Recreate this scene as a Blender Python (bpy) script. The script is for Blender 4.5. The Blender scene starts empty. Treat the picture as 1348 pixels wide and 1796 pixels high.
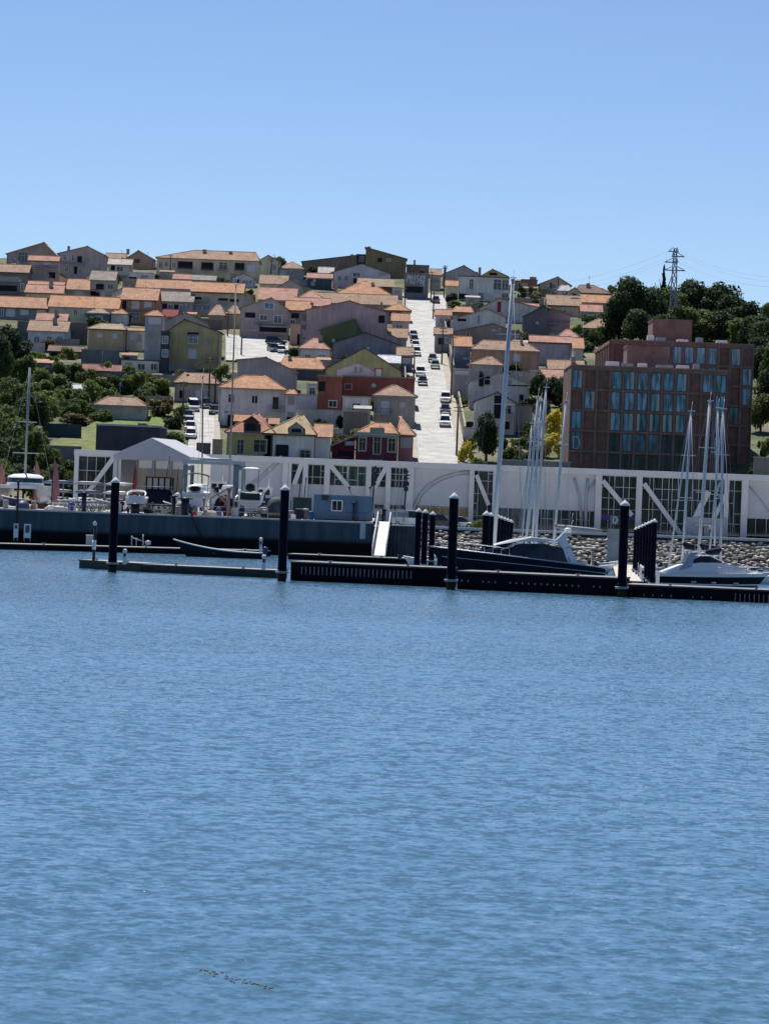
import bpy, bmesh, math, random
from mathutils import Vector, Matrix
R = math.radians
rnd = random.Random(7)
S = bpy.context.scene
COL = S.collection

# ------------------------------------------------------------------ survey
# The photograph was used like a theodolite: bearings + a distance give real positions.
F = 6000.0; CX, CY = 674.0, 898.0; HOR = 860.0; CAMZ = 7.5; ROLL = R(2.15)
PIT = math.atan((CY - HOR) / F)
cR, sR, cP, sP = math.cos(ROLL), math.sin(ROLL), math.cos(PIT), math.sin(PIT)
def ray(px, py):
    u, v = px - CX, CY - py
    a, b = u * cR - v * sR, u * sR + v * cR
    return a, F * cP + b * sP, -F * sP + b * cP
def at(px, py, D):
    a, d, z = ray(px, py); k = D / d
    return Vector((a * k, D, CAMZ + z * k))
def onz(px, py, z):
    a, d, w = ray(px, py); k = (z - CAMZ) / w
    return Vector((a * k, d * k, z))

def sstep(a, b, x):
    t = max(0.0, min(1.0, (x - a) / (b - a))); return t * t * (3 - 2 * t)
def gz(x, y):
    if y < 445: z = 3.55
    elif y < 520: z = 3.55 + (y - 445) * 0.1087
    else:
        t = x / y; yc = 945 - 52 * sstep(.008, .04, t)
        z = 11.7 + .132 * (min(y, yc) - 520) + (1.2 * (1 - math.exp(-(y - yc) / 10.0)) - (y - yc) * .03 if y > yc else 0)
    t = x / max(y, 1)
    cap = 76 - 23 * sstep(.055, .082, t)
    if z > cap - 4: z = cap - 4 + 4 * (1 - math.exp(-(z - cap + 4) / 4.0))
    return z
def ground(px, py, d0=446, d1=1000):
    a, d, w = ray(px, py)
    lo = None
    D = d0
    while D < d1:
        k = D / d
        if CAMZ + w * k <= gz(a * k, D): 
            break
        D += 1.0
    k = D / d
    return Vector((a * k, D, gz(a * k, D)))

ZR = {1: (0, 400, 4.8143), 2: (240, 400, 4.8143), 3: (480, 400, 4.8143), 4: (720, 420, 4.8143), 5: (960, 420, 3.4742),
      6: (0, 600, 4.8143), 7: (240, 600, 4.8143), 8: (480, 600, 4.8143), 9: (720, 600, 4.2125)}

# ------------------------------------------------------------------ materials
_M = {}
def node_mat(name):
    m = bpy.data.materials.new(name); m.use_nodes = True
    return m, m.node_tree.nodes, m.node_tree.links, m.node_tree.nodes['Principled BSDF']
def noisemix(n, l, tex, fac_lo, fac_hi, c1, c2):
    r = n.new('ShaderNodeValToRGB'); e = r.color_ramp.elements
    e[0].position = fac_lo; e[1].position = fac_hi
    e[0].color = (*c1, 1); e[1].color = (*c2, 1)
    l.new(tex, r.inputs['Fac']); return r.outputs['Color']
def mat(key, c, rough=.6, var=.12, scale=.6, metal=0.0, bump=0.0, spec=.3, stretch=None):
    """one surface colour, with blotchy natural variation in object space"""
    if key in _M: return _M[key]
    m, n, l, p = node_mat(key)
    tc = n.new('ShaderNodeTexCoord'); co = tc.outputs['Object']
    if stretch:
        mp = n.new('ShaderNodeMapping'); mp.inputs['Scale'].default_value = stretch; l.new(co, mp.inputs['Vector']); co = mp.outputs['Vector']
    t = n.new('ShaderNodeTexNoise'); t.inputs['Scale'].default_value = scale; t.inputs['Detail'].default_value = 6
    t.inputs['Roughness'].default_value = .65
    l.new(co, t.inputs['Vector'])
    lo = tuple(max(0, v * (1 - var * 1.6)) for v in c); hi = tuple(min(1, v * (1 + var)) for v in c)
    l.new(noisemix(n, l, t.outputs['Fac'], .3, .7, lo, hi), p.inputs['Base Color'])
    p.inputs['Roughness'].default_value = rough; p.inputs['Metallic'].default_value = metal
    p.inputs['Specular IOR Level'].default_value = spec
    if bump:
        b = n.new('ShaderNodeBump'); b.inputs['Strength'].default_value = bump; b.inputs['Distance'].default_value = .05
        t2 = n.new('ShaderNodeTexNoise'); t2.inputs['Scale'].default_value = 6; t2.inputs['Detail'].default_value = 4
        l.new(co, t2.inputs['Vector']); l.new(t2.outputs['Fac'], b.inputs['Height']); l.new(b.outputs['Normal'], p.inputs['Normal'])
    _M[key] = m; return m
def wallmat(c):
    """painted render with vertical dirt runs and patches"""
    key = 'render_%02x%02x%02x' % tuple(int(v * 255) for v in c)
    if key in _M: return _M[key]
    m, n, l, p = node_mat(key)
    tc = n.new('ShaderNodeTexCoord')
    mp = n.new('ShaderNodeMapping'); mp.inputs['Scale'].default_value = (1.6, 1.6, .22); l.new(tc.outputs['Object'], mp.inputs['Vector'])
    t = n.new('ShaderNodeTexNoise'); t.inputs['Scale'].default_value = 1.0; t.inputs['Detail'].default_value = 7; t.inputs['Roughness'].default_value = .7
    l.new(mp.outputs['Vector'], t.inputs['Vector'])
    t2 = n.new('ShaderNodeTexNoise'); t2.inputs['Scale'].default_value = .28; t2.inputs['Detail'].default_value = 5
    l.new(tc.outputs['Object'], t2.inputs['Vector'])
    a = noisemix(n, l, t.outputs['Fac'], .32, .62, tuple(v * .74 for v in c), c)
    b = noisemix(n, l, t2.outputs['Fac'], .35, .65, (.78, .76, .74), (1, 1, 1))
    mx = n.new('ShaderNodeMix'); mx.data_type = 'RGBA'; mx.blend_type = 'MULTIPLY'; mx.inputs['Factor'].default_value = 1
    l.new(a, mx.inputs['A']); l.new(b, mx.inputs['B']); l.new(mx.outputs['Result'], p.inputs['Base Color'])
    p.inputs['Roughness'].default_value = .85; p.inputs['Specular IOR Level'].default_value = .2
    _M[key] = m; return m
def tilemat(c):
    """clay pan tiles: rows, ridged columns, lichen and replaced tiles"""
    key = 'tiles_%02x%02x%02x' % tuple(int(v * 255) for v in c)
    if key in _M: return _M[key]
    m, n, l, p = node_mat(key)
    tc = n.new('ShaderNodeTexCoord'); co = tc.outputs['Object']
    t = n.new('ShaderNodeTexNoise'); t.inputs['Scale'].default_value = .55; t.inputs['Detail'].default_value = 8; t.inputs['Roughness'].default_value = .75
    l.new(co, t.inputs['Vector'])
    mp = n.new('ShaderNodeMapping'); mp.inputs['Scale'].default_value = (3.2, 2.6, 2.6); l.new(co, mp.inputs['Vector'])
    v = n.new('ShaderNodeTexNoise'); v.inputs['Scale'].default_value = 1.0; v.inputs['Detail'].default_value = 2; l.new(mp.outputs['Vector'], v.inputs['Vector'])
    a = noisemix(n, l, t.outputs['Fac'], .3, .68, (c[0] * .58, c[1] * .6, c[2] * .62), (min(1, c[0] * 1.15), c[1] * 1.18, c[2] * 1.2))
    b = noisemix(n, l, v.outputs['Fac'], .34, .62, (.68, .68, .7), (1.0, 1.0, 1.0))
    mx = n.new('ShaderNodeMix'); mx.data_type = 'RGBA'; mx.blend_type = 'MULTIPLY'; mx.inputs['Factor'].default_value = 1
    l.new(a, mx.inputs['A']); l.new(b, mx.inputs['B']); l.new(mx.outputs['Result'], p.inputs['Base Color'])
    w = n.new('ShaderNodeTexWave'); w.wave_type = 'BANDS'; w.bands_direction = 'X'; w.inputs['Scale'].default_value = 1.3; w.inputs['Distortion'].default_value = .3
    l.new(co, w.inputs['Vector'])
    bm = n.new('ShaderNodeBump'); bm.inputs['Strength'].default_value = .5; bm.inputs['Distance'].default_value = .06
    l.new(w.outputs['Fac'], bm.inputs['Height']); l.new(bm.outputs['Normal'], p.inputs['Normal'])
    p.inputs['Roughness'].default_value = .9; p.inputs['Specular IOR Level'].default_value = .15
    _M[key] = m; return m
def translucent(m, c, f):
    n, l = m.node_tree.nodes, m.node_tree.links; t = n.new('ShaderNodeBsdfTranslucent'); t.inputs['Color'].default_value = (*c, 1); x = n.new('ShaderNodeMixShader'); x.inputs[0].default_value = f
    l.new(n['Principled BSDF'].outputs[0], x.inputs[1]); l.new(t.outputs[0], x.inputs[2]); l.new(x.outputs[0], n['Material Output'].inputs['Surface']); return m
def desat(c, k):
    y = .25 * c[0] + .6 * c[1] + .15 * c[2]; return tuple(y + (v - y) * k for v in c)
def glass(key, c=(.015, .02, .03), rough=.06):
    if key in _M: return _M[key]
    m, n, l, p = node_mat(key)
    tc = n.new('ShaderNodeTexCoord')
    mp = n.new('ShaderNodeMapping'); mp.inputs['Scale'].default_value = (1.8, 1.8, .35); l.new(tc.outputs['Object'], mp.inputs['Vector'])
    t = n.new('ShaderNodeTexNoise'); t.inputs['Scale'].default_value = 1.1; t.inputs['Detail'].default_value = 3; l.new(mp.outputs['Vector'], t.inputs['Vector'])
    l.new(noisemix(n, l, t.outputs['Fac'], .35, .65, tuple(v * .45 for v in c), tuple(min(1, v * 1.7) for v in c)), p.inputs['Base Color'])
    p.inputs['Roughness'].default_value = rough; p.inputs['Specular IOR Level'].default_value = .6
    _M[key] = m; return m

WHITE = mat('white_paint', (.74, .75, .76), .5, .05)
GELCOAT = mat('white_gelcoat', (.78, .79, .8), .25, .04, spec=.5)
DKMETAL = mat('dark_metal', (.03, .035, .05), .5, .2)
GREYMETAL = mat('grey_metal', (.33, .36, .4), .45, .12)
ALU = mat('mast_aluminium', (.47, .51, .56), .4, .08, metal=.2)
CONC = mat('concrete', (.36, .36, .34), .9, .25, .5)
WOODP = mat('pole_timber', (.09, .075, .065), .9, .25, 2)
GLASS = glass('window_glass'); GLASSB = glass('blue_window_glass', (.05, .11, .17)); 
OPEN = mat('painted_interior_shade', (.02, .02, .026), .9, .2)  # near-black colour stands in for the shade inside openings
SHUT = mat('white_roller_shutter', (.62, .64, .66), .6, .05); SHUTG = mat('grey_roller_shutter', (.36, .35, .36), .6, .08)
RAIL = mat('balcony_railing_paint', (.12, .13, .15), .6, .1)

# ------------------------------------------------------------------ mesh builder
class MB:
    def __init__(s): s.v = []; s.f = []; s.mi = []; s.m = 0; s.sm = []
    def face(s, pts, smooth=False):
        i = len(s.v); s.v += [tuple(p) for p in pts]; s.f.append(tuple(range(i, i + len(pts)))); s.mi.append(s.m); s.sm.append(smooth)
    def grid(s, rows, closed=False, smooth=True):
        i = len(s.v); n = len(rows[0])
        for r in rows: s.v += [tuple(p) for p in r]
        for a in range(len(rows) - 1):
            for b in range(n if closed else n - 1):
                c = (b + 1) % n
                s.f.append((i + a * n + b, i + a * n + c, i + (a + 1) * n + c, i + (a + 1) * n + b)); s.mi.append(s.m); s.sm.append(smooth)
        return i
    def box(s, x0, x1, y0, y1, z0, z1):
        i = len(s.v)
        s.v += [(x, y, z) for z in (z0, z1) for (x, y) in ((x0, y0), (x1, y0), (x1, y1), (x0, y1))]
        for q in ((3, 2, 1, 0), (4, 5, 6, 7), (0, 1, 5, 4), (1, 2, 6, 5), (2, 3, 7, 6), (3, 0, 4, 7)):
            s.f.append(tuple(i + k for k in q)); s.mi.append(s.m); s.sm.append(False)
    def cbox(s, c, sz): s.box(c[0] - sz[0] / 2, c[0] + sz[0] / 2, c[1] - sz[1] / 2, c[1] + sz[1] / 2, c[2] - sz[2] / 2, c[2] + sz[2] / 2)
    def extr(s, poly, d):
        """poly: planar ring of 3-D points, extruded by vector d"""
        n = len(poly); i = len(s.v); d = Vector(d)
        s.v += [tuple(p) for p in poly] + [tuple(Vector(p) + d) for p in poly]
        s.f.append(tuple(i + k for k in range(n))); s.f.append(tuple(i + n + k for k in reversed(range(n)))); s.mi += [s.m] * 2; s.sm += [False] * 2
        for k in range(n):
            s.f.append((i + k, i + n + k, i + n + (k + 1) % n, i + (k + 1) % n)); s.mi.append(s.m); s.sm.append(False)
    def bar(s, a, b, w, h=None):
        """square-section bar a-b"""
        a, b = Vector(a), Vector(b); h = h or w; d = (b - a).normalized()
        x = (d.cross(Vector((0, 0, 1))).normalized() if abs(d.z) < .999 else Vector((0, 1, 0))) * w / 2; y = x.cross(d).normalized() * h / 2
        s.extr([a - x - y, a + x - y, a + x + y, a - x + y], b - a)
    def tube(s, pts, r, n=8, cap=True):
        pts = [Vector(p) for p in pts]; rs = r if isinstance(r, (list, tuple)) else [r] * len(pts)
        rows = []
        for k, p in enumerate(pts):
            d = (pts[min(k + 1, len(pts) - 1)] - pts[max(k - 1, 0)]).normalized()
            up = Vector((0, 0, 1)) if abs(d.z) < .9 else Vector((0, 1, 0))
            x = d.cross(up).normalized(); y = x.cross(d).normalized()
            rows.append([p + (x * math.cos(t) + y * math.sin(t)) * rs[k] for t in [2 * math.pi * j / n for j in range(n)]])
        i = s.grid(rows, True, True)
        if cap:
            for base, rev in ((i, True), (i + (len(rows) - 1) * n, False)):
                q = [base + j for j in range(n)]; s.f.append(tuple(reversed(q) if rev else q)); s.mi.append(s.m); s.sm.append(False)
    def lathe(s, prof, n=16, c=(0, 0, 0)):
        s.grid([[(c[0] + r * math.cos(2 * math.pi * j / n), c[1] + r * math.sin(2 * math.pi * j / n), c[2] + z) for j in range(n)] for r, z in prof], True, True)
    def build(s, name, mats, parent=None, loc=None):
        me = bpy.data.meshes.new(name); me.from_pydata(s.v, [], s.f)
        for m in (mats if isinstance(mats, (list, tuple)) else [mats]): me.materials.append(m)
        me.polygons.foreach_set('material_index', s.mi); me.polygons.foreach_set('use_smooth', s.sm)
        bm = bmesh.new(); bm.from_mesh(me); bmesh.ops.recalc_face_normals(bm, faces=bm.faces); bm.to_mesh(me); bm.free()
        me.update()
        o = bpy.data.objects.new(name, me); COL.objects.link(o)
        if parent: o.parent = parent
        if loc: o.location = loc
        return o
def tag(o, label=None, cat=None, group=None, kind=None):
    if label: o['label'] = label
    if cat: o['category'] = cat
    if group: o['group'] = group
    if kind: o['kind'] = kind
    return o
def thing(name, label, cat, loc=(0, 0, 0), rz=0, group=None):
    o = bpy.data.objects.new(name, None); COL.objects.link(o); o.empty_display_size = .5
    o.location = loc; o.rotation_euler = (0, 0, rz)
    return tag(o, label, cat, group)
def link(name, me, parent, loc=(0, 0, 0)):
    o = bpy.data.objects.new(name, me); COL.objects.link(o); o.parent = parent; o.location = loc; return o
def kids(o): return [c for c in list(COL.objects) if c.parent == o]
def dup(root, loc, rz=0, label=None, group=None, scale=None):
    def cp(o, par):
        c = o.copy(); COL.objects.link(c); c.parent = par
        for ch in o.children: cp(ch, c)
        return c
    r = cp(root, None); r.location = loc; r.rotation_euler = (0, 0, rz)
    if label: r['label'] = label
    if group: r['group'] = group
    if scale: r.scale = scale
    return r
# ------------------------------------------------------------------ camera
cam = bpy.data.cameras.new('camera'); camo = bpy.data.objects.new('camera', cam); COL.objects.link(camo)
r0, u0, fw = Vector((1, 0, 0)), Vector((0, sP, cP)), Vector((0, cP, -sP))
cr = r0 * cR + u0 * sR; cu = -r0 * sR + u0 * cR
camo.matrix_world = Matrix(((cr.x, cu.x, -fw.x, 0), (cr.y, cu.y, -fw.y, 0), (cr.z, cu.z, -fw.z, CAMZ), (0, 0, 0, 1)))
cam.sensor_fit = 'VERTICAL'; cam.sensor_height = 36; cam.sensor_width = 27; cam.lens = F / 1796 * 36
cam.clip_start = .5; cam.clip_end = 6000
S.camera = camo
# ------------------------------------------------------------------ light
SUN_EL, SUN_AZ = R(60), R(-14)          # the sun stands high behind the hill, a little to the left
sd = Vector((math.sin(SUN_AZ) * math.cos(SUN_EL), math.cos(SUN_AZ) * math.cos(SUN_EL), math.sin(SUN_EL)))
sun = bpy.data.lights.new('sun', 'SUN'); sun.energy = 4.8; sun.angle = R(.5); sun.color = (1, .955, .88)
suno = bpy.data.objects.new('sun', sun); COL.objects.link(suno); suno.rotation_euler = sd.to_track_quat('Z', 'Y').to_euler()
suno.location = (0, 500, 300)
w = bpy.data.worlds.new('World'); S.world = w; w.use_nodes = True
wn, wl = w.node_tree.nodes, w.node_tree.links
sky = wn.new('ShaderNodeTexSky'); sky.sky_type = 'NISHITA'; sky.sun_disc = False
sky.sun_elevation = SUN_EL; sky.sun_rotation = SUN_AZ; sky.altitude = 0; sky.air_density = .7; sky.dust_density = .0; sky.ozone_density = 4.0
tint = wn.new('ShaderNodeMix'); tint.data_type = 'RGBA'; tint.blend_type = 'MULTIPLY'; tint.inputs['Factor'].default_value = 1; tint.inputs['B'].default_value = (.585, .595, .645, 1)   # clear-air white balance of the photo
wl.new(sky.outputs[0], tint.inputs['A']); wl.new(tint.outputs['Result'], wn['Background'].inputs['Color']); wn['Background'].inputs['Strength'].default_value = .12
S.view_settings.view_transform = 'Standard'; S.view_settings.look = 'None'; S.view_settings.gamma = 1; S.view_settings.exposure = .5
S.cycles.max_bounces = 6; S.cycles.sample_clamp_direct = 5; S.cycles.sample_clamp_indirect = 4; S.cycles.use_denoising = True; S.cycles.denoising_prefilter = 'NONE'; S.cycles.denoising_input_passes = 'RGB_ALBEDO_NORMAL'

# ------------------------------------------------------------------ water
m, n, l, p = node_mat('river_water')
tc = n.new('ShaderNodeTexCoord'); co = tc.outputs['Object']
def slope(sc, k, stretch, detail=2, rough=.5):
    """wave slopes as vectors, so that distant water keeps its ripple"""
    mp = n.new('ShaderNodeMapping'); mp.inputs['Scale'].default_value = stretch; mp.inputs['Rotation'].default_value = (0, 0, R(7)); l.new(co, mp.inputs['Vector'])
    t = n.new('ShaderNodeTexNoise'); t.inputs['Scale'].default_value = sc; t.inputs['Detail'].default_value = detail; t.inputs['Distortion'].default_value = .4; t.inputs['Roughness'].default_value = rough; l.new(mp.outputs['Vector'], t.inputs['Vector'])
    a = n.new('ShaderNodeVectorMath'); a.operation = 'SUBTRACT'; l.new(t.outputs['Color'], a.inputs[0]); a.inputs[1].default_value = (.5, .5, .5)
    b = n.new('ShaderNodeVectorMath'); b.operation = 'MULTIPLY'; l.new(a.outputs[0], b.inputs[0]); b.inputs[1].default_value = (k, k, 0); return b.outputs[0]
def vadd(a, b): q = n.new('ShaderNodeVectorMath'); q.operation = 'ADD'; l.new(a, q.inputs[0]); l.new(b, q.inputs[1]); return q.outputs[0]
v = vadd(slope(3.6, 1.45, (1.2, 1, 1), 4, .6), slope(1.4, .85, (.95, 1, 1), 3, .5))
v = vadd(v, slope(.16, .06, (.8, 1, 1)))
mp = n.new('ShaderNodeMapping'); mp.inputs['Scale'].default_value = (.35, 1, 1); l.new(co, mp.inputs['Vector'])
gu = n.new('ShaderNodeTexNoise'); gu.inputs['Scale'].default_value = .03; gu.inputs['Detail'].default_value = 4; l.new(mp.outputs['Vector'], gu.inputs['Vector'])
gr = n.new('ShaderNodeMapRange'); l.new(gu.outputs['Fac'], gr.inputs['Value']); gr.inputs['From Min'].default_value = .35; gr.inputs['From Max'].default_value = .65
gr.inputs['To Min'].default_value = .75; gr.inputs['To Max'].default_value = 1.15
sc_ = n.new('ShaderNodeVectorMath'); sc_.operation = 'SCALE'; l.new(v, sc_.inputs[0]); l.new(gr.outputs['Result'], sc_.inputs['Scale'])
# far sides of the waves hide behind their crests: flatten slopes that lean away from the near bank
sp_ = n.new('ShaderNodeSeparateXYZ'); l.new(sc_.outputs[0], sp_.inputs[0]); ms_ = n.new('ShaderNodeMath'); ms_.operation = 'MULTIPLY'; l.new(sp_.outputs['Y'], ms_.inputs[0]); ms_.inputs[1].default_value = .17
mn_ = n.new('ShaderNodeMath'); mn_.operation = 'MINIMUM'; l.new(sp_.outputs['Y'], mn_.inputs[0]); l.new(ms_.outputs[0], mn_.inputs[1]); cb_ = n.new('ShaderNodeCombineXYZ'); l.new(sp_.outputs['X'], cb_.inputs['X']); l.new(mn_.outputs[0], cb_.inputs['Y'])
up_ = n.new('ShaderNodeVectorMath'); up_.operation = 'ADD'; l.new(cb_.outputs[0], up_.inputs[0]); up_.inputs[1].default_value = (0, -.05, 1)   # the wave faces one sees are those turned to the near bank
nr_ = n.new('ShaderNodeVectorMath'); nr_.operation = 'NORMALIZE'; l.new(up_.outputs[0], nr_.inputs[0]); l.new(nr_.outputs[0], p.inputs['Normal'])
p.inputs['Base Color'].default_value = (.058, .132, .196, 1); p.inputs['Roughness'].default_value = .03; p.inputs['IOR'].default_value = 1.45
WATER = m
wm = MB(); wm.face([(-700, -40, 0), (700, -40, 0), (700, 470, 0), (-700, 470, 0)]); tag(wm.build('river_water', WATER), kind='structure')

# the bank the photographer stands on, with the wooded slope of the city behind
k = MB(); k.grid([[(-600, y, z), (600, y, z)] for y, z in ((-6, -2), (-9, 5.6), (-60, 6), (-120, 30), (-260, 62), (-500, 70))]); tag(k.build('near_bank', mat('near_bank_ground', (.05, .06, .035), .95, .3, .05)), kind='structure')
# ------------------------------------------------------------------ hillside (one sheet, lowered under the roads)
s0 = ground(770, 815); s1 = ground(735.5, 527)
def street_x(y): return s0.x + (s1.x - s0.x) * (y - s0.y) / (s1.y - s0.y)
SW = 6.2
m, n, l, p = node_mat('hillside_ground')
tc = n.new('ShaderNodeTexCoord'); co = tc.outputs['Object']
t1 = n.new('ShaderNodeTexNoise'); t1.inputs['Scale'].default_value = .06; t1.inputs['Detail'].default_value = 8; t1.inputs['Roughness'].default_value = .7; l.new(co, t1.inputs['Vector'])
t2 = n.new('ShaderNodeTexNoise'); t2.inputs['Scale'].default_value = .9; t2.inputs['Detail'].default_value = 6; l.new(co, t2.inputs['Vector'])
a1 = noisemix(n, l, t1.outputs['Fac'], .42, .6, (.05, .075, .025), (.17, .15, .085))
a2 = noisemix(n, l, t2.outputs['Fac'], .35, .65, (.45, .5, .4), (1.15, 1.1, 1.05))
mx = n.new('ShaderNodeMix'); mx.data_type = 'RGBA'; mx.blend_type = 'MULTIPLY'; mx.inputs['Factor'].default_value = 1
l.new(a1, mx.inputs['A']); l.new(a2, mx.inputs['B']); l.new(mx.outputs['Result'], p.inputs['Base Color']); p.inputs['Roughness'].default_value = .95
HILL = m
ys = [430] + [445 + 4 * i for i in range(150)] + [1060, 1100, 1200, 1400, 1800]
xs = [-420, -300, -220, -170] + [-140 + 2 * i for i in range(146)] + [165, 190, 230, 300, 420]
rows = []
for y in ys:
    r = []
    for x in xs:
        z = gz(x, y)
        d = abs(x - street_x(y))
        if y < 900 and d < 5.5: z -= .3
        if y > 455: z += (math.sin(x * .21 + y * .13) + math.sin(x * .083 - y * .19)) * .12 - .1
        r.append((x, y, z))
    rows.append(r)
hm = MB(); hm.grid(rows); tag(hm.build('hillside', HILL), kind='structure')

def patch(name, quad, nu, nv, dz, m, thick=.0):
    """a paved sheet following the ground; quad = bottom-left, bottom-right, top-right, top-left bearings"""
    bl, br, tr, tl = [ground(*q) for q in quad]
    rows = []
    for j in range(nv + 1):
        t = j / nv; a = bl.lerp(tl, t); b2 = br.lerp(tr, t); r = []
        for i in range(nu + 1):
            q = a.lerp(b2, i / nu); r.append((q.x, q.y, gz(q.x, q.y) + dz))
        rows.append(r)
    k = MB(); k.grid(rows, smooth=False); return tag(k.build(name, m), kind='structure')
# street surface: pale cobbles with seams, tar lines and patches
m, n, l, p = node_mat('street_paving')
tc = n.new('ShaderNodeTexCoord'); co = tc.outputs['Object']
t1 = n.new('ShaderNodeTexNoise'); t1.inputs['Scale'].default_value = .35; t1.inputs['Detail'].default_value = 8; t1.inputs['Roughness'].default_value = .7; l.new(co, t1.inputs['Vector'])
c1 = noisemix(n, l, t1.outputs['Fac'], .3, .62, (.27, .267, .256), (.47, .465, .45))
v = n.new('ShaderNodeTexVoronoi'); v.feature = 'DISTANCE_TO_EDGE'; v.inputs['Scale'].default_value = .11; l.new(co, v.inputs['Vector'])
c2 = noisemix(n, l, v.outputs['Distance'], .0, .012, (.45, .44, .43), (1, 1, 1))
wv = n.new('ShaderNodeTexWave'); wv.wave_type = 'BANDS'; wv.bands_direction = 'Y'; wv.inputs['Scale'].default_value = .055; wv.inputs['Distortion'].default_value = 1.2; wv.inputs['Detail Scale'].default_value = 4; l.new(co, wv.inputs['Vector'])
c3 = noisemix(n, l, wv.outputs['Fac'], .0, .035, (.5, .5, .49), (1, 1, 1))
m3 = n.new('ShaderNodeMix'); m3.data_type = 'RGBA'; m3.blend_type = 'MULTIPLY'; m3.inputs['Factor'].default_value = .7; l.new(c2, m3.inputs['A']); l.new(c3, m3.inputs['B']); c2 = m3.outputs['Result']
t9 = n.new('ShaderNodeTexNoise'); t9.inputs['Scale'].default_value = 3.5; t9.inputs['Detail'].default_value = 5; l.new(co, t9.inputs['Vector'])
m4 = n.new('ShaderNodeMix'); m4.data_type = 'RGBA'; m4.blend_type = 'MULTIPLY'; m4.inputs['Factor'].default_value = 1; l.new(c2, m4.inputs['A']); l.new(noisemix(n, l, t9.outputs['Fac'], .3, .6, (.78, .78, .77), (1, 1, 1)), m4.inputs['B']); c2 = m4.outputs['Result']
mx = n.new('ShaderNodeMix'); mx.data_type = 'RGBA'; mx.blend_type = 'MULTIPLY'; mx.inputs['Factor'].default_value = .8
l.new(c1, mx.inputs['A']); l.new(c2, mx.inputs['B']); l.new(mx.outputs['Result'], p.inputs['Base Color']); p.inputs['Roughness'].default_value = .9
PAVE = m
def strip(name, o0, o1, y0, y1, dz, m, kerb=0):
    rows = []; y = y0
    while y <= y1 + .1:
        x = street_x(y); z = gz(x, y) + dz
        r = [(x + o0, y, z), (x + o1, y, z)]
        if kerb: r = [(x + o0, y, z - .5)] + r + [(x + o1, y, z - .5)]
        rows.append(r); y += 6
    k = MB(); k.grid(rows, smooth=False); tag(k.build(name, m), kind='structure')
strip('street', -SW / 2, SW / 2, 440, 872, .03, PAVE)
PVM = mat('pavement_slabs', (.34, .31, .26), .9, .2, .8)
strip('pavement', -SW / 2 - 1.1, -SW / 2, 440, 866, .16, PVM, 1); strip('pavement', SW / 2, SW / 2 + 1.2, 440, 800, .16, PVM, 1)
patch('street_head', [(757, 545), (782, 545), (782, 519), (752, 519)], 8, 8, .2, PAVE)
patch('lane', [(326, 800), (374, 800), (378, 714), (344, 714)], 8, 16, .22, PAVE)
patch('lane_pavement', [(372, 800), (388, 800), (384, 730), (378, 730)], 4, 10, .36, PVM)
patch('car_park', [(396, 634), (506, 638), (505, 600), (396, 588)], 14, 10, .25, PAVE)
GRASS = mat('dry_meadow_grass', (.13, .15, .05), .95, .35, .7)
patch('meadow', [(70, 800), (170, 812), (180, 742), (110, 768)], 14, 12, .15, GRASS)
patch('vegetable_plot', [(150, 752), (318, 752), (300, 728), (190, 728)], 14, 8, .18, mat('leafy_plot', (.12, .17, .045), .95, .4, 1.2))

# ------------------------------------------------------------------ quay ground
QZ = 3.95; QD = 374.0; XQ = at(652, 940, QD).x
k = MB(); k.face([(-330, QD + .6, QZ), (XQ - .6, QD + .6, QZ), (XQ - .6, 446, QZ), (-330, 446, QZ)])
tag(k.build('quay', mat('quay_concrete', (.40, .39, .37), .9, .2, .4)), kind='structure')
PZ = 3.2; PD = 400.0
k = MB(); k.face([(XQ - .55, PD + .6, PZ + .02), (330, PD + .6, PZ + .02), (330, 446, PZ + .02), (XQ - .55, 446, PZ + .02)])
tag(k.build('promenade', mat('promenade_paving', (.42, .41, .38), .9, .2, .4)), kind='structure')
k = MB(); k.grid([[(-420, QD + 2, -5), (420, QD + 2, -5)], [(-420, 446, 3.2), (420, 446, 3.2)]]); tag(k.build('river_bank', HILL), kind='structure')
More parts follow.
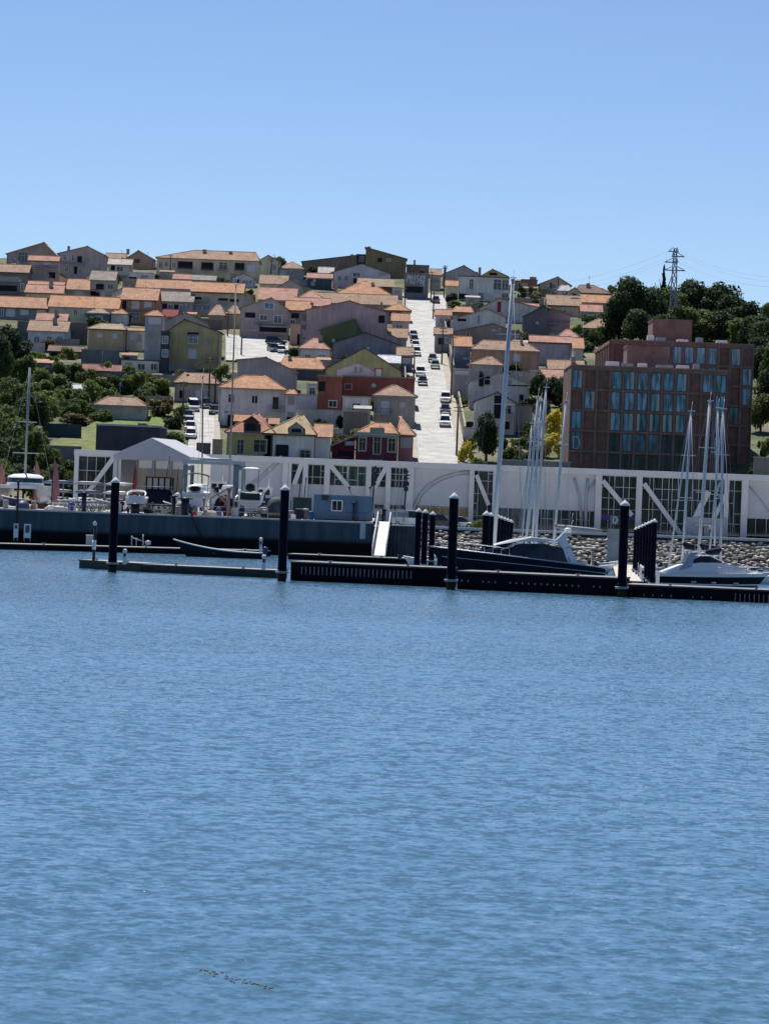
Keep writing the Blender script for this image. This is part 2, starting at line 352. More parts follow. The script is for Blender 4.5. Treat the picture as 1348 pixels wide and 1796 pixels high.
# ------------------------------------------------------------------ windows (shared meshes)
_W = {}
def win_mesh(kind, w, h):
    w, h = max(.4, round(w, 1)), max(.3, round(h, 1)); key = (kind, w, h)
    if key in _W: return _W[key]
    t = {'p': .2, 'w': .13, 'b': .11}.get(kind, .07); fm = MB()
    fm.box(-w / 2 - t, -w / 2, -.14, 0, -h / 2 - t, h / 2 + t); fm.box(w / 2, w / 2 + t, -.14, 0, -h / 2 - t, h / 2 + t)
    fm.box(-w / 2, w / 2, -.14, 0, h / 2, h / 2 + t); fm.box(-w / 2, w / 2, -.22, 0, -h / 2 - t, -h / 2)
    if kind in 'dwbp':
        k = max(2, round(w / .8))
        for i in range(1, k): x = -w / 2 + w * i / k; fm.box(x - .035, x + .035, -.1, 0, -h / 2, h / 2)
        if h > 1.2: 
            for i in range(k): fm.box(-w / 2 + w * i / k + .036, -w / 2 + w * (i + 1) / k - .036, -.09, 0, h * .2, h * .2 + .06)
    pm = MB(); pm.box(-w / 2, w / 2, -.045, -.002, -h / 2, h / 2)
    if kind in 'sg' and h > .6: pm.box(-w / 2, w / 2, -.047, -.0025, -h / 2, -h / 2 + .04)
    frame = {'p': mat('window_stone', (.42, .42, .40), .8, .12), 's': mat('window_frame_grey', (.5, .5, .5), .6, .05), 'g': mat('window_frame_grey', (.5, .5, .5), .6, .05), 'o': DKMETAL}.get(kind, WHITE)
    pane = {'s': SHUT, 'g': SHUTG, 'o': OPEN, 'b': GLASSB, 'r': mat('red_boards', (.22, .045, .04), .7, .1)}.get(kind, GLASS)
    fo = fm.build('window', frame); po = pm.build({'s': 'shutter', 'g': 'shutter'}.get(kind, 'pane'), pane)
    _W[key] = (fo.data, po.data); bpy.data.objects.remove(fo); bpy.data.objects.remove(po)
    return _W[key]
def add_window(root, kind, x, y, z, w, h, rz=0):
    fme, pme = win_mesh(kind, w, h)
    o = link('window', fme, root, (x, y, z)); o.rotation_euler.z = rz
    c = link('shutter' if kind in 'sg' else 'pane', pme, o)
    return o
def add_balcony(root, x, y, z, w, h, m=None, d=1.1):
    k = MB(); k.box(x - w / 2, x + w / 2, y - d, y, z - .14, z); b = k.build('balcony', m or mat('balcony_slab', (.5, .5, .49), .8, .1), root)
    k = MB(); h = max(.8, h)
    k.box(x - w / 2, x + w / 2, y - d, y - d + .05, z + h - .06, z + h)
    nb = max(3, int(w / .22))
    for i in range(nb + 1): xx = x - w / 2 + w * i / nb; k.box(xx - .02, xx + .02, y - d + .005, y - d + .045, z, z + h - .06)
    for s in (-1, 1): k.box(x + s * w / 2 - .03, x + s * w / 2 + .03, y - d + .05, y - .01, z + h - .06, z + h)
    k.build('railing', RAIL, b)

STEEL = mat('chimney_render', (.34, .28, .26), .9, .2, 1.5)
TERRA = (.50, .27, .165); TERRA_O = (.54, .275, .15); TERRA_B = (.40, .255, .175); TERRA_P = (.50, .26, .195); STRAW = (.45, .33, .22); GREYT = (.33, .27, .235)
HOUSES = {}; FOOT = []; FACE = []
def house(z, label, x0, x1, ye, yb, roof, yr, wall, rc=TERRA, win=(), peak=None, rot=0, L=None, D=None, chim=(), over=.4, cat='house', name='house', rw=None, band=None, asym=None, slab=None, dish=None, yel=None, group=None):
    ox, oy, s = ZR[z]
    fx = lambda v: ox + v / s
    fy = lambda v: oy + v / s
    xm = (x0 + x1) / 2
    if D is None: D = ground(fx(xm), fy(yb)).y
    P = at(fx(xm), fy(ye), D); zb = gz(P.x, D); H = P.z - zb
    ym = (ye + yb) / 2
    rot = R(rot); cr_ = math.cos(rot)
    W = (at(fx(x1), fy(ym), D).x - at(fx(x0), fy(ym), D).x) / cr_
    mppx = D / F / s                       # metres per zoomed pixel
    root = thing(name, label, cat, (P.x, D, zb), rot, group); FOOT.append((P.x, D, W, L)); FACE.append((fx(min(x0, x1)), fx(max(x0, x1)), fy(ye), min(fy(yb), fy(ye) + 5.5 * F / D), D))
    HOUSES[label] = root
    low = -2.2
    lx = lambda v, y=ye: (at(fx(v), fy(y), D).x - P.x) / cr_
    lz = lambda v, y: at(fx(v), fy(y), D).z - zb
    xp = lx(peak, yr) if peak is not None else 0.0
    wm_ = wallmat(tuple(min(.84, v * 1.45) for v in desat(wall, .88))); k = MB(); rk = MB(); tk = .16
    tan = lambda run: None
    e2 = at(fx(xm), fy(yr), 1.0)           # ray to ridge
    t2 = e2.z - CAMZ
    if roof in 'SH':
        pitch = .45
        run = (CAMZ + t2 * D - P.z) / (pitch - t2); run = max(1.5, min(9.0, run))
        zr = CAMZ + t2 * (D + run) - zb
        sl = max(.12, (zr - H) / run)
        LL = 2 * run
    else:
        LL = L or 10.0
    if roof == 'S':
        k.extr([(-W / 2, 0, low), (-W / 2, LL, low), (-W / 2, LL, H), (-W / 2, run, zr), (-W / 2, 0, H)], (W, 0, 0))
        o = over
        for a, b2 in (((-o, H - o * sl), (run, zr)), ((LL + o, H - o * sl), (run, zr))):
            rk.extr([(-W / 2 - .3, a[0], a[1] + .02), (-W / 2 - .3, b2[0], b2[1] + .02), (-W / 2 - .3, b2[0], b2[1] + tk + .02), (-W / 2 - .3, a[0], a[1] + tk + .02)], (W + .6, 0, 0))
        rk.tube([(-W / 2 - .3, run, zr + tk), (W / 2 + .3, run, zr + tk)], .13, 6)
    elif roof == 'F':
        zr = lz(peak if peak is not None else xm, yr)
        hl = H if yel is None else lz(x0, yel[0]); hr = H if yel is None else lz(x1, yel[1])
        k.extr([(-W / 2, 0, low), (W / 2, 0, low), (W / 2, 0, hr), (xp, 0, zr), (-W / 2, 0, hl)], (0, LL, 0))
        for sx, xe, hh in ((-1, -W / 2, hl), (1, W / 2, hr)):
            m_ = (zr - hh) / max(.3, abs(xp - xe)); xo = xe + sx * over; zo = hh - m_ * over
            rk.extr([(xp, -.3, zr + .02), (xo, -.3, zo + .02), (xo, -.3, zo + .02 + tk), (xp, -.3, zr + .02 + tk)], (0, LL + .6, 0))
        rk.tube([(xp, -.3, zr + tk), (xp, LL + .3, zr + tk)], .13, 6)
    elif roof == 'H':
        k.box(-W / 2, W / 2, 0, LL, low, H)
        o = over; xa, xb = (lx(rw[0], yr), lx(rw[1], yr)) if rw else (-max(.2, W / 2 - run), max(.2, W / 2 - run))
        xa = max(xa, -W / 2 + .3); xb = min(xb, W / 2 - .3)
        zo = H - .02; A = [(-W / 2 - o, -o, zo), (W / 2 + o, -o, zo), (W / 2 + o, LL + o, zo), (-W / 2 - o, LL + o, zo)]
        r1, r2 = (xa, run, zr), (xb, run, zr)
        for q in ((A[0], A[1], r2, r1), (A[1], A[2], r2), (A[2], A[3], r1, r2), (A[3], A[0], r1)): rk.face([(a, b2, c + tk) for a, b2, c in q])
        rk.box(-W / 2 - o, W / 2 + o, -o, LL + o, zo + .03, zo + tk - .004)
        for a, b2 in ((A[0], r1), (A[1], r2), (A[2], r2), (A[3], r1), (r1, r2)):
            rk.tube([(a[0], a[1], a[2] + tk), (b2[0], b2[1], b2[2] + tk)], .12, 6)
    elif roof == 'X':
        k.box(-W / 2, W / 2, 0, LL, low, H); run = LL / 2; zr = H + .2
        rk.box(-W / 2 - .12, W / 2 + .12, -.12, LL + .12, H + .003, H + .25)
        zr = H + .25
    elif roof == 'P':                       # mono-pitch: front wall top slopes along x; ye = mean, peak/yr = higher end
        hl, hr = lz(x0, yel[0]), lz(x1, yel[1])
        k.extr([(-W / 2, 0, low), (W / 2, 0, low), (W / 2, 0, hr), (-W / 2, 0, hl)], (0, LL, 0)); m_ = (hr - hl) / W
        rk.extr([(-W / 2 - .3, -.25, hl - .3 * m_ + .02), (W / 2 + .3, -.25, hr + .3 * m_ + .02), (W / 2 + .3, -.25, hr + .3 * m_ + .2), (-W / 2 - .3, -.25, hl - .3 * m_ + .2)], (0, LL + .5, 0))
        zr = max(hl, hr); run = LL / 2
    k.build('wall', wm_, root)
    rmat = tilemat(desat(rc, .9)) if roof in 'SHF' or rc in (TERRA, TERRA_B, TERRA_O) else mat('flat_roof_%02x%02x%02x' % tuple(int(v * 255) for v in rc), rc, .9, .2, .4)
    ro = rk.build('roof', rmat, root)
    if band:                                # pale plinth band (y0,y1,colour)
        kb = MB(); kb.box(-W / 2 - .02, W / 2 + .02, -.03, .1, lz(xm, band[1]), lz(xm, band[0])); kb.build('plinth', wallmat(band[2]), root)
    for cx, cy, cw, ch in chim:
        yc = (run * .75 if roof in 'SH' else min(3.0, LL * .3))
        kk = (D + yc) / F / s; zt = at(fx(cx), fy(cy), D + yc).z - zb; xc = (at(fx(cx), fy(cy), D + yc).x - P.x) / cr_
        c = MB(); w2 = cw * kk / 2; c.box(xc - w2, xc + w2, yc - .35, yc + .35, zt - ch * kk - .6, zt - .22)
        c.box(xc - w2 - .07, xc + w2 + .07, yc - .42, yc + .42, zt - .22, zt - .1); c.box(xc - w2 * .6, xc + w2 * .6, yc - .25, yc + .25, zt - .1, zt)
        c.build('chimney', STEEL, ro)
    for it in win:
        kind, wx, wy, ww, wh = it[:5]
        X, Z, ww, wh = lx(wx, wy), lz(wx, wy), ww * mppx / cr_, wh * mppx
        if kind == 'B': add_balcony(root, X, 0, Z - wh / 2, ww, wh)
        elif kind == 'T':                   # loggia / carport bay: its shade painted as a flat dark panel, with a parapet
            q = MB(); q.box(X - ww / 2, X + ww / 2, -.05, -.004, Z - wh / 2, Z + wh / 2); lo = q.build('loggia', OPEN, root)
            q = MB(); q.box(X - ww / 2 - .1, X + ww / 2 + .1, -.3, -.06, Z - wh / 2 - .1, Z - wh / 2 + min(.8, wh * .3)); q.build('parapet', wm_, lo)
        else: add_window(root, kind, X, 0, Z, ww, wh)
    # gutters, downpipes, aerials
    hr_ = random.Random(len(HOUSES) * 7 + 1)
    if cat == 'house' and W > 4.5:
        if roof in 'SH':
            g = MB(); o = over; zg = H - (o * sl if roof == 'S' else .02) - .03; g.box(-W / 2 - .3, W / 2 + .3, -o - .13, -o - .015, zg - .08, zg + .05); g.build('gutter', [mat('gutter_brown', (.10, .06, .045), .6, .1), mat('gutter_grey', (.4, .4, .4), .6, .1)][hr_.random() < .4], ro)
        hs = (H if yel is None else min(hl, hr)) - .1
        g = MB(); xs_ = (W / 2 - .18) * hr_.choice([-1, 1]); g.tube([(xs_, -.06, -1), (xs_, -.06, hs)], .055, 6); g.build('downpipe', mat('downpipe_grey', (.25, .24, .24), .6, .15), root)
        if hr_.random() < .6:
            g = MB(); xa_ = hr_.uniform(-.3, .3) * W; yy = run if roof in 'SH' else 2.0; zt = (zr if roof in 'SH' else H) - (.5 if roof == 'F' else .0); g.tube([(xa_, yy, zt), (xa_, yy, zt + 2.6)], .03, 5)
            for q in range(4): g.bar((xa_ - .55 + .1 * q, yy, zt + 2.0 + .17 * q), (xa_ + .55 - .1 * q, yy, zt + 2.0 + .17 * q), .025)
            g.build('aerial', GREYMETAL, ro)
        if hr_.random() < .3:
            g = MB(); xa_ = hr_.uniform(-.35, .35) * W; zz = hs * hr_.uniform(.55, .85); g.lathe([(.02, 0), (.3, .06), (.42, .16)], 12, (0, 0, 0)); mt_ = Matrix.Translation((xa_, -.35, zz)) @ Matrix.Rotation(R(70), 4, 'X'); g.v = [tuple(mt_ @ Vector(v_)) for v_ in g.v]; g.bar((xa_, -.3, zz), (xa_, .0, zz - .1), .05); g.build('satellite_dish', mat('dish_pale', (.5, .5, .5), .5, .05), root)
    return root

# ---- colours of painted render
LIL = (.40, .34, .36); MAUVE = (.42, .29, .30); WHT = (.72, .73, .74); PALE = (.58, .58, .56); BEI = (.50, .42, .31); OLI = (.40, .35, .17); GRY = (.36, .36, .36)
DGR = (.16, .17, .18); SLATE = (.20, .22, .25); ORA = (.50, .27, .17); BRN = (.25, .18, .13); CRM = (.60, .55, .42)

# ================= left part of the hill
house(1, 'pinkish brown gabled skyline house with two chimneys at far left', 60, 480, 225, 330, 'F', 125, (.40, .28, .25), TERRA, [('d', 195, 250, 80, 90), ('g', 105, 262, 40, 60), ('s', 300, 290, 60, 45)], peak=372, chim=[(297, 145, 26, 40), (371, 118, 18, 30)], L=9)
house(1, 'big lilac grey skyline house with wide gable and white lower balconies at left', 495, 885, 222, 440, 'F', 157, LIL, TERRA_B, [('w', 550, 250, 22, 50), ('w', 620, 255, 24, 50), ('o', 675, 265, 34, 50), ('g', 745, 265, 30, 40), ('w', 565, 345, 26, 50), ('o', 640, 355, 24, 55), ('w', 682, 362, 24, 50), ('B', 612, 300, 230, 24)], peak=740, chim=[(583, 152, 22, 40)], L=10)
house(1, 'narrow lilac house with stepped terrace, left of the big lilac gable', 245, 492, 276, 575, 'S', 240, LIL, TERRA_P, [('s', 400, 300, 60, 22), ('g', 340, 400, 70, 48), ('o', 440, 400, 52, 50), ('g', 335, 485, 56, 50), ('g', 420, 500, 50, 50), ('B', 370, 335, 245, 20)])
house(1, 'dark blue grey brown roofed house at left edge, its lower storey open', -70, 240, 372, 585, 'S', 312, (.16, .18, .2), TERRA_B, [('g', 60, 430, 200, 36), ('T', 70, 520, 150, 70), ('w', 190, 500, 26, 60)])
house(1, 'low beige house with an orange tile roof and a pale door below the lilac houses', 565, 812, 520, 592, 'S', 437, BEI, TERRA, [('s', 668, 552, 66, 52), ('g', 742, 552, 36, 50), ('g', 595, 556, 20, 46)])
house(1, 'tall narrow house with a straw coloured roof and a dark balcony window strip', 765, 970, 440, 600, 'S', 368, (.43, .38, .30), GREYT, [('o', 845, 495, 60, 42), ('d', 935, 495, 44, 40), ('s', 872, 565, 40, 50), ('o', 825, 570, 26, 50), ('s', 938, 575, 50, 30)])
house(1, 'long blue grey row house with white shutters under an orange roof at the left edge', -60, 398, 672, 772, 'S', 586, (.22, .25, .28), TERRA, [('s', 92, 712, 74, 70), ('s', 210, 712, 70, 44), ('s', 350, 712, 76, 50), ('w', 15, 712, 30, 60)])
house(1, 'long beige house with tiny paired windows under a long orange roof', 415, 998, 672, 800, 'S', 582, CRM, TERRA_O, [('d', 473, 710, 28, 28), ('s', 550, 718, 22, 40), ('d', 640, 712, 28, 38), ('d', 910, 745, 26, 40), ('g', 750, 725, 60, 40)], chim=[(412, 590, 26, 40), (565, 600, 18, 16)])
house(1, 'orange house with white shuttered upper windows and pale columns below', 1030, 1325, 606, 805, 'S', 512, (.45, .22, .13), TERRA, [('s', 1145, 650, 64, 78), ('s', 1250, 645, 60, 46), ('d', 1135, 757, 84, 78), ('g', 1262, 757, 60, 60), ('o', 1052, 650, 26, 80), ('B', 1180, 708, 280, 16)], chim=[(1332, 535, 22, 50)])
house(1, 'little blue house with a tiled hip roof and one white framed window', 735, 925, 722, 812, 'H', 684, (.07, .15, .27), STRAW, [('w', 838, 762, 50, 34)], L=6)
house(1, 'small pale blue white house with an orange hip roof beside the little blue house', 940, 1078, 728, 815, 'H', 692, (.55, .6, .64), TERRA_O, [('s', 1008, 770, 56, 56)])
house(2, 'slim tower house with white top storey and grey blue boarded lower wall', 72, 225, 745, 1125, 'H', 704, (.30, .35, .40), TERRA_O, [('s', 150, 785, 110, 60), ('g', 150, 900, 70, 10)])
house(1, 'tan double house with a straw tile hip roof and two small shuttered windows', 748, 1060, 858, 1032, 'H', 812, (.46, .37, .22), STRAW, [('s', 845, 905, 46, 34), ('s', 972, 912, 40, 44), ('g', 1022, 1010, 40, 16)], rw=(850, 1010))
house(1, 'pale annexe with patched tile roof at the right of the tan double house', 1075, 1212, 868, 1032, 'S', 850, (.55, .5, .42), TERRA_B, [('s', 1120, 920, 50, 60), ('g', 1180, 930, 30, 60)])
house(1, 'orange gabled house with dark chimneys on the skyline left of the long apartment row', 1065, 1300, 262, 345, 'F', 192, (.40, .26, .19), TERRA, [('r', 1160, 280, 50, 40), ('o', 1100, 282, 30, 30)], peak=1170, chim=[(1083, 176, 24, 30), (1040, 250, 22, 40)], L=8)
house(1, 'cream house with a pale sunlit lean-to roof under the orange skyline gable', 918, 1108, 308, 400, 'S', 266, CRM, (.56, .5, .42), [('o', 955, 335, 30, 40), ('d', 1015, 345, 50, 36)])
house(1, 'brownish tile roofed house on the skyline between the lilac gable and orange gable', 890, 1055, 262, 330, 'S', 218, (.42, .33, .26), TERRA_B, [('g', 960, 285, 40, 30)])
house(1, 'white grey flat roofed house with dark open ground floor below the skyline', 1078, 1290, 382, 485, 'X', 372, PALE, (.5, .5, .52), [('o', 1120, 445, 60, 60), ('g', 1220, 420, 60, 40)], L=8)
house(6, 'flat roofed low house with white walls and dark windows under the grey tower', 1025, 1345, 158, 245, 'X', 140, WHT, (.10, .11, .13), [('d', 1195, 210, 56, 50), ('d', 1300, 210, 50, 50), ('g', 1085, 205, 50, 60)], L=7)
house(6, 'open veranda shed with a reddish lean-to roof and white balustrade', 700, 1015, 242, 300, 'S', 196, (.36, .34, .33), (.34, .16, .13), [('T', 770, 255, 110, 50), ('B', 790, 290, 150, 30)])
house(6, 'corrugated iron hut with a rusty roof and pale panel on the green slope', 415, 700, 78, 128, 'S', 38, (.17, .18, .18), (.27, .17, .13), [('s', 575, 95, 84, 50), ('o', 480, 100, 90, 44)])
house(6, 'small shed with bright white sheet roof among bushes on the left slope', 620, 825, 398, 440, 'S', 366, (.12, .13, .14), (.72, .72, .72), [('o', 700, 418, 90, 26)], cat='shed')
house(6, 'old cottage with weathered tile roof half hidden by a dark round bush', 805, 1235, 540, 662, 'H', 470, (.42, .40, .38), TERRA_B, [('o', 900, 632, 36, 46), ('g', 1180, 580, 40, 40)], rw=(905, 1130))
house(6, 'flat roofed dark navy boathouse behind the white marquee', 815, 1348, 712, 930, 'X', 700, (.035, .045, .065), (.36, .39, .42), [], L=16, cat='shed', name='boathouse', D=468)

# ================= centre left
house(2, 'long beige apartment row with dark balcony bays under mixed tiles on the skyline', 170, 1030, 268, 440, 'H', 196, (.50, .45, .34), TERRA_B, [('o', 410, 312, 120, 56), ('o', 595, 322, 96, 60), ('d', 730, 320, 66, 60), ('o', 868, 325, 76, 56), ('s', 965, 340, 70, 62), ('d', 250, 305, 22, 40), ('d', 200, 312, 26, 50), ('g', 315, 310, 26, 30), ('B', 410, 350, 130, 20), ('B', 595, 358, 110, 20), ('B', 730, 356, 80, 20), ('B', 868, 360, 86, 20), ('g', 470, 400, 60, 40), ('g', 820, 405, 60, 40)], rw=(480, 1000), chim=[(573, 180, 30, 26), (793, 196, 28, 14)], cat='apartments', name='apartment_row')
house(2, 'pale greenish gabled house with a blank wall at the right end of the apartment row', 1032, 1205, 278, 425, 'F', 232, (.50, .52, .42), TERRA_B, [('g', 1160, 330, 30, 40)], peak=1110, L=8)
house(3, 'two tone grey and beige hip roofed house near the brown skyline block', 55, 252, 345, 430, 'H', 290, (.36, .36, .36), TERRA_B, [('s', 72, 378, 56, 40), ('g', 198, 385, 50, 44), ('w', 120, 380, 18, 40)])
house(2, 'garden pavilion with a pinkish tile roof below the apartment row', 310, 470, 432, 470, 'S', 395, (.2, .2, .2), TERRA_P, [('o', 390, 448, 90, 24)], cat='pavilion', name='pavilion')
house(2, 'grey hall with a vaulted sheet roof beside the garden pavilion', 480, 662, 440, 480, 'S', 404, (.42, .40, .36), (.34, .31, .28), [('s', 545, 455, 40, 16)], cat='hall', name='hall')
house(2, 'weathered white gabled cottage with small dark windows below the apartment row', 805, 995, 425, 500, 'F', 385, (.52, .52, .55), GREYT, [('o', 850, 450, 24, 30), ('g', 910, 460, 44, 30), ('w', 960, 455, 20, 30)], L=8)
house(2, 'blank beige walled row house under a long faded orange roof', 0, 450, 508, 600, 'S', 442, (.47, .36, .26), TERRA, [('g', 120, 530, 30, 20), ('g', 300, 535, 40, 16)])
house(2, 'beige grey row house with dark slot windows and a bright orange roof', 462, 895, 542, 740, 'S', 466, (.48, .42, .34), TERRA_O, [('o', 515, 592, 64, 16), ('g', 600, 598, 40, 24), ('o', 728, 603, 76, 14), ('o', 822, 612, 70, 18), ('g', 728, 640, 90, 40), ('b', 515, 672, 66, 50), ('b', 590, 672, 60, 50), ('B', 550, 640, 160, 18)])
house(2, 'lilac house with a row of blue glazed doors under a grey brown roof', 192, 472, 620, 740, 'S', 542, LIL, GREYT, [('o', 236, 665, 38, 48), ('b', 287, 670, 46, 46), ('o', 333, 680, 28, 60), ('b', 388, 674, 54, 40), ('B', 300, 710, 240, 16)])
house(2, 'dark red roofed porch house behind the lilac gable', 222, 335, 748, 800, 'S', 692, (.3, .12, .12), (.26, .06, .06), [('g', 280, 765, 40, 20)])
house(2, 'lilac gabled house behind the olive house with an orange rake edge', 215, 600, 800, 900, 'F', 714, LIL, TERRA_B, [('g', 300, 790, 30, 30)], peak=410, chim=[(245, 760, 22, 50)], L=9)
olive = house(2, 'olive plastered house with uneven gable, outside stair and framed blue window', 272, 700, 860, 1205, 'F', 776, OLI, (.12, .11, .11), [('b', 476, 940, 74, 70), ('o', 476, 893, 90, 18), ('s', 470, 1062, 70, 78), ('g', 600, 955, 26, 60)], peak=405, yel=(862, 880), band=(1165, 1215, (.5, .5, .48)), L=11)
house(2, 'narrow glazed stair bay with blue white windows between tower and olive house', 206, 270, 880, 1180, 'X', 870, (.05, .06, .09), (.1, .1, .12), [('b', 240, 945, 44, 60), ('b', 240, 1058, 44, 60)], L=4, D=ground(240 + 240 / 4.8143, 400 + 1205 / 4.8143).y - 2, cat='stair bay', name='stair_bay')
house(2, 'large grey mauve gabled house with dark balconies over the car park', 875, 1280, 682, 935, 'F', 592, (.36, .30, .29), TERRA_B, [('b', 1118, 658, 74, 48), ('w', 1070, 757, 54, 44), ('w', 1190, 772, 64, 60), ('T', 957, 745, 86, 64), ('T', 1150, 868, 230, 56), ('B', 1145, 810, 240, 40), ('B', 1030, 810, 60, 30)], peak=1135, L=11)
house(2, 'salmon tiled house behind the grey mauve gable, its wall hidden', 1030, 1340, 608, 690, 'S', 510, (.36, .24, .2), TERRA_P, [('g', 1320, 625, 20, 10)], chim=[(985, 560, 36, 50)])
house(2, 'small ruin of brown plaster with patchy tiles above the car park', 608, 745, 740, 850, 'H', 655, (.33, .27, .24), TERRA_B, [('o', 640, 790, 24, 40), ('o', 690, 790, 24, 40)])
house(2, 'little yellow walled house with a worn hip roof above the car park', 752, 885, 728, 850, 'H', 662, (.5, .40, .14), TERRA_B, [('g', 820, 770, 40, 40)])
house(3, 'low terracotta house with a lit tile roof beside the grey mauve gable', 105, 305, 694, 830, 'S', 622, (.3, .24, .22), TERRA_O, [('o', 180, 740, 60, 40), ('w', 160, 790, 40, 30)], chim=[(322, 628, 26, 40)])
house(2, 'broad lilac grey house with a blank gable wall behind the white house', 850, 1345, 1180, 1400, 'F', 1096, (.36, .32, .34), TERRA_O, [], peak=1092, L=9, yel=(1115, 1215))
house(3, 'orange roofed house with a dark chimney beside the broad blank lilac gable', 60, 430, 1192, 1360, 'H', 1100, (.09, .1, .13), TERRA_O, [], rw=(60, 360), chim=[(137, 1078, 28, 70)], D=ground(480 + 250 / 4.8143, 400 + 1330 / 4.8143).y + 12)
wh = house(7, 'large white house with orange hip roof, dark windows and a small iron balcony', 695, 1255, 398, 700, 'H', 288, (.66, .69, .72), TERRA_O, [('d', 797, 476, 46, 66), ('d', 995, 485, 48, 64), ('D', 1172, 515, 50, 100), ('B', 1185, 552, 130, 40), ('d', 752, 590, 16, 14), ('o', 800, 660, 60, 80)], rw=(905, 1065))
house(7, 'white bay with tiled cap and grey window right of the large white house', 1262, 1348, 445, 690, 'H', 412, (.72, .73, .74), TERRA_O, [('g', 1302, 494, 46, 66), ('g', 1300, 610, 50, 30), ('o', 1298, 655, 60, 34)], D=ground(240 + 970 / 4.8143, 600 + 700 / 4.8143).y - 1.5, cat='house bay', name='house_bay')
house(7, 'old beige brown house with a sagging patched tile roof at the top of the lane', 322, 690, 352, 505, 'H', 268, (.40, .34, .28), TERRA_B, [('g', 435, 425, 44, 40), ('s', 522, 440, 50, 60), ('g', 615, 440, 40, 60), ('o', 375, 440, 24, 60)], rw=(400, 600), chim=[(432, 268, 20, 30)])
yh = house(7, 'yellow house with red tile hip roof, tall arched window and a dark dormer', 762, 1150, 772, 1000, 'H', 616, (.42, .36, .12), (.44, .20, .13), [('p', 875, 885, 48, 120), ('p', 1040, 878, 100, 100)], rw=(985, 1015), chim=[(1100, 640, 20, 20)])
house(7, 'tiny red roofed wing with a dark dormer end behind the yellow house', 1085, 1190, 690, 760, 'S', 646, (.12, .05, .06), TERRA, [('o', 1140, 712, 60, 30)])
house(7, 'small orange lean-to roof annexe tucked behind the yellow house on its left', 830, 960, 668, 740, 'S', 620, (.3, .25, .2), TERRA_O, [])
w2 = house(8, 'white house with pyramid tile roof, dormer and two dark picture windows above the marina building', -78, 345, 782, 1012, 'H', 628, (.62, .66, .70), (.46, .34, .19), [('o', 70, 915, 100, 90), ('p', 265, 955, 78, 78)], rw=(205, 240), rot=0)
house(8, 'cream blank annexe with orange roof right of the white pyramid roofed house', 350, 480, 800, 1000, 'S', 700, (.72, .70, .64), TERRA, [], D=ground(480 + 130 / 4.8143, 600 + 1012 / 4.8143).y + .8)  # right side wall of the white house, as its own paler block
mar = house(8, 'maroon house with pale stone window frames, pediment and an iron balcony beside the street', 695, 1048, 778, 1050, 'H', 690, (.13, .025, .05), TERRA_O, [('p', 748, 862, 52, 100), ('p', 872, 872, 50, 140), ('p', 996, 870, 54, 104), ('B', 866, 972, 110, 44)], rw=(850, 980), over=.3)
house(8, 'greyish maroon side wing with a row of narrow pilasters right of the maroon house', 1055, 1178, 790, 1050, 'H', 640, (.25, .12, .14), TERRA, [('g', 1085, 850, 16, 80), ('g', 1118, 850, 16, 80), ('g', 1150, 850, 16, 80)], D=ground(480 + 870 / 4.8143, 600 + 1050 / 4.8143).y + 1.2, rw=(1040, 1060), cat='house wing', name='house_wing')
house(8, 'dark red half gabled shed with cluttered yard between white and maroon houses', 490, 680, 880, 1020, 'P', 800, (.13, .02, .04), (.55, .52, .5), [('s', 640, 855, 66, 30), ('T', 600, 950, 120, 60)], yel=(878, 800), L=6, cat='shed', name='shed')
house(8, 'grey tan house with pyramid tile roof, iron balcony and white shutter by the street', 848, 1195, 460, 720, 'H', 372, (.38, .34, .30), TERRA_B, [('s', 938, 550, 70, 100), ('s', 1086, 532, 48, 48), ('B', 925, 582, 150, 44), ('g', 1160, 520, 16, 60)], rw=(1005, 1025))
house(8, 'terracotta red flat roofed building with a recessed dark bay and a planted roof terrace', 375, 578, 292, 580, 'X', 282, (.27, .085, .065), (.3, .26, .24), [('T', 405, 392, 56, 116), ('w', 498, 522, 64, 48)], L=9)
house(8, 'long terracotta red wall building stretching to the street above the tan house', 582, 1190, 300, 560, 'X', 285, (.255, .075, .06), (.3, .26, .24), [('r', 630, 376, 54, 44)], L=9)
house(8, 'small blue white house with one dark window under the long red wall', 582, 815, 470, 640, 'X', 462, (.58, .63, .68), (.5, .5, .5), [('d', 697, 548, 66, 56), ('B', 690, 590, 150, 26)], L=6)
house(8, 'little white house with a tall window beside the terracotta red building', 280, 362, 362, 480, 'X', 352, (.62, .62, .6), (.5, .5, .48), [('d', 325, 420, 44, 62), ('B', 325, 460, 60, 20)], L=6)
house(8, 'low lilac white house behind the garden wall left of the red building', 195, 420, 452, 600, 'X', 440, (.52, .50, .55), (.45, .43, .43), [('g', 395, 525, 40, 70)], L=7, D=ground(480 + 300 / 4.8143, 600 + 600 / 4.8143).y + 6)
house(8, 'big yellow gabled house with a blank wall behind the red building', 435, 1075, 240, 400, 'F', 52, (.46, .40, .17), (.12, .11, .12), [], peak=768, L=11)
house(8, 'white gabled rooftop room in front of the yellow gable', 535, 850, 240, 400, 'F', 182, (.68, .68, .68), (.5, .5, .52), [('g', 690, 235, 8, 50), ('g', 735, 235, 8, 40)], peak=710, L=6, cat='rooftop room', name='rooftop_room', D=ground(480 + 800 / 4.8143, 600 + 560 / 4.8143).y + 9.5)
house(8, 'small red framed rooftop door hut beside the white rooftop room', 852, 918, 232, 400, 'X', 220, (.36, .08, .07), (.36, .08, .07), [('s', 885, 262, 44, 60)], L=3, cat='rooftop hut', name='rooftop_hut', D=ground(480 + 800 / 4.8143, 600 + 560 / 4.8143).y + 6)
house(8, 'outbuilding with bright white sheet roof right of the yellow gable', 885, 1060, 175, 300, 'S', 118, (.2, .2, .22), (.72, .72, .73), [], cat='shed', name='shed')
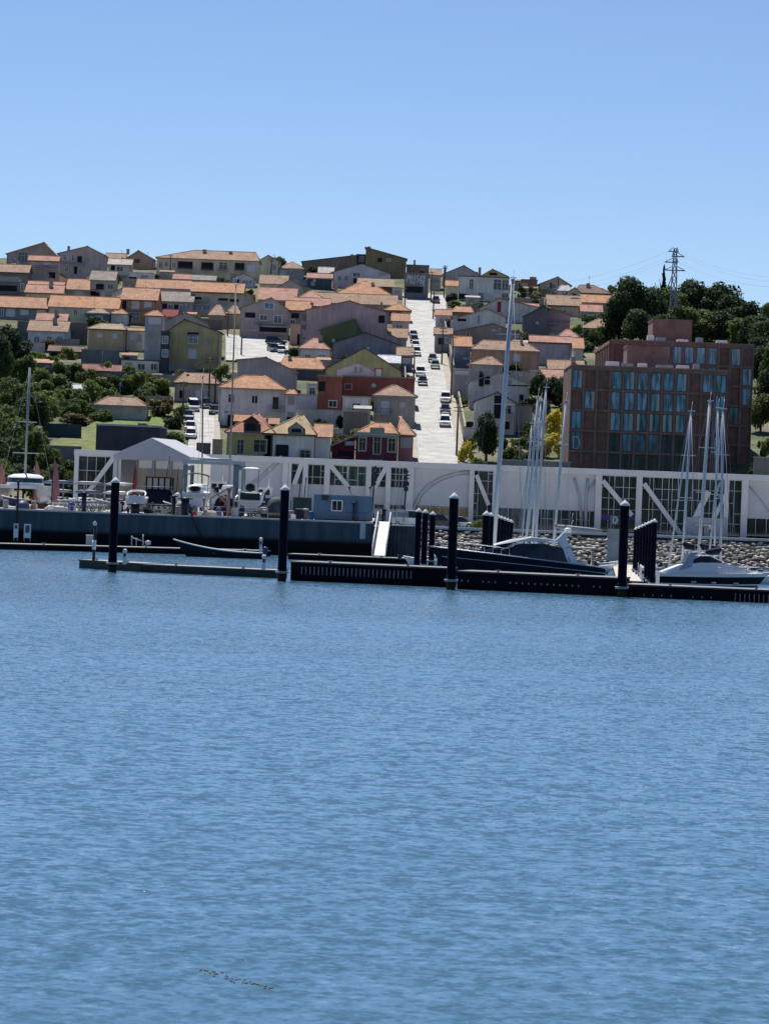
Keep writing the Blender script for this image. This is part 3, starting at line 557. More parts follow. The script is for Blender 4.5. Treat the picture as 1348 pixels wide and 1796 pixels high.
house(8, 'dark narrow house by the street behind the white sheet roof', 1064, 1170, 112, 260, 'S', 50, (.10, .11, .15), TERRA_B, [('g', 1120, 160, 60, 40)])
# ================= centre
house(3, 'slate blue gabled house with a blank wall above the yellow gable', 500, 1075, 985, 1140, 'F', 885, (.17, .19, .25), (.10, .10, .12), [], peak=775, L=10)
house(3, 'lilac gabled house with a red skylight peeping over the slate blue gable', 548, 1045, 925, 1060, 'F', 812, (.36, .32, .35), TERRA_B, [('r', 868, 888, 90, 36)], peak=790, L=10)
house(3, 'green gabled house with a blank mossy coloured wall', 392, 745, 865, 1080, 'F', 772, (.11, .15, .055), GREYT, [], peak=682, L=10)
house(3, 'very wide mauve pink gabled house with satellite dishes on the hill centre', 275, 960, 705, 1075, 'F', 618, MAUVE, TERRA_B, [('o', 910, 770, 44, 60), ('g', 255, 900, 8, 40)], peak=640, L=12)
house(3, 'shadowy balconied side block left of the wide mauve house', 232, 272, 730, 1060, 'X', 720, (.2, .16, .19), GREYT, [('g', 252, 800, 26, 26), ('g', 252, 870, 26, 26), ('g', 252, 950, 26, 26)], L=9, cat='house wing', name='house_wing')
house(3, 'peach walled hut with a tall slit door left of the green bush', 140, 225, 815, 990, 'X', 805, (.45, .33, .25), (.3, .28, .27), [('o', 210, 940, 14, 80)], L=5)
house(3, 'mauve house with a shallow orange roof and a narrow twin window by the street', 1000, 1142, 785, 905, 'S', 728, (.40, .32, .33), TERRA, [('d', 1060, 832, 56, 22)])
house(3, 'orange hip roofed house beside the upper street, dark eaves', 935, 1148, 700, 800, 'H', 646, (.34, .28, .24), TERRA_O, [('o', 1010, 725, 130, 24)], chim=[(910, 625, 18, 60)])
house(3, 'brown roofed lower house wing by the street under the lilac gable', 965, 1120, 925, 1060, 'S', 852, (.30, .24, .25), TERRA_B, [('r', 1020, 965, 50, 40), ('g', 1095, 990, 40, 60)])
house(3, 'small orange tiled porch house close to the cars on the street', 1045, 1160, 1078, 1180, 'S', 1015, (.12, .12, .15), TERRA, [('g', 1110, 1110, 50, 40)])
house(3, 'large orange hip roofed house with a rusty ridge below the white gable', 490, 1030, 585, 660, 'H', 455, (.42, .30, .22), TERRA_O, [('g', 600, 600, 40, 16)], rw=(745, 790), chim=[(525, 470, 24, 50), (630, 455, 24, 40), (835, 458, 24, 36)])
house(3, 'row of brownish pink tiles in front of the large orange hip roof', 375, 1035, 640, 720, 'S', 562, (.4, .3, .27), TERRA_B, [], chim=[(640, 575, 40, 40), (530, 590, 30, 30)])
house(3, 'house with a pale brown tile roof above the orange hip, red brown wall right', 710, 1008, 492, 570, 'S', 432, (.22, .11, .09), (.40, .29, .2), [('s', 700, 470, 8, 8)])
house(3, 'white lilac gabled house with dark eaves and small windows below the skyline block', 500, 985, 382, 510, 'F', 303, (.48, .47, .52), (.16, .15, .16), [('d', 555, 425, 22, 38), ('d', 610, 425, 22, 38), ('d', 700, 395, 56, 32), ('o', 690, 445, 28, 40), ('g', 925, 390, 50, 14)], peak=745, L=9)
house(3, 'dark walled house with a pinkish roof left of the white lilac gable', 285, 490, 422, 520, 'S', 388, (.07, .09, .12), TERRA_P, [('g', 330, 470, 30, 30)])
house(3, 'house with a pale sheet roof half behind the white lilac gable', 380, 500, 380, 430, 'S', 335, (.45, .40, .38), (.52, .47, .43), [])
house(3, 'tall olive brown monopitch block with the highest roof on the skyline', 775, 1120, 230, 420, 'P', 160, (.20, .165, .09), (.16, .14, .09), [('o', 895, 270, 30, 30), ('g', 970, 270, 40, 24)], yel=(165, 262), L=9, cat='building', name='building', chim=[(805, 155, 24, 16)])
house(3, 'brown blank wing with a slanting top left of the tallest skyline block', 240, 698, 258, 400, 'P', 230, (.17, .14, .115), (.15, .13, .11), [('g', 660, 230, 20, 12)], yel=(285, 232), L=8, cat='building wing', name='building_wing')
house(3, 'glazed dark recess between the two brown skyline blocks', 702, 778, 228, 400, 'X', 220, (.08, .09, .1), (.1, .1, .1), [('w', 740, 262, 40, 44)], L=7, cat='building wing', name='building_wing')
house(3, 'brown stepped end of the skyline block towards the street', 1122, 1310, 318, 420, 'X', 308, (.22, .17, .14), (.18, .15, .12), [('o', 1250, 375, 30, 20)], L=8, cat='building wing', name='building_wing', chim=[(1188, 270, 16, 40)])
graf = house(3, 'grey concrete garage block with white graffiti above the top of the street', 1105, 1308, 386, 600, 'X', 376, (.15, .165, .19), (.2, .2, .2), [('o', 1180, 520, 150, 46)], L=6, cat='garage', name='garage')
house(3, 'pale stuccoed cottage squeezed between tile roofs left of the street top', 1000, 1085, 508, 590, 'X', 498, (.5, .48, .5), (.45, .4, .36), [('g', 1040, 540, 40, 20)], L=5)
# ================= right of the street
house(4, 'lilac grey gabled house with blank wall on the skyline right of the street', 272, 590, 300, 400, 'F', 222, (.38, .34, .37), TERRA_B, [], peak=448, L=9, chim=[(290, 232, 24, 36), (447, 218, 20, 16)])
house(4, 'small house with two stepped balconies on the skyline beside the street top', 165, 255, 300, 420, 'S', 255, (.42, .36, .33), TERRA_B, [('g', 205, 335, 50, 30), ('B', 205, 360, 80, 20), ('g', 205, 400, 50, 30)])
house(4, 'cream cottage with an orange tile lean-to roof left of the white modern house', 295, 405, 392, 500, 'S', 352, CRM, TERRA_O, [])
modern = house(4, 'white modern cubic house with big dark upper glazing and roof deck', 405, 832, 320, 520, 'X', 308, (.64, .67, .71), (.12, .13, .15), [('d', 510, 378, 30, 80), ('d', 730, 382, 62, 86), ('d', 797, 386, 52, 86), ('d', 590, 482, 42, 62), ('s', 645, 480, 40, 60), ('d', 797, 478, 56, 48), ('g', 500, 492, 90, 24), ('o', 440, 480, 60, 40)], L=9)
house(4, 'yellowish gabled house top seen over the white modern house', 600, 818, 308, 380, 'F', 252, (.47, .36, .17), TERRA_O, [('o', 695, 292, 60, 18)], peak=690, L=8, chim=[(583, 235, 22, 60)])
house(4, 'brick red walled house with flat top behind the tall mast on the skyline', 935, 1068, 345, 460, 'X', 335, (.22, .10, .085), (.2, .12, .1), [('g', 960, 385, 40, 30)], L=7, chim=[(1032, 315, 56, 30)])
house(4, 'brownish gabled house with a red pillar at the right skyline', 1085, 1348, 382, 470, 'F', 318, (.40, .31, .25), TERRA_B, [('r', 1180, 390, 22, 60), ('r', 1243, 360, 12, 60), ('w', 1212, 392, 36, 40)], peak=1240, L=9)
house(4, 'pale lilac house with a long asymmetric gable and tall red window', 580, 1075, 590, 700, 'F', 500, (.52, .49, .50), TERRA_P, [('r', 745, 570, 34, 90), ('s', 900, 662, 60, 40), ('o', 830, 640, 20, 40)], peak=745, yel=(580, 575), L=9)
house(4, 'bright white gabled house with one slit window and a framed loggia', 335, 800, 690, 800, 'F', 588, (.62, .62, .66), TERRA_P, [('d', 572, 675, 14, 68), ('T', 430, 685, 76, 32)], peak=640, yel=(680, 660), L=9, chim=[(767, 615, 22, 40)])
house(4, 'orange hip roofed house with reddish wall behind the bright white gable', 345, 525, 618, 700, 'H', 572, (.40, .19, .15), TERRA_O, [('s', 375, 660, 40, 30)], rw=(390, 500))
house(4, 'brown house with a low shady gable between the white gable and orange house', 370, 925, 790, 880, 'F', 712, (.30, .24, .22), TERRA_B, [('r', 482, 805, 14, 40), ('s', 700, 768, 40, 8), ('s', 895, 822, 20, 12)], peak=695, L=8)
house(4, 'blue grey walled house with a bright orange lean-to roof by the pavement', 370, 505, 902, 1080, 'S', 825, (.24, .28, .33), TERRA_O, [('s', 470, 1005, 60, 16), ('g', 435, 960, 40, 30)])
orange = house(4, 'orange painted house with brown hip roof and a white shutter behind the tall mast', 518, 1085, 940, 1120, 'H', 862, ORA, TERRA_B, [('s', 895, 1000, 60, 60), ('g', 775, 990, 40, 40)], rw=(625, 950), chim=[(935, 820, 20, 50)])
house(4, 'dark slate gabled house left of the pink terrace house', 955, 1155, 640, 810, 'F', 562, (.15, .15, .17), (.14, .13, .14), [('s', 935, 660, 10, 60)], peak=1120, yel=(650, 585), L=9, chim=[(1105, 492, 40, 60)])
house(4, 'faded pink gabled house with a long terrace parapet', 1095, 1345, 645, 810, 'F', 590, (.42, .27, .28), TERRA_P, [('B', 1220, 700, 250, 22), ('g', 1250, 770, 120, 26)], peak=1190, yel=(650, 640), L=9)
house(4, 'wide lilac walled house with a strip of salmon roof left of the brick hotel', 1010, 1348, 868, 1060, 'S', 822, (.34, .32, .38), TERRA_P, [('g', 1335, 960, 10, 60)])
house(4, 'stone grey cottage with small pyramid tile roof in front of the orange house', 500, 775, 1062, 1210, 'H', 996, (.40, .37, .35), TERRA_B, [('o', 597, 1160, 26, 90), ('g', 720, 1100, 50, 40)], rw=(660, 680))
gw = house(9, 'grey white gabled house with two stacked roofs left of the big mast', 435, 875, 290, 500, 'F', 226, (.52, .50, .49), (.44, .42, .41), [('o', 520, 285, 28, 80), ('o', 563, 262, 36, 12), ('o', 563, 296, 34, 30), ('o', 815, 420, 24, 60), ('T', 790, 325, 160, 16), ('g', 720, 300, 40, 40), ('d', 860, 440, 40, 40)], peak=660, yel=(296, 312), L=10)
house(9, 'white house with dark gable trim and black timber chimney above the shrubs', 475, 780, 440, 690, 'F', 376, (.50, .52, .53), (.08, .09, .12), [('o', 640, 480, 44, 160), ('d', 712, 500, 54, 60), ('B', 712, 540, 70, 40), ('o', 700, 615, 50, 50), ('o', 440, 605, 40, 30)], peak=640, yel=(440, 455), L=8)
house(9, 'beige wall house with a yellow boarded balcony beside the pavement', 308, 440, 205, 400, 'X', 198, (.40, .36, .32), (.5, .45, .4), [('s', 375, 225, 100, 20), ('g', 360, 340, 80, 40)], L=7)
house(9, 'low house with wavy sheet cladding and white fence under the grey white gable', 775, 900, 470, 680, 'X', 460, (.30, .31, .34), (.2, .2, .22), [('B', 820, 640, 110, 40)], L=7)
house(5, 'low dark brown hip roofed house with a chimney on the right skyline', 165, 378, 330, 385, 'H', 284, (.22, .16, .13), (.24, .16, .12), [('o', 250, 345, 60, 16)], chim=[(246, 266, 22, 26)], rw=(200, 290))
house(5, 'orange tiled house left of the big dark trees', 205, 385, 385, 450, 'S', 342, (.4, .33, .28), TERRA_O, [])
house(5, 'white walled cottage at the edge of the dark trees', 332, 395, 372, 440, 'S', 350, (.62, .62, .62), TERRA, [('g', 360, 395, 20, 20)])
house(5, 'beige house with patched roof and a brick chimney below the skyline trees', 0, 200, 402, 470, 'S', 344, (.48, .41, .35), TERRA_B, [('d', 90, 438, 40, 14), ('g', 40, 430, 30, 20)], chim=[(166, 354, 58, 46)])
house(5, 'beige cottage with pyramid tile roof just left of the hotel', 190, 412, 545, 620, 'H', 486, (.46, .39, .34), TERRA_B, [('s', 265, 580, 50, 36), ('g', 350, 575, 50, 30)], rw=(320, 345))
house(5, 'cream box house with orange tile edge touching the hotel', 158, 215, 664, 750, 'S', 604, (.58, .54, .5), TERRA_O, [])
house(5, 'pale house under a white vaulted roof on the right ridge', 62, 152, 316, 370, 'H', 283, PALE, (.5, .5, .52), [('g', 100, 335, 30, 16)], rw=(90, 125))
house(5, 'brown roofed bungalow at the right end of the ridge by the dark trees', 285, 385, 336, 380, 'H', 302, BEI, TERRA_B, [('g', 340, 352, 30, 14)], chim=[(302, 296, 14, 16)])
house(5, 'grey gabled house low on the ridge between the red pillar house and brown bungalow', 120, 200, 322, 390, 'F', 296, (.42, .38, .35), TERRA_B, [('o', 160, 340, 20, 16)], peak=165, L=8)
house(5, 'beige walled house with long pink tiles above the pyramid roofed cottage', 205, 330, 440, 500, 'S', 402, (.45, .38, .33), TERRA_P, [('g', 270, 462, 30, 16)])
house(5, 'far cottage with orange roof at the right picture edge beyond the trees', 1305, 1420, 530, 600, 'S', 498, (.42, .36, .3), TERRA_O, [('g', 1330, 555, 30, 30)])

house(4, 'narrow lilac house with low orange roof tight against the right pavement', 212, 338, 640, 760, 'S', 598, (.42, .38, .42), TERRA, [('d', 260, 690, 30, 40), ('g', 305, 690, 30, 40)])
house(4, 'dark brown roofed house tight against the right pavement above the beige wall house', 205, 345, 800, 960, 'S', 752, (.26, .24, .25), TERRA_B, [('o', 255, 860, 40, 50), ('w', 310, 850, 30, 40)])
house(4, 'grey flat roofed box with pale parapet under the stone grey cottage', 352, 500, 1120, 1250, 'X', 1106, (.32, .33, .36), (.55, .54, .5), [('d', 415, 1220, 70, 60), ('g', 470, 1160, 30, 30)], L=7)
house(4, 'long low beige terrace building behind the grey white stacked gable', 845, 1110, 1125, 1230, 'X', 1112, (.40, .37, .35), (.42, .4, .38), [('g', 900, 1160, 70, 40)], L=6)
house(4, 'weathered tile roofed house wedged between slate gable and white modern house', 875, 1090, 590, 690, 'S', 545, (.42, .38, .36), TERRA_P, [('g', 960, 620, 60, 20)], L=7, D=ground(720 + 980 / 4.8143, 420 + 600 / 4.8143).y)
house(9, 'small whitewashed outhouse with steps at the foot of the grey retaining wall', 385, 470, 640, 720, 'X', 632, (.55, .55, .55), (.5, .5, .5), [('o', 430, 610, 40, 30)], L=4, cat='outhouse', name='outhouse')
# wedged houses: the small one-storey houses that close the gaps of the hill (surveyed only roughly)
hrr = random.Random(23); cols = [('cream', (.60, .54, .42)), ('white', (.68, .68, .67)), ('pink', (.55, .36, .33)), ('pale yellow', (.58, .50, .28)), ('grey', (.40, .39, .39)), ('peach', (.58, .40, .28)), ('pale blue', (.45, .52, .60)), ('ochre', (.46, .33, .16)), ('lilac', (.46, .40, .46))]
rfs = [('orange', TERRA_O), ('terracotta', TERRA), ('brown', TERRA_B), ('salmon', TERRA_P), ('straw', STRAW)]
for q_ in range(10): FACE.append((398 + q_ * 11, 409 + q_ * 11, 590, 636, 745))
FACE.append((320, 380, 712, 800, 640))
ZR[0] = (0.0, 0.0, 1.0); nput = tries = 0; seen = set()
while nput < 34 and tries < 9000:
    tries += 1; D = hrr.uniform(600, 850); t_ = hrr.uniform(-.114, .062); x = t_ * D; w_ = hrr.uniform(5.5, 9.0)
    if abs(x - street_x(D)) < w_ / 2 + 6: continue
    pxl = CX + t_ * F
    if (300 < pxl < 415 and D < 655) or (360 < pxl < 535 and 650 < D < 750) or (pxl > 985 and D < 700): continue
    if pxl < 330 and D < 655: continue
    if (785 < pxl < 915 and D > 735) or (pxl > 900 and D > 800): continue
    if any(abs(x - hx) < (hw + w_) / 2 + .25 and hd - 8.2 < D < hd + (hl_ or 11) + .4 for hx, hd, hw, hl_ in FOOT): continue
    z = gz(x, D); eh = hrr.uniform(3.0, 4.6); pf = lambda zz: (CX + F * x / D * cR + F * (zz - CAMZ) / D * sR, HOR - (F * (zz - CAMZ) / D * cR - F * x / D * sR))
    (pu, pv), (qu, qv) = pf(z + eh), pf(z); wp = w_ * F / D; pxm = pu; top = pv - 2 * F / D
    if any(0 < fd - D < 150 and max(0, min(fb, pu + wp / 2) - max(fa, pu - wp / 2)) * max(0, min(fz, qv) - max(fy0, top)) > .16 * (fb - fa) * (fz - fy0) for fa, fb, fy0, fz, fd in FACE): continue
    front = [lb for lb, o_ in HOUSES.items() if 4 < D - o_.location.y < 75 and abs(o_.location.x - x) < 9]
    if not front: continue
    nb = min(front, key=lambda lb: D - HOUSES[lb].location.y); nb = nb.split(' with ')[0].split(' under ')[0].split(' behind ')[0].split(' on ')[0]; nb = ' '.join(nb.split()[:7])
    cn, cc = hrr.choice(cols); rn, rcx = hrr.choice(rfs); kind = hrr.choice('SSHF'); lab = 'small %s house with %s roof just above the %s' % (cn, rn, nb)
    if lab in seen or len(lab.split()) > 16: continue
    seen.add(lab); s_ = F / D; wn_ = [(hrr.choice('sdgdw'), pxm + dx * wp, pv + eh * s_ * .5, 1.0 * s_, 1.15 * s_) for dx in ((-.28, .05, .32) if w_ > 7 else (-.22, .25))]
    hL = hrr.uniform(5.5, 7.5)
    house(0, lab, pxm - wp / 2, pxm + wp / 2, pv, qv, kind, pv - (1.9 if kind == 'F' else hrr.uniform(1.5, 2.1)) * s_, cc, rcx, wn_, L=hL, D=D, over=.3, chim=[(pxm + wp * .2, pv - 2.7 * s_, .8 * s_, 1.2 * s_)] if hrr.random() < .5 else ()); nput += 1
print('wedged houses', nput)
# extra parts: dormers, stair, pediment, graffiti
def dormer(root, x, z, w, h, y0, m, rc):
    k = MB(); k.extr([(x - w / 2, y0, z), (x + w / 2, y0, z), (x + w / 2, y0, z + h), (x, y0, z + h + w * .38), (x - w / 2, y0, z + h)], (0, 2.6, 0)); d = k.build('dormer', m, root)
    k = MB()
    for sx in (-1, 1):
        k.extr([(x, y0 - .2, z + h + w * .38 + .02), (x + sx * (w / 2 + .25), y0 - .2, z + h - .17), (x + sx * (w / 2 + .25), y0 - .2, z + h - .03), (x, y0 - .2, z + h + w * .38 + .16)], (0, 2.9, 0))
    k.build('dormer_roof', tilemat(rc), d); add_window(root, 'o', x, y0, z + h * .5, w * .62, h * .62)
def local(root, px, py, dy=0):
    q = at(px, py, root.location.y + dy); return (q.x - root.location.x, q.z - root.location.z)
x, z = local(yh, 240 + 965 / 4.8143, 600 + 768 / 4.8143, .5); dormer(yh, x, z - .2, 2.1, 1.9, .3, mat('dormer_dark', (.07, .05, .06), .8, .15), (.44, .2, .13))
x, z = local(w2, 480 + 190 / 4.8143, 600 + 772 / 4.8143, .5); dormer(w2, x, z - .1, 2.1, .9, .3, wallmat((.5, .52, .54)), (.46, .34, .19))
k = MB(); x0_, z0_ = local(mar, 480 + 700 / 4.8143, 600 + 778 / 4.8143); x1_, z1_ = local(mar, 480 + 1046 / 4.8143, 600 + 735 / 4.8143)
k.box(x0_ - .1, x1_ + .1, -.42, -.06, z0_ - .35, z0_ + .35); xc = (x0_ + x1_) / 2; k.box(xc - 1.1, xc + 1.1, -.4, -.08, z0_ + .352, z0_ + 1.1)
k.build('parapet', mat('parapet_stone_green', (.26, .30, .28), .8, .2), mar)
k = MB(); 
for a, b2 in (((485, 1152), (655, 1062)),):
    xa, za = local(olive, 240 + a[0] / 4.8143, 400 + a[1] / 4.8143); xb, zb_ = local(olive, 240 + b2[0] / 4.8143, 400 + b2[1] / 4.8143)
    N = 12
    for i in range(N):
        u0_, u1_ = i / N, (i + 1) / N
        k.box(xa + (xb - xa) * u0_, xa + (xb - xa) * u1_ - .003, -1.2, -.1, za - .9, za + (zb_ - za) * u1_ - .5)
    k.extr([(xa, -1.25, za - .7), (xb, -1.25, zb_ - .7), (xb, -1.25, zb_ + .1), (xa, -1.25, za + .1)], (0, -.12, 0))
k.build('stair', wallmat((.42, .37, .2)), olive)
# graffiti strokes on the garage and on the lilac wall
def strokes(root, pts, zr_, wdt, m, name='graffiti'):
    ox, oy, s = ZR[zr_]; k = MB()
    for line in pts:
        q = [local(root, ox + a / s, oy + b2 / s) for a, b2 in line]
        for i, (a, b2) in enumerate(zip(q[:-1], q[1:])): k.bar((a[0], -.02 - .004 * (i % 2), a[1]), (b2[0], -.02 - .004 * (i % 2), b2[1]), .012, wdt)
    k.build(name, m, root)
GR = mat('spray_paint_white', (.42, .47, .52), .8, .2)
strokes(graf, [[(1122, 460), (1130, 395), (1142, 430), (1152, 395), (1152, 470)], [(1168, 400), (1166, 462), (1180, 470), (1190, 455), (1188, 395)], [(1222, 400), (1204, 412), (1224, 440), (1206, 460)],
               [(1238, 470), (1238, 400)], [(1260, 398), (1240, 430), (1264, 465)], [(1275, 420), (1262, 400), (1270, 440), (1256, 480), (1276, 490)]], 3, .34, GR)
lil = HOUSES['wide lilac walled house with a strip of salmon roof left of the brick hotel']
strokes(lil, [[(1245, 1065), (1245, 1050), (1262, 1050), (1262, 1068), (1245, 1066)], [(1275, 1062), (1270, 1050), (1285, 1050), (1282, 1066)], [(1305, 1045), (1295, 1060), (1303, 1068), (1306, 1090)], [(1210, 1050), (1215, 1035), (1228, 1040)]], 4, .25, mat('spray_paint_pale', (.55, .55, .6), .8, .1))
# ------------------------------------------------------------------ brick hotel (two blocks)
m, n, l, p = node_mat('red_brick')
tc = n.new('ShaderNodeTexCoord')
mp = n.new('ShaderNodeMapping'); mp.inputs['Rotation'].default_value = (R(90), 0, 0); l.new(tc.outputs['Object'], mp.inputs['Vector'])
bt = n.new('ShaderNodeTexBrick'); bt.inputs['Scale'].default_value = 3.0; bt.inputs['Color1'].default_value = (.25, .155, .13, 1); bt.inputs['Color2'].default_value = (.20, .125, .105, 1); bt.inputs['Mortar'].default_value = (.24, .175, .16, 1)
l.new(mp.outputs['Vector'], bt.inputs['Vector'])
t = n.new('ShaderNodeTexNoise'); t.inputs['Scale'].default_value = .5; t.inputs['Detail'].default_value = 7; l.new(tc.outputs['Object'], t.inputs['Vector'])
b2 = noisemix(n, l, t.outputs['Fac'], .35, .65, (.68, .68, .7), (1.1, 1.05, 1.05))
mx = n.new('ShaderNodeMix'); mx.data_type = 'RGBA'; mx.blend_type = 'MULTIPLY'; mx.inputs['Factor'].default_value = 1
l.new(bt.outputs['Color'], mx.inputs['A']); l.new(b2, mx.inputs['B']); l.new(mx.outputs['Result'], p.inputs['Base Color']); p.inputs['Roughness'].default_value = .9
BRICK = m
PANEL = mat('brick_panel_dark', (.185, .115, .10), .9, .2, .8)
HG = [glass('hotel_glass_%d' % i, c, .05) for i, c in enumerate([(.11, .28, .40), (.15, .30, .43), (.06, .18, .23), (.012, .045, .06)])]
CURT = mat('curtain', (.42, .47, .47), .9, .2, 4, stretch=(3, 1, .2))
def glazing(root, x, z, w, h, g, curtain=0):
    k = MB(); t = .07
    k.box(x - w / 2, x - w / 2 + t, .06, .22, z, z + h); k.box(x + w / 2 - t, x + w / 2, .06, .22, z, z + h); k.box(x - w / 2 + t, x + w / 2 - t, .06, .22, z, z + t); k.box(x - w / 2 + t, x + w / 2 - t, .06, .22, z + h - t, z + h)
    k.box(x - .02, x + .02, .08, .2, z + t, z + h - t)
    o = k.build('window', DKMETAL, root)
    k = MB(); k.box(x - w / 2 + t, x + w / 2 - t, .15, .19, z + t, z + h - t); k.build('pane', g, o)
    if curtain:
        k = MB(); n_ = 7; cw = w * .28
        for s in ((-1, 1) if curtain == 2 else (curtain if curtain in (-1, 1) else 1,)):
            pts = [(x + s * (w / 2 - t - cw * i / n_), .135 - .03 * (i % 2)) for i in range(n_ + 1)]
            k.grid([[(a, b3, z + t) for a, b3 in pts], [(a, b3, z + h - t) for a, b3 in pts]], smooth=False)
        k.build('curtain', CURT, o)
def hotel_block(label, D, px0, px1, pyt, pyb, cols, rows, pat, L):
    xm = (px0 + px1) / 2; P = at(xm, pyt, D); zb = gz(P.x, D); H = P.z - zb
    W = (px1 - px0) * D / F; cw = W / cols; rh = rows
    root = thing('brick_hotel', label, 'hotel', (P.x, D, zb)); k = MB(); k.box(-W / 2, W / 2, .3, L, -6, H - .02)
    k.build('wall', PANEL, root); g = MB(); pw = .38
    for i in range(cols + 1): x = -W / 2 + cw * i; a, b3 = (x - pw / 2, x + pw / 2) if 0 < i < cols else ((x, x + pw / 2) if i == 0 else (x - pw / 2, x)); g.box(a, b3, 0, .298, -6, H)
    nr = len(pat)
    for r in range(nr + 1):
        z = H - .55 - r * rh
        for i in range(cols):
            a = -W / 2 + cw * i + pw / 2 if i else -W / 2 + pw / 2
            g.box(a + .001, -W / 2 + cw * (i + 1) - pw / 2 - .001, .02, .297, z - (0 if r else 0) - .05, z + (.55 if r == 0 else .3))
    g.build('facade_grid', BRICK, root)
    rr = random.Random(3)
    for r, line in enumerate(pat):
        zt = H - .55 - r * rh - .05; z = H - .55 - (r + 1) * rh + .3
        for i, ch in enumerate(line):
            if ch == '.': continue
            x = -W / 2 + cw * (i + .5)
            gi = {'g': rr.choice([0, 0, 1, 1]), 'c': rr.choice([0, 2]), 'd': 3, 'm': 2}[ch]
            glazing(root, x, z + .01, cw - pw - .02, zt - z - .02, HG[gi], {'c': rr.choice([1, 2, -1, 2]), 'g': rr.choice([0, 0, 0, 1])}.get(ch, 0))
    rk = MB(); rk.box(-W / 2 - .06, W / 2 + .06, -.06, L + .06, H + .003, H + .16); ro = rk.build('roof', mat('roof_coping_pink', (.30, .2, .18), .8, .2), root)
    return root, ro, W, H
hf, hfr, W, H = hotel_block('front block of the brick hotel, facing the marina with a grid of blue windows', 508.0, 1001.5, 1276, 646, 835, 12, 3.06,
    ['g..gggggg.gg', '.g.gggggg..g', 'g..cccccc..g', 'm..dmmmdd..g', '...dddddd...', '............'], 22)
def rel(root, px, py, dy=0): q = at(px, py, root.location.y + dy); return q.x - root.location.x, q.z - root.location.z
x0_, z0_ = rel(hf, 1098, 642, 8); x1_, z1_ = rel(hf, 1172, 610, 8)
k = MB(); k.box(x0_, x1_, 8, 16, H + .2, z1_); k.box(x0_ - .08, x1_ + .08, 7.92, 16.08, z1_ + .002, z1_ + .15); k.build('plant_room', BRICK, hfr)
for i, (a, b3, hh) in enumerate([(1062, 1085, .7), (1090, 1110, .5), (1118, 1134, .6), (1150, 1180, .45), (1186, 1208, .5), (1215, 1226, .8)]):
    xa, _ = rel(hf, a, 640, 3); xb, _ = rel(hf, b3, 640, 3); k = MB(); k.box(xa, xb, 3, 4.2, H + .165, H + .165 + hh); k.box(xa + .1, xb - .1, 3.1, 4.1, H + .17 + hh, H + .25 + hh); k.build('roof_unit', [WHITE, GREYMETAL][i % 2], hfr)
# pale lettering in the lowest left window
k = MB(); x_, z_ = rel(hf, 1013.5, 778); pts = [(x_ - .75, z_ + 1.0), (x_ - .2, z_ + 1.0), (x_ + .1, z_ + .5), (x_ + .1, z_ - .2), (x_ - .15, z_ - .7), (x_ - .75, z_ - .7), (x_ - .75, z_ + 1.0)]
k.tube([(a, .1, b3) for a, b3 in pts], .06, 6); k.tube([(x_ + .25, .1, z_ - .7), (x_ + .3, .1, z_ + .9)], .05, 6); k.tube([(x_ + .3, .1, z_ - .9), (x_ + .7, .1, z_ - .6)], .05, 6)
k.build('window_lettering', mat('pale_lettering', (.6, .7, .75), .5, .05), hf)
hr, hrr, W2, H2 = hotel_block('rear block of the brick hotel, standing higher behind the front block', 536.0, 1074, 1322, 601, 800, 12, 3.06,
    ['.g..ggggg.g.', '...mmmmmm..g', '...........g', '..........m.', '............', '............', '............', '............'], 40)
k = MB()
for i in range(9): y = 2 + i * 4.2; k.box(-W2 / 2 - .5, -W2 / 2 - .005, y, y + 1.0, -4, H2 - .6)
k.box(-W2 / 2 - .55, -W2 / 2 - .005, .4, 40, H2 - .59, H2 - .05); k.build('side_fins', mat('sunlit_fin_brick', (.30, .17, .15), .9, .2), hr)  # lighter brick colour paints the sunlit side into the fins
x0_, _ = rel(hr, 1143, 600, 10); x1_, z1_ = rel(hr, 1213, 563, 10)
k = MB(); k.box(x0_, x1_, 10, 20, H2 + .17, z1_); k.box(x0_ - .08, x1_ + .08, 9.92, 20.08, z1_ + .002, z1_ + .15); k.build('plant_room', BRICK, hrr)
for i, (a, b3, hh) in enumerate([(1134, 1146, .9), (1150, 1166, .6), (1186, 1206, .4), (1220, 1232, .8), (1255, 1275, .5)]):
    xa, _ = rel(hr, a, 600, 3); xb, _ = rel(hr, b3, 600, 3); k = MB(); k.box(xa, xb, 3, 4.2, H2 + .165, H2 + .165 + hh); k.box(xa + .1, xb - .1, 3.1, 4.1, H2 + .17 + hh, H2 + .25 + hh); k.build('roof_unit', [WHITE, GREYMETAL][i % 2], hrr)

# ------------------------------------------------------------------ long white marina building
MD = 430.0; mo = at(700, 880, MD)
mbld = thing('marina_building', 'long low white marina building with truss beams and tall windows behind the quay', 'marina building', (mo.x, MD, 3.2))
def FA(px, py, dy=0): q = at(px, py, MD + dy); return q.x - mo.x, q.z - 3.2
def rect(k, x0, x1, y0, y1, d0, d1, py=None):
    """x bearings measured at the height where they are seen; heights at the middle"""
    ym = (y0 + y1) / 2; xa, _ = FA(x0, ym); xb, _ = FA(x1, ym); _, zt = FA((x0 + x1) / 2, y0); _, zb_ = FA((x0 + x1) / 2, y1)
    k.box(xa, xb, d0, d1, zb_, zt)
CLAD = mat('white_cladding', (.60, .615, .64), .55, .06, .3); TRUSS = mat('truss_white', (.66, .67, .685), .5, .06)
_, ztop = FA(700, 811); zroof = ztop
xl, xr = FA(131, 800)[0], FA(1440, 850)[0]
k = MB(); k.box(xl, xr, -.75, 12, zroof - .62, zroof); k.box(xl, xr, -.3, 12, zroof + .003, zroof + .12); k.build('roof_beam', TRUSS, mbld)
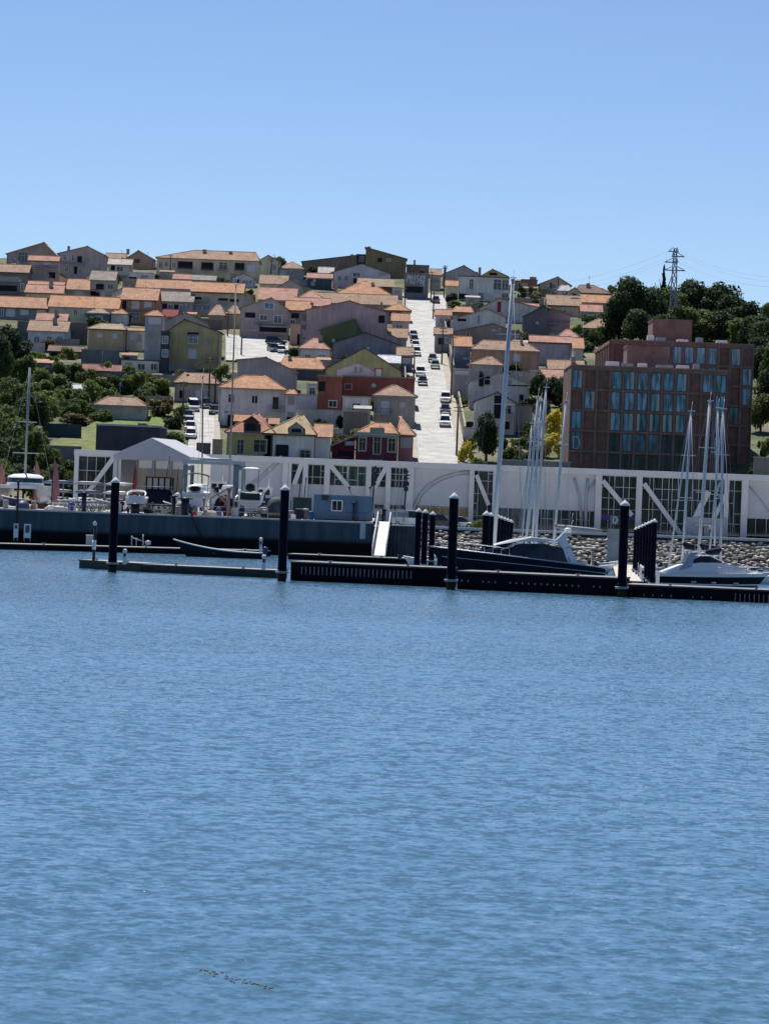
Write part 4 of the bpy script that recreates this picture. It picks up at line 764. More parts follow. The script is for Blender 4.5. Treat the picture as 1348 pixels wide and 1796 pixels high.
# dark interior + back
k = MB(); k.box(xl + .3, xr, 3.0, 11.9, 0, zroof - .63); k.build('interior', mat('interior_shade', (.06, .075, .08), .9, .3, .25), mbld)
GL = glass('curtain_wall_glass', (.015, .03, .036), .04); GLG = glass('green_curtain_wall_glass', (.03, .075, .07), .05)
_, zsill = FA(610, 853); 
def panel(x0, x1, z0=0.0, z1=None, d=0.0, m=CLAD, seams=True):
    xa, xb = FA(x0, 840)[0], FA(x1, 840)[0]; z1 = z1 if z1 is not None else zroof - .625
    k = MB(); k.box(xa, xb, d, d + .4, z0, z1)
    if seams:
        nn = max(1, round((xb - xa) / 1.25)); w_ = (xb - xa) / nn
        for i in range(1, nn): k.box(xa + w_ * i - .025, xa + w_ * i + .025, d - .03, d - .002, z0, z1)
        hh = (z1 - z0) / 3
        for i in (1, 2): k.box(xa, xb, d - .022, d - .003, z0 + hh * i - .02, z0 + hh * i + .02)
    return k.build('cladding_panel', m, mbld)
def post(px, w_=.55, z0=0.0): x, _ = FA(px, 850); k = MB(); k.box(x - w_ / 2, x + w_ / 2, -.7, -.05, z0, zroof - .625); k.build('post', TRUSS, mbld)
def diag(a, b3, w_=.55):
    p0, p1 = FA(*a), FA(*b3); k = MB(); k.bar((p0[0], -.42, p0[1]), (p1[0], -.42, p1[1]), .5, w_); k.build('diagonal', TRUSS, mbld)
def bay(x0, x1, z0, z1, nv, nh, g=GL, irr=0, d=.12):
    xa, xb = FA(x0, 845)[0], FA(x1, 845)[0]; z1 = z1 if z1 is not None else zroof - .63
    k = MB(); t = .09; rr = random.Random(int(x0))
    k.box(xa, xa + t, d - .1, d + .1, z0, z1); k.box(xb - t, xb, d - .1, d + .1, z0, z1); k.box(xa + t, xb - t, d - .1, d + .1, z1 - t, z1); k.box(xa + t, xb - t, d - .1, d + .1, z0, z0 + t)
    vs = [xa + (xb - xa) * i / nv + (rr.uniform(-.3, .3) if irr else 0) for i in range(1, nv)]; hs = [z0 + (z1 - z0) * i / nh + (rr.uniform(-.15, .15) if irr else 0) for i in range(1, nh)]
    for v in vs: k.box(v - .032, v + .032, d - .09, d + .09, z0 + t, z1 - t)
    ed = [xa + t] + vs + [xb - t]
    for h_ in hs:
        for i in range(len(ed) - 1):
            if irr and rr.random() < .25: continue
            k.box(ed[i] + .033, ed[i + 1] - .033, d - .08, d + .08, h_ - .03, h_ + .03)
    o = k.build('window', TRUSS, mbld); k = MB(); k.box(xa + t, xb - t, d, d + .03, z0 + t, z1 - t); k.build('pane', g, o); return o
zT = zroof - .63
bay(135, 199, .3, None, 4, 4, GL, 1); post(134); diag((152, 868), (202, 800)); panel(199, 322)
panel(322, 384); panel(384, 498); post(500, .7); post(508, .35)
bay(509, 531, zsill, None, 2, 3, GLG, 1); panel(509, 718, 2.6, zsill - .005); diag((531, 808), (516, 850)); post(535, .6)
bay(539, 570, zsill, None, 3, 3, GL, 1); post(573, .7); bay(577, 609, zsill, None, 3, 3, GLG, 1); diag((576, 812), (610, 853)); bay(609.5, 642, zsill, None, 2, 3, GLG, 1)
post(646, .6); bay(649, 677, zsill, None, 3, 3, GL, 1); diag((679, 816), (655, 858)); post(680.5, .6); bay(684, 715, zsill, None, 3, 3, GL, 1); post(718.5, .9)
bay(657, 675, 1.35, 2.58, 1, 1, GL); bay(680, 712, .9, 2.58, 3, 1, GL); panel(640, 656.8, 0, 2.59); panel(675.2, 679.8, 0, 2.59)
panel(512, 640, 0, 2.59)
panel(722, 824); post(826.5, .6); bay(830, 865, .2, None, 3, 5, GL, 1); diag((835, 833), (856, 886), .5); post(867, .5)
panel(869, 1046, 2.75); bay(869, 940, 0, 2.74, 3, 1, glass('pale_glass', (.09, .11, .13), .1)); bay(940.2, 1046, 0, 2.74, 9, 2, GL, 1); post(1049, .8)
k = MB(); rect(k, 728, 822, 888, 905, -.02, -.004); k.build('ochre_band', mat('ochre_wall_base', (.34, .27, .14), .85, .3), mbld)
bay(1053, 1117, .2, None, 5, 5, GL, 1); diag((1056, 843), (1107, 904)); post(1120, .75)
bay(1124, 1204, .2, None, 7, 5, GL, 1); diag((1128, 848), (1192, 937)); bay(1204.3, 1268, .2, None, 6, 5, GL, 1); diag((1241, 862), (1203, 936), .7); diag((1272, 866), (1240, 930), .5); post(1273, .6)
bay(1276, 1303, .2, None, 2, 5, GL, 1); post(1305, .8); panel(1308, 1440, 2.6); bay(1308, 1440, .3, 2.59, 7, 1, GL, 0)
# purple shop band behind the glass, low white kiosk wall with a dark door
k = MB(); 
for a, b3 in ((1053, 1082), (1098, 1113)): rect(k, a, b3, 903, 912, .0, .018)
k.build('purple_band', mat('purple_vinyl', (.10, .04, .32), .5, .15), mbld)
k = MB(); rect(k, 1198, 1272, 908, 950, -.95, -.75); o = k.build('kiosk_wall', mat('kiosk_grey', (.46, .47, .5), .6, .08), mbld)
k = MB(); rect(k, 1223, 1232, 922, 950, -1.0, -.953); k.build('door', mat('maroon_door', (.2, .07, .08), .5, .1), o); k = MB(); rect(k, 1217, 1245, 919.5, 922, -1.6, -.955); k.build('awning', WHITE, o)
# slender curved trims on the blank panels
TR = mat('trim_grey', (.45, .47, .51), .6, .1)
def trim(pts, r=.065): k = MB(); k.tube([(FA(*q)[0], -.12, FA(*q)[1]) for q in pts], r, 6); k.build('arch_trim', TR, mbld)
trim([(722, 893), (735, 866), (752, 849), (775, 836), (800, 829), (826, 826)]); trim([(728, 893), (740, 869), (757, 853), (778, 841), (802, 834), (826, 831)], .05)
trim([(432, 852), (455, 837), (475, 818), (493, 800)]); trim([(436, 854), (459, 840), (479, 822), (497, 804)], .05)
trim([(1312, 852), (1335, 880), (1360, 915)]); trim([(1018, 925), (1016, 870), (1006, 838)], .16); trim([(1026, 928), (1027, 870), (1030, 840)], .2); trim([(1027, 870), (1042, 842)], .14); trim([(1262, 846), (1254, 866), (1268, 874)], .2)

# ------------------------------------------------------------------ marquee
TD = 398.0; P = at(268, 880, TD); tent = thing('marquee', 'white marquee tent with beige curtain walls and clear plastic windows in the boat yard', 'marquee', (P.x, TD, QZ), R(-9))
def TL(px, py, dy=0): q = at(px, py, TD + dy); return q.x - P.x, q.z - QZ
FAB = translucent(mat('tent_fabric', (.62, .64, .70), .6, .05), (.5, .52, .58), .35); CUR = translucent(mat('tent_curtain_beige', (.48, .42, .34), .8, .15, 2, stretch=(3, 1, .2)), (.55, .5, .42), .35); CLR = translucent(mat('clear_plastic', (.75, .75, .72), .3, .06), (.85, .85, .8), .6)
xa, ze = TL(197, 798); xb, _ = TL(336, 798); xp_, zp = TL(266, 769); TLn = 13
k = MB(); k.extr([(xa, 0, ze), (xb, 0, ze), (xp_, 0, zp)], (0, -.05, 0)); 
for q in (((xa, -.05, ze), (xp_, -.05, zp), (xp_, TLn, zp), (xa, TLn, ze)), ((xp_, -.05, zp), (xb, -.05, ze), (xb, TLn, ze), (xp_, TLn, zp))): k.extr([(a, b3, c + .03) for a, b3, c in q], (0, 0, .06))
k.box(xa, xb, .002, .1, ze - .45, ze - .003); k.build('canopy', FAB, tent)
k = MB(); xc_, _ = TL(236, 830)
nst = 7
for i in range(nst): u = xa + .9 + (xc_ - xa - .9) * i / nst; k.tube([(u + .14, .35, 0), (u + .14, .35, ze - .46)], .16, 8)
k.build('rolled_curtain', CUR, tent)
zw0, zw1 = TL(283, 822)[1], TL(283, 806)[1]; k = MB(); k.box(xc_, xb - .5, .3, .36, 0, zw0 - .01); k.box(xc_, xb - .5, .3, .36, zw1 + .01, ze - .452)
for px in (238.5, 269, 299.5, 326):
    x = TL(px, 813)[0]; k.box(x - .22, x + .22, .3, .36, zw0 - .009, zw1 + .009)
wl_ = k.build('curtain_wall', CUR, tent)
for a, b3 in ((241, 267), (271, 297), (302, 325)):
    k = MB(); xa2, xb2 = TL(a, 813)[0], TL(b3, 813)[0]; k.box(xa2, min(xb2, xb - .6), .37, .38, zw0 - .05, zw1 + .05); k.build('clear_window', CLR, wl_)
for px in (204, 237, 269, 300): 
    k = MB(); x, _ = TL(px, 830); k.box(x - .08, x + .08, .12, .25, 0, ze - .452); k.build('tent_pole', GREYMETAL, tent)
k = MB(); k.box(xa + .3, xb - .3, TLn - .2, TLn - .1, 0, ze - .1); k.build('back_wall', CLR, tent)

# ------------------------------------------------------------------ quay wall, stone wall
m, n, l, p = node_mat('quay_wall_concrete')
tc = n.new('ShaderNodeTexCoord'); sx = n.new('ShaderNodeSeparateXYZ'); l.new(tc.outputs['Object'], sx.inputs[0])
mp = n.new('ShaderNodeMapping'); mp.inputs['Scale'].default_value = (1.2, 1.2, .1); l.new(tc.outputs['Object'], mp.inputs['Vector'])
t = n.new('ShaderNodeTexNoise'); t.inputs['Scale'].default_value = 1.0; t.inputs['Detail'].default_value = 6; l.new(mp.outputs['Vector'], t.inputs['Vector'])
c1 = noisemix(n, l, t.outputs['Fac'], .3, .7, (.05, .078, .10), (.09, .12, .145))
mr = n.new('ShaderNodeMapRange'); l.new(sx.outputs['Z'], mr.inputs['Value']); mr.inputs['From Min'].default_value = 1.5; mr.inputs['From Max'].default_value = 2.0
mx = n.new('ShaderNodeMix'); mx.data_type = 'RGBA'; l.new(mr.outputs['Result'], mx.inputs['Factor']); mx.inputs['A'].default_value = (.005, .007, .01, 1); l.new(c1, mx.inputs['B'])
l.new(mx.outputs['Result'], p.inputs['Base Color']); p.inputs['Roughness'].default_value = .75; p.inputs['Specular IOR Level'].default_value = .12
QW = m
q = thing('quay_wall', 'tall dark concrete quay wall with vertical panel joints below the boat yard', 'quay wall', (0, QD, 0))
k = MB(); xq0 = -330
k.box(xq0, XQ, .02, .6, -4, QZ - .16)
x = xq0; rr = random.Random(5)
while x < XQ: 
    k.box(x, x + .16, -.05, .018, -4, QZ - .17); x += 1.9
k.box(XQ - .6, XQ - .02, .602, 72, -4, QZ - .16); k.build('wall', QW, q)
k = MB(); k.box(xq0, XQ + .06, -.12, .7, QZ - .157, QZ + .03); k.box(XQ - .7, XQ + .06, .702, 72, QZ - .157, QZ + .03); k.build('coping', mat('pale_coping', (.52, .52, .50), .8, .12), q)
# sheet-pile drum at the corner
dr = at(702, 950, 377); k = MB(); k.grid([[((1.5 + (.08 if j % 2 else -.06)) * math.cos(2 * math.pi * j / 40), (1.5 + (.08 if j % 2 else -.06)) * math.sin(2 * math.pi * j / 40), z) for j in range(40)] for z in (-3, QZ - .35)], True, False)
dm = thing('sheet_pile_drum', 'dark round sheet pile drum beside the gangway, between quay wall and stone wall', 'pile drum', (dr.x, 377, 0)); k.build('shell', mat('rusty_sheet_pile', (.06, .07, .085), .7, .3, .8), dm)
k = MB(); k.lathe([(0.01, QZ - .2), (1.6, QZ - .2), (1.6, QZ - .34), (0.01, QZ - .34)], 32); k.build('cap', CONC, dm)
# stone wall
m, n, l, p = node_mat('granite_blocks')
tc = n.new('ShaderNodeTexCoord'); gi = n.new('ShaderNodeNewGeometry')
t = n.new('ShaderNodeTexNoise'); t.inputs['Scale'].default_value = 1.4; t.inputs['Detail'].default_value = 6; l.new(tc.outputs['Object'], t.inputs['Vector'])
c1 = noisemix(n, l, t.outputs['Fac'], .3, .7, (.33, .30, .25), (.60, .55, .47))
hv = n.new('ShaderNodeMapRange'); l.new(gi.outputs['Random Per Island'], hv.inputs['Value']); hv.inputs['To Min'].default_value = .6; hv.inputs['To Max'].default_value = 1.15
mx = n.new('ShaderNodeMix'); mx.data_type = 'RGBA'; mx.blend_type = 'MULTIPLY'; mx.inputs['Factor'].default_value = 1; l.new(c1, mx.inputs['A']); l.new(hv.outputs['Result'], mx.inputs['B'])
l.new(mx.outputs['Result'], p.inputs['Base Color']); p.inputs['Roughness'].default_value = .95
sw = thing('stone_wall', 'sloping wall of rough pale granite blocks along the marina basin', 'stone wall', (0, PD, 0))
xa, xb = XQ + 2.0, 170
k = MB(); k.extr([(xa, .7, PZ), (xa, .2, PZ), (xa, -7.6, -2.6), (xa, .7, -2.6)], (xb - xa, 0, 0)); k.build('core', mat('wall_core_dark', (.17, .155, .135), .95, .2), sw)
def stone(k, c, r, rr):
    bm = bmesh.new(); bmesh.ops.create_icosphere(bm, subdivisions=1, radius=1)
    rot = Matrix.Rotation(rr.uniform(-.25, .25), 3, 'Y') @ Matrix.Rotation(rr.uniform(0, 6), 3, 'Z')
    for v in bm.verts:
        q = Vector((max(-.8, min(.8, v.co.x)), max(-.8, min(.8, v.co.y)), max(-.72, min(.72, v.co.z)))) * rr.uniform(.78, 1.22)
        v.co = rot @ Vector((q.x * r[0], q.y * r[1], q.z * r[2])) + Vector(c)
    bm.verts.index_update(); i = len(k.v); k.v += [tuple(v.co) for v in bm.verts]
    for f in bm.faces: k.f.append(tuple(i + v.index for v in f.verts)); k.mi.append(0); k.sm.append(False)
    bm.free()
k = MB(); rr = random.Random(11)
row = 0; z = PZ - .4
while z > -.8:
    x = xa + rr.uniform(0, 1); 
    while x < 62:
        w_ = rr.uniform(.35, .85) if x < at(900, 960, PD).x else rr.uniform(.28, .95)
        y = .1 - (PZ - z) * 7.8 / 5.8
        stone(k, (x + w_ / 2, y, z + rr.uniform(-.14, .14)), (w_ * .68, .38, rr.uniform(.2, .32)), rr); x += w_
    z -= .33
k.build('stones', m, sw)
k = MB(); k.box(xa, xb, -.35, .72, PZ + .003, PZ + .3); k.build('coping', mat('pale_coping', (.52, .52, .50), .8, .12), sw)
k = MB(); k.box(xa, xb, -.2, -.03, PZ - .55, PZ - .002); k.build('coping_shadow', mat('painted_coping_shadow', (.05, .055, .06), .8, .2), sw)  # no real beam: dark strip painted as the shadow under the coping
# ------------------------------------------------------------------ mooring piles
PILE = mat('pile_navy_sleeve', (.004, .0035, .014), .5, .25, .8, stretch=(1, 1, .25), spec=.06); # tide-mark of weed and barnacles round each pile
n_, l_ = PILE.node_tree.nodes, PILE.node_tree.links; bc = n_['Principled BSDF'].inputs['Base Color']; src = bc.links[0].from_socket
tc_ = n_.new('ShaderNodeTexCoord'); sx_ = n_.new('ShaderNodeSeparateXYZ'); l_.new(tc_.outputs['Object'], sx_.inputs[0]); nz_ = n_.new('ShaderNodeTexNoise'); nz_.inputs['Scale'].default_value = 3; l_.new(tc_.outputs['Object'], nz_.inputs['Vector'])
ad_ = n_.new('ShaderNodeMath'); ad_.operation = 'MULTIPLY_ADD'; l_.new(nz_.outputs['Fac'], ad_.inputs[0]); ad_.inputs[1].default_value = -.9; l_.new(sx_.outputs['Z'], ad_.inputs[2])
mr_ = n_.new('ShaderNodeMapRange'); l_.new(ad_.outputs[0], mr_.inputs['Value']); mr_.inputs['From Min'].default_value = -.05; mr_.inputs['From Max'].default_value = .35
mx_ = n_.new('ShaderNodeMix'); mx_.data_type = 'RGBA'; l_.new(mr_.outputs['Result'], mx_.inputs['Factor']); mx_.inputs['A'].default_value = (.03, .035, .018, 1); l_.new(src, mx_.inputs['B']); l_.new(mx_.outputs['Result'], bc)
CAPM = mat('pile_cap_white', (.78, .78, .76), .5, .06)
def pile(px, py_top, py_bot, label, wpx, D=None, group=None, slim=False):
    b = onz(px, py_bot, 0) if D is None else at(px, py_bot, D); D = b.y; pt = at(px + (py_bot - py_top) * math.tan(ROLL) * .7, py_top, D); r = wpx / 2 * D / F; zt = pt.z
    o = thing('mooring_pile', label, 'mooring pile', (b.x, D, 0), 0, group)
    k = MB(); k.lathe([(r, -3), (r, zt - r * 1.25)], 20); k.lathe([(r * 1.03, .5), (r * 1.06, .5), (r * 1.06, 1.1), (r * 1.03, 1.1)], 20); k.build('shaft', PILE, o)
    k = MB(); k.lathe([(r * .9, zt - r * 1.4), (r * 1.14, zt - r * 1.35), (r * 1.14, zt - r * 1.18), (r * .5, zt - r * .55), (.01, zt)], 20); k.build('cap', CAPM, o)
    k = MB(); k.lathe([(r * 1.02, .62), (r * 1.5, .62), (r * 1.5, .8), (r * 1.02, .8)], 16); k.build('guide_collar', GREYMETAL, o)
    return o
pile(197, 836, 1003, 'leftmost tall navy mooring pile with white cone cap, at the end of the low pontoon', 15)
pile(494, 849, 1019, 'tall navy mooring pile with white cone cap where the low pontoon meets the breakwater pontoon', 15.5)
pile(790, 863, 1034, 'tall navy mooring pile with white cone cap before the bow of the dark motor yacht', 16)
pile(1089, 876, 1047, 'tall navy mooring pile with white cone cap in front of the letter D sign', 16)
for px, pt, pb, lab, w_, D in [(730.5, 890.5, 995, 'nearest and leftmost of three shorter navy piles left of the dark yacht bow', 11, 300), (742.5, 892.5, 985, 'middle one of three shorter navy piles left of the dark yacht bow', 10.5, 318), (756, 896, 975, 'rightmost and farthest of three shorter navy piles left of the dark yacht bow', 10, 338)]:
    pile(px, pt, pb, lab, w_, D)
pile(849, 895, 1000, 'navy pile standing close before the tall yacht mast, nearer of a pair', 13, 292); pile(857, 898, 995, 'navy pile half hidden behind its nearer twin by the tall mast', 11, 306)
for i in range(5): pile(871 + i * 5.6, 902 + i * 2.1, 975, 'navy pile in the tight receding row right of the tall mast', 10 - i * .3, 324 + i * 9, 'receding pile row by the tall mast')
for i in range(7): pile(1143.5 - i * 5.0, 909 + i * 2.4, 1005 - i * 5, 'navy pile in the tight receding row along the letter D walkway', 10 - i * .25, 279 + i * 9, 'receding pile row by the letter D walkway')

# ------------------------------------------------------------------ pontoons
WET = mat('wet_dark_concrete', (.006, .005, .012), .6, .3, .6, spec=.08); DECKC = mat('pontoon_deck', (.30, .30, .29), .85, .2, 1.2)
def pontoon(label, pa, pb, width, fb, slots=None, deckm=DECKC, bodym=WET, dots=None, cat='pontoon', za=0.0):
    """front waterline between two bearings"""
    A, B = onz(pa[0], pa[1], 0), onz(pb[0], pb[1], 0); d = B - A; L = d.length; rz = math.atan2(d.y, d.x)
    o = thing('pontoon', label, cat, (A.x, A.y, 0), rz); k = MB(); k.box(0, L, 0, width, -.5, fb - .12)
    k.build('float', bodym, o)
    k = MB(); k.box(-.04, L + .04, -.1, width + .1, fb - .117, fb); k.build('deck', deckm, o)
    nc = max(2, int(L / 5.5))
    for i in range(nc):
        x = L * (i + .5) / nc; k = MB(); k.bar((x - .22, .25, fb + .13), (x + .22, .25, fb + .13), .07); k.box(x - .1, x + .1, .2, .3, fb + .001, fb + .1); k.build('mooring_cleat', GREYMETAL, o)
    k = MB(); k.box(-.02, L + .02, -.13, -.101, fb - .11, fb - .02); k.build('rubbing_strip', mat('rubbing_timber', (.12, .10, .085), .8, .3, 1.5), o)
    if slots:
        k = MB(); x = slots[0] * L; i = 0
        while x < slots[1] * L: k.box(x, x + .06, -.03, -.002, fb - 1.02, fb - .38); x += slots[2]
        k.build('slot_strips', mat('pale_strip', (.34, .33, .36), .7, .25, 3), o)
    if dots:
        k = MB(); x = dots[0] * L; rr = random.Random(int(L * 10))
        while x < dots[1] * L:
            k.cbox((x, -.02, fb - .78), (.1, .036, .14)); x += dots[2] * rr.choice([1, 1, 1, 2.4])
        k.build('bolt_plates', mat('pale_strip', (.34, .33, .36), .7, .25, 3), o)
    return o
p1 = pontoon('low narrow green grey pontoon at far left, with two small white pedestals on it', (139, 996), (247, 1003), 2.6, .72, bodym=mat('green_grey_float', (.03, .045, .05), .6, .25))
p1b = pontoon('low dark pontoon length between the far left one and the second tall pile', (248, 1003), (484, 1014), 2.6, .66, bodym=mat('green_grey_float', (.03, .045, .05), .6, .25))
pontoon('breakwater pontoon with a row of pale vertical strips, left of the third tall pile', (509, 1018), (781, 1030), 4.0, 1.55, slots=(.07, .8, .345), deckm=mat('pontoon_deck_dark', (.2, .21, .22), .85, .2))
pontoon('breakwater pontoon with a dotted line of bolt plates, in front of the dark yacht', (801, 1033), (1081, 1046), 4.0, 1.45, dots=(.03, .97, .5), deckm=mat('pontoon_deck_dark', (.2, .21, .22), .85, .2))
pontoon('breakwater pontoon in front of the white cruiser, at the right edge', (1098, 1047), (1400, 1060), 4.0, 1.0, dots=(.1, .5, .7), slots=(.63, .96, .36), deckm=mat('pontoon_deck_dark', (.2, .21, .22), .85, .2))
q1 = pontoon('long low service pontoon at the foot of the quay wall, left half', (-60, 962), (474, 976), 3.0, .62); q2 = pontoon('low service pontoon at the foot of the gangway, right half', (505, 981), (722, 990), 3.0, .6)
# letter D walkway
A = onz(1113, 1020, .5); B_ = at(1098, 985, 372); B_.z = .5
dv = Vector((B_.x - A.x, B_.y - A.y, 0)); wk = thing('pontoon', 'pale planked walkway pontoon running back to the letter D gate', 'pontoon', (A.x, A.y + 4.5, 0), math.atan2(dv.y, dv.x) - math.pi / 2)
k = MB(); k.box(-1.2, 1.2, 0, dv.length - 6, -.4, .36); k.build('float', WET, wk); k = MB()
for i in range(int((dv.length - 6) / .5)): k.box(-1.25, 1.25, i * .5, i * .5 + .46, .363, .45)
k.build('deck', mat('pale_planks', (.5, .46, .40), .8, .2, 1.5), wk)
def pedestal(x, y, z, label, h=1.15, group=None, w_=.3):
    o = thing('service_pedestal', label, 'service pedestal', (x, y, z), 0, group); k = MB(); k.box(-w_ / 2, w_ / 2, -.12, .12, 0, h * .8); k.lathe([(w_ * .55, h * .8), (w_ * .62, h * .9), (w_ * .35, h), (.01, h)], 12); k.build('body', WHITE, o)
    k = MB(); k.box(-w_ * .3, w_ * .3, -.14, -.122, h * .5, h * .72); k.build('socket_panel', DKMETAL, o)
for i in range(6):
    u = (i + .5) / 6 * .6; q = wk.matrix_basis @ Vector((1.0, 2 + i * 5.5, .45)); pedestal(q.x, q.y, .45, 'white service pedestal in the row along the letter D walkway', 1.2, 'pedestals on the letter D walkway')
a = onz(218, 990, .72); pedestal(a.x, a.y + .3, .72, 'white pedestal on the low pontoon just right of the leftmost tall pile', 1.25)
a = onz(462, 1000, .66); pedestal(a.x, a.y + .3, .66, 'white pedestal near the right end of the dark low pontoon', 1.25)
a = onz(457, 968, .62); pedestal(a.x, a.y, .62, 'white capped pedestal behind the stern of the long dark rowing boat', 1.5)
for px, lab in ((28, 'narrow white notice board standing on the service pontoon at far left'), (48, 'wider white notice board with dark patches on the service pontoon at far left')):
    a = at(px, 944, 366); o = thing('notice_board', lab, 'notice board', (a.x, 366, .62)); w_ = .5 if px == 28 else .75
    k = MB(); k.box(-w_ / 2, w_ / 2, -.04, .04, .35, 1.85); k.build('board', WHITE, o); k = MB(); k.box(-w_ * .3, w_ * .3, -.055, -.042, .9 if px > 30 else 1.3, 1.7); k.build('poster', mat('poster_dark', (.1, .11, .14), .5, .3, 4), o)
    k = MB(); k.box(-w_ / 2 + .02, -w_ / 2 + .1, -.03, .03, 0, .349); k.box(w_ / 2 - .1, w_ / 2 - .02, -.03, .03, 0, .349); k.build('leg', GREYMETAL, o)
a = onz(163, 983, .72); o = thing('channel_marker', 'dark pole with white band and white lamp at the left end of the low pontoon', 'marker pole', (a.x, a.y + .8, .72))
k = MB(); k.tube([(0, 0, 0), (.05, 0, 2.9)], .13, 10); k.build('pole', DKMETAL, o); k = MB(); k.lathe([(.15, .9), (.16, .9), (.16, 1.7), (.15, 1.7)], 10); k.build('band', WHITE, o); k = MB(); k.lathe([(.1, 2.9), (.16, 2.95), (.16, 3.15), (.02, 3.3)], 10); k.build('lamp', WHITE, o)
a = at(157, 958, 358); o = thing('pontoon_locker', 'pale grey box locker on the service pontoon behind the marker pole', 'locker', (a.x, 358, .62)); k = MB(); k.box(-.35, .35, -.3, .3, 0, .98); k.build('body', mat('locker_grey', (.4, .43, .46), .6, .1), o); k = MB(); k.box(-.38, .38, -.33, .33, .983, 1.06); k.build('lid', WHITE, o)
# pump hardware and handrails on the pontoon by the wall
a = at(246, 950, 366); o = thing('pump_rack', 'white pipes and pump rack on the service pontoon below the small white boat', 'pump rack', (a.x, 366, .62))
k = MB()
for x, h in ((-.9, 1.0), (-.4, .8), (.3, 1.2), (.35, .5)): k.tube([(x, 0, 0), (x, 0, h)], .07, 8)
k.tube([(-.9, 0, .8), (.35, 0, .45)], .05, 8); k.build('pipework', mat('galvanised', (.5, .52, .55), .5, .15), o); k = MB(); k.lathe([(.02, .1), (.28, .15), (.3, .45), (.02, .6)], 12, (.85, 0, 0)); k.build('tank', WHITE, o)
# hose
k = MB(); pts = [at(px, py, 373.6) for px, py in ((333, 884), (337, 906), (341, 918), (347, 930), (354, 941))]; tag(k.build('hose', DKMETAL) if False else (k.tube(pts, .09, 8), k.build('hose', DKMETAL))[1], 'thick black hose hanging down the quay wall under the bimini cruiser', 'hose')

# ------------------------------------------------------------------ gangway
a = at(673, 919, 379); b3 = onz(664, 974, .75); g = thing('gangway', 'sloping aluminium gangway ramp with handrails from the quay down to the pontoon', 'gangway', tuple(b3))
v = Vector((a.x, a.y, QZ + .1)) - b3; gl = v.length
sd_ = v.cross(Vector((0, 0, 1))).normalized()
def gp(s, u, h=0): q = v * u + sd_ * s; return (q.x, q.y, q.z + h)
k = MB(); N = 26
for i in range(N): k.extr([gp(-.62, i / N), gp(.62, i / N), gp(.62, (i + .9) / N), gp(-.62, (i + .9) / N)], (0, 0, -.1))
k.build('ramp_deck', mat('ramp_deck_pale', (.62, .60, .55), .7, .12), g)
k = MB()
for s in (-1, 1):
    for h in (.55, 1.05): k.tube([gp(s * .7, 0, h), gp(s * .7, 1, h)], .045, 8)
    for i in range(9): k.tube([gp(s * .7, i / 8, -.1), gp(s * .7, i / 8, 1.05)], .04, 6)
    for i in range(8): k.tube([gp(s * .7, i / 8, 0), gp(s * .7, (i + 1) / 8, 1.05)], .028, 6)
k.build('handrail', mat('white_rail', (.7, .71, .72), .4, .08), g)
# fence on the quay corner
fx0, fx1 = at(656, 920, 381), at(668, 920, 381); o = thing('picket_fence', 'white picket fence at the head of the gangway, right of the blue cabin', 'fence', (fx0.x, 381, QZ))
Wf = at(714, 922, 381).x - fx0.x; g0_, g1_ = at(669, 920, 381).x - fx0.x, at(682, 920, 381).x - fx0.x
for a_, b_ in ((0, g0_), (g1_, Wf)):
    k = MB(); x = a_
    while x < b_: k.box(x, x + .1, 0, .03, 0, 1.5); x += .22
    k.box(a_, b_, .031, .07, 1.2, 1.28); k.box(a_, b_, .031, .07, .3, .38); k.build('fence_panel', mat('white_rail', (.7, .71, .72), .4, .08), o)

# ------------------------------------------------------------------ blue cabin on the quay
CD = 377.0; ca = at(549, 914, CD); cb = at(651, 918, CD); Wc = cb.x - ca.x
o = thing('site_cabin', 'blue grey steel site cabin with a small window on the quay edge', 'site cabin', ((ca.x + cb.x) / 2, CD, QZ + .02))
CBL = mat('cabin_blue', (.13, .21, .30), .5, .1, .8); k = MB(); k.box(-Wc / 2, Wc / 2, 0, 2.4, .12, 2.75); 
for i in range(5): x = -Wc / 2 + Wc * i / 4; k.box(x - .06 if i else x, x + .06 if i < 4 else x, -.03, -.002, .12, 2.75)
k.build('body', CBL, o)
k = MB(); k.box(-Wc / 2 - .04, Wc / 2 + .04, -.06, 2.44, 2.753, 2.86); k.build('roof', mat('cabin_roof', (.3, .36, .42), .6, .1), o); k = MB(); k.box(-Wc / 2 + .1, Wc / 2 - .1, .1, 2.3, 0, .117); k.build('skid', DKMETAL, o)
add_window(o, 'w', -Wc / 2 + Wc * .40, -.005, 1.65, 1.0, 1.0); k = MB(); k.box(-Wc / 2 + .9, -Wc / 2 + 1.6, -.45, -.035, 2.2, 2.7); k.build('air_conditioner', DKMETAL, o)
k = MB(); k.box(Wc * .05, Wc * .45, -.028, -.003, .9, 1.0); k.box(Wc * .23, Wc * .26, -.2, -.031, 0.2, 2.2); k.build('door_bars', mat('cabin_blue_dark', (.05, .09, .2), .5, .1), o)
a = at(636, 928, QD - .2); k = MB(); k.box(-.3, .3, -.08, -.06, -1.6, .1); s_ = k.build('notice_plate', mat('pale_plate', (.45, .52, .58), .5, .15), None, (a.x, QD, QZ - .25)); tag(s_, 'pale upright notice plate fixed to the quay wall below the blue cabin', 'notice plate')

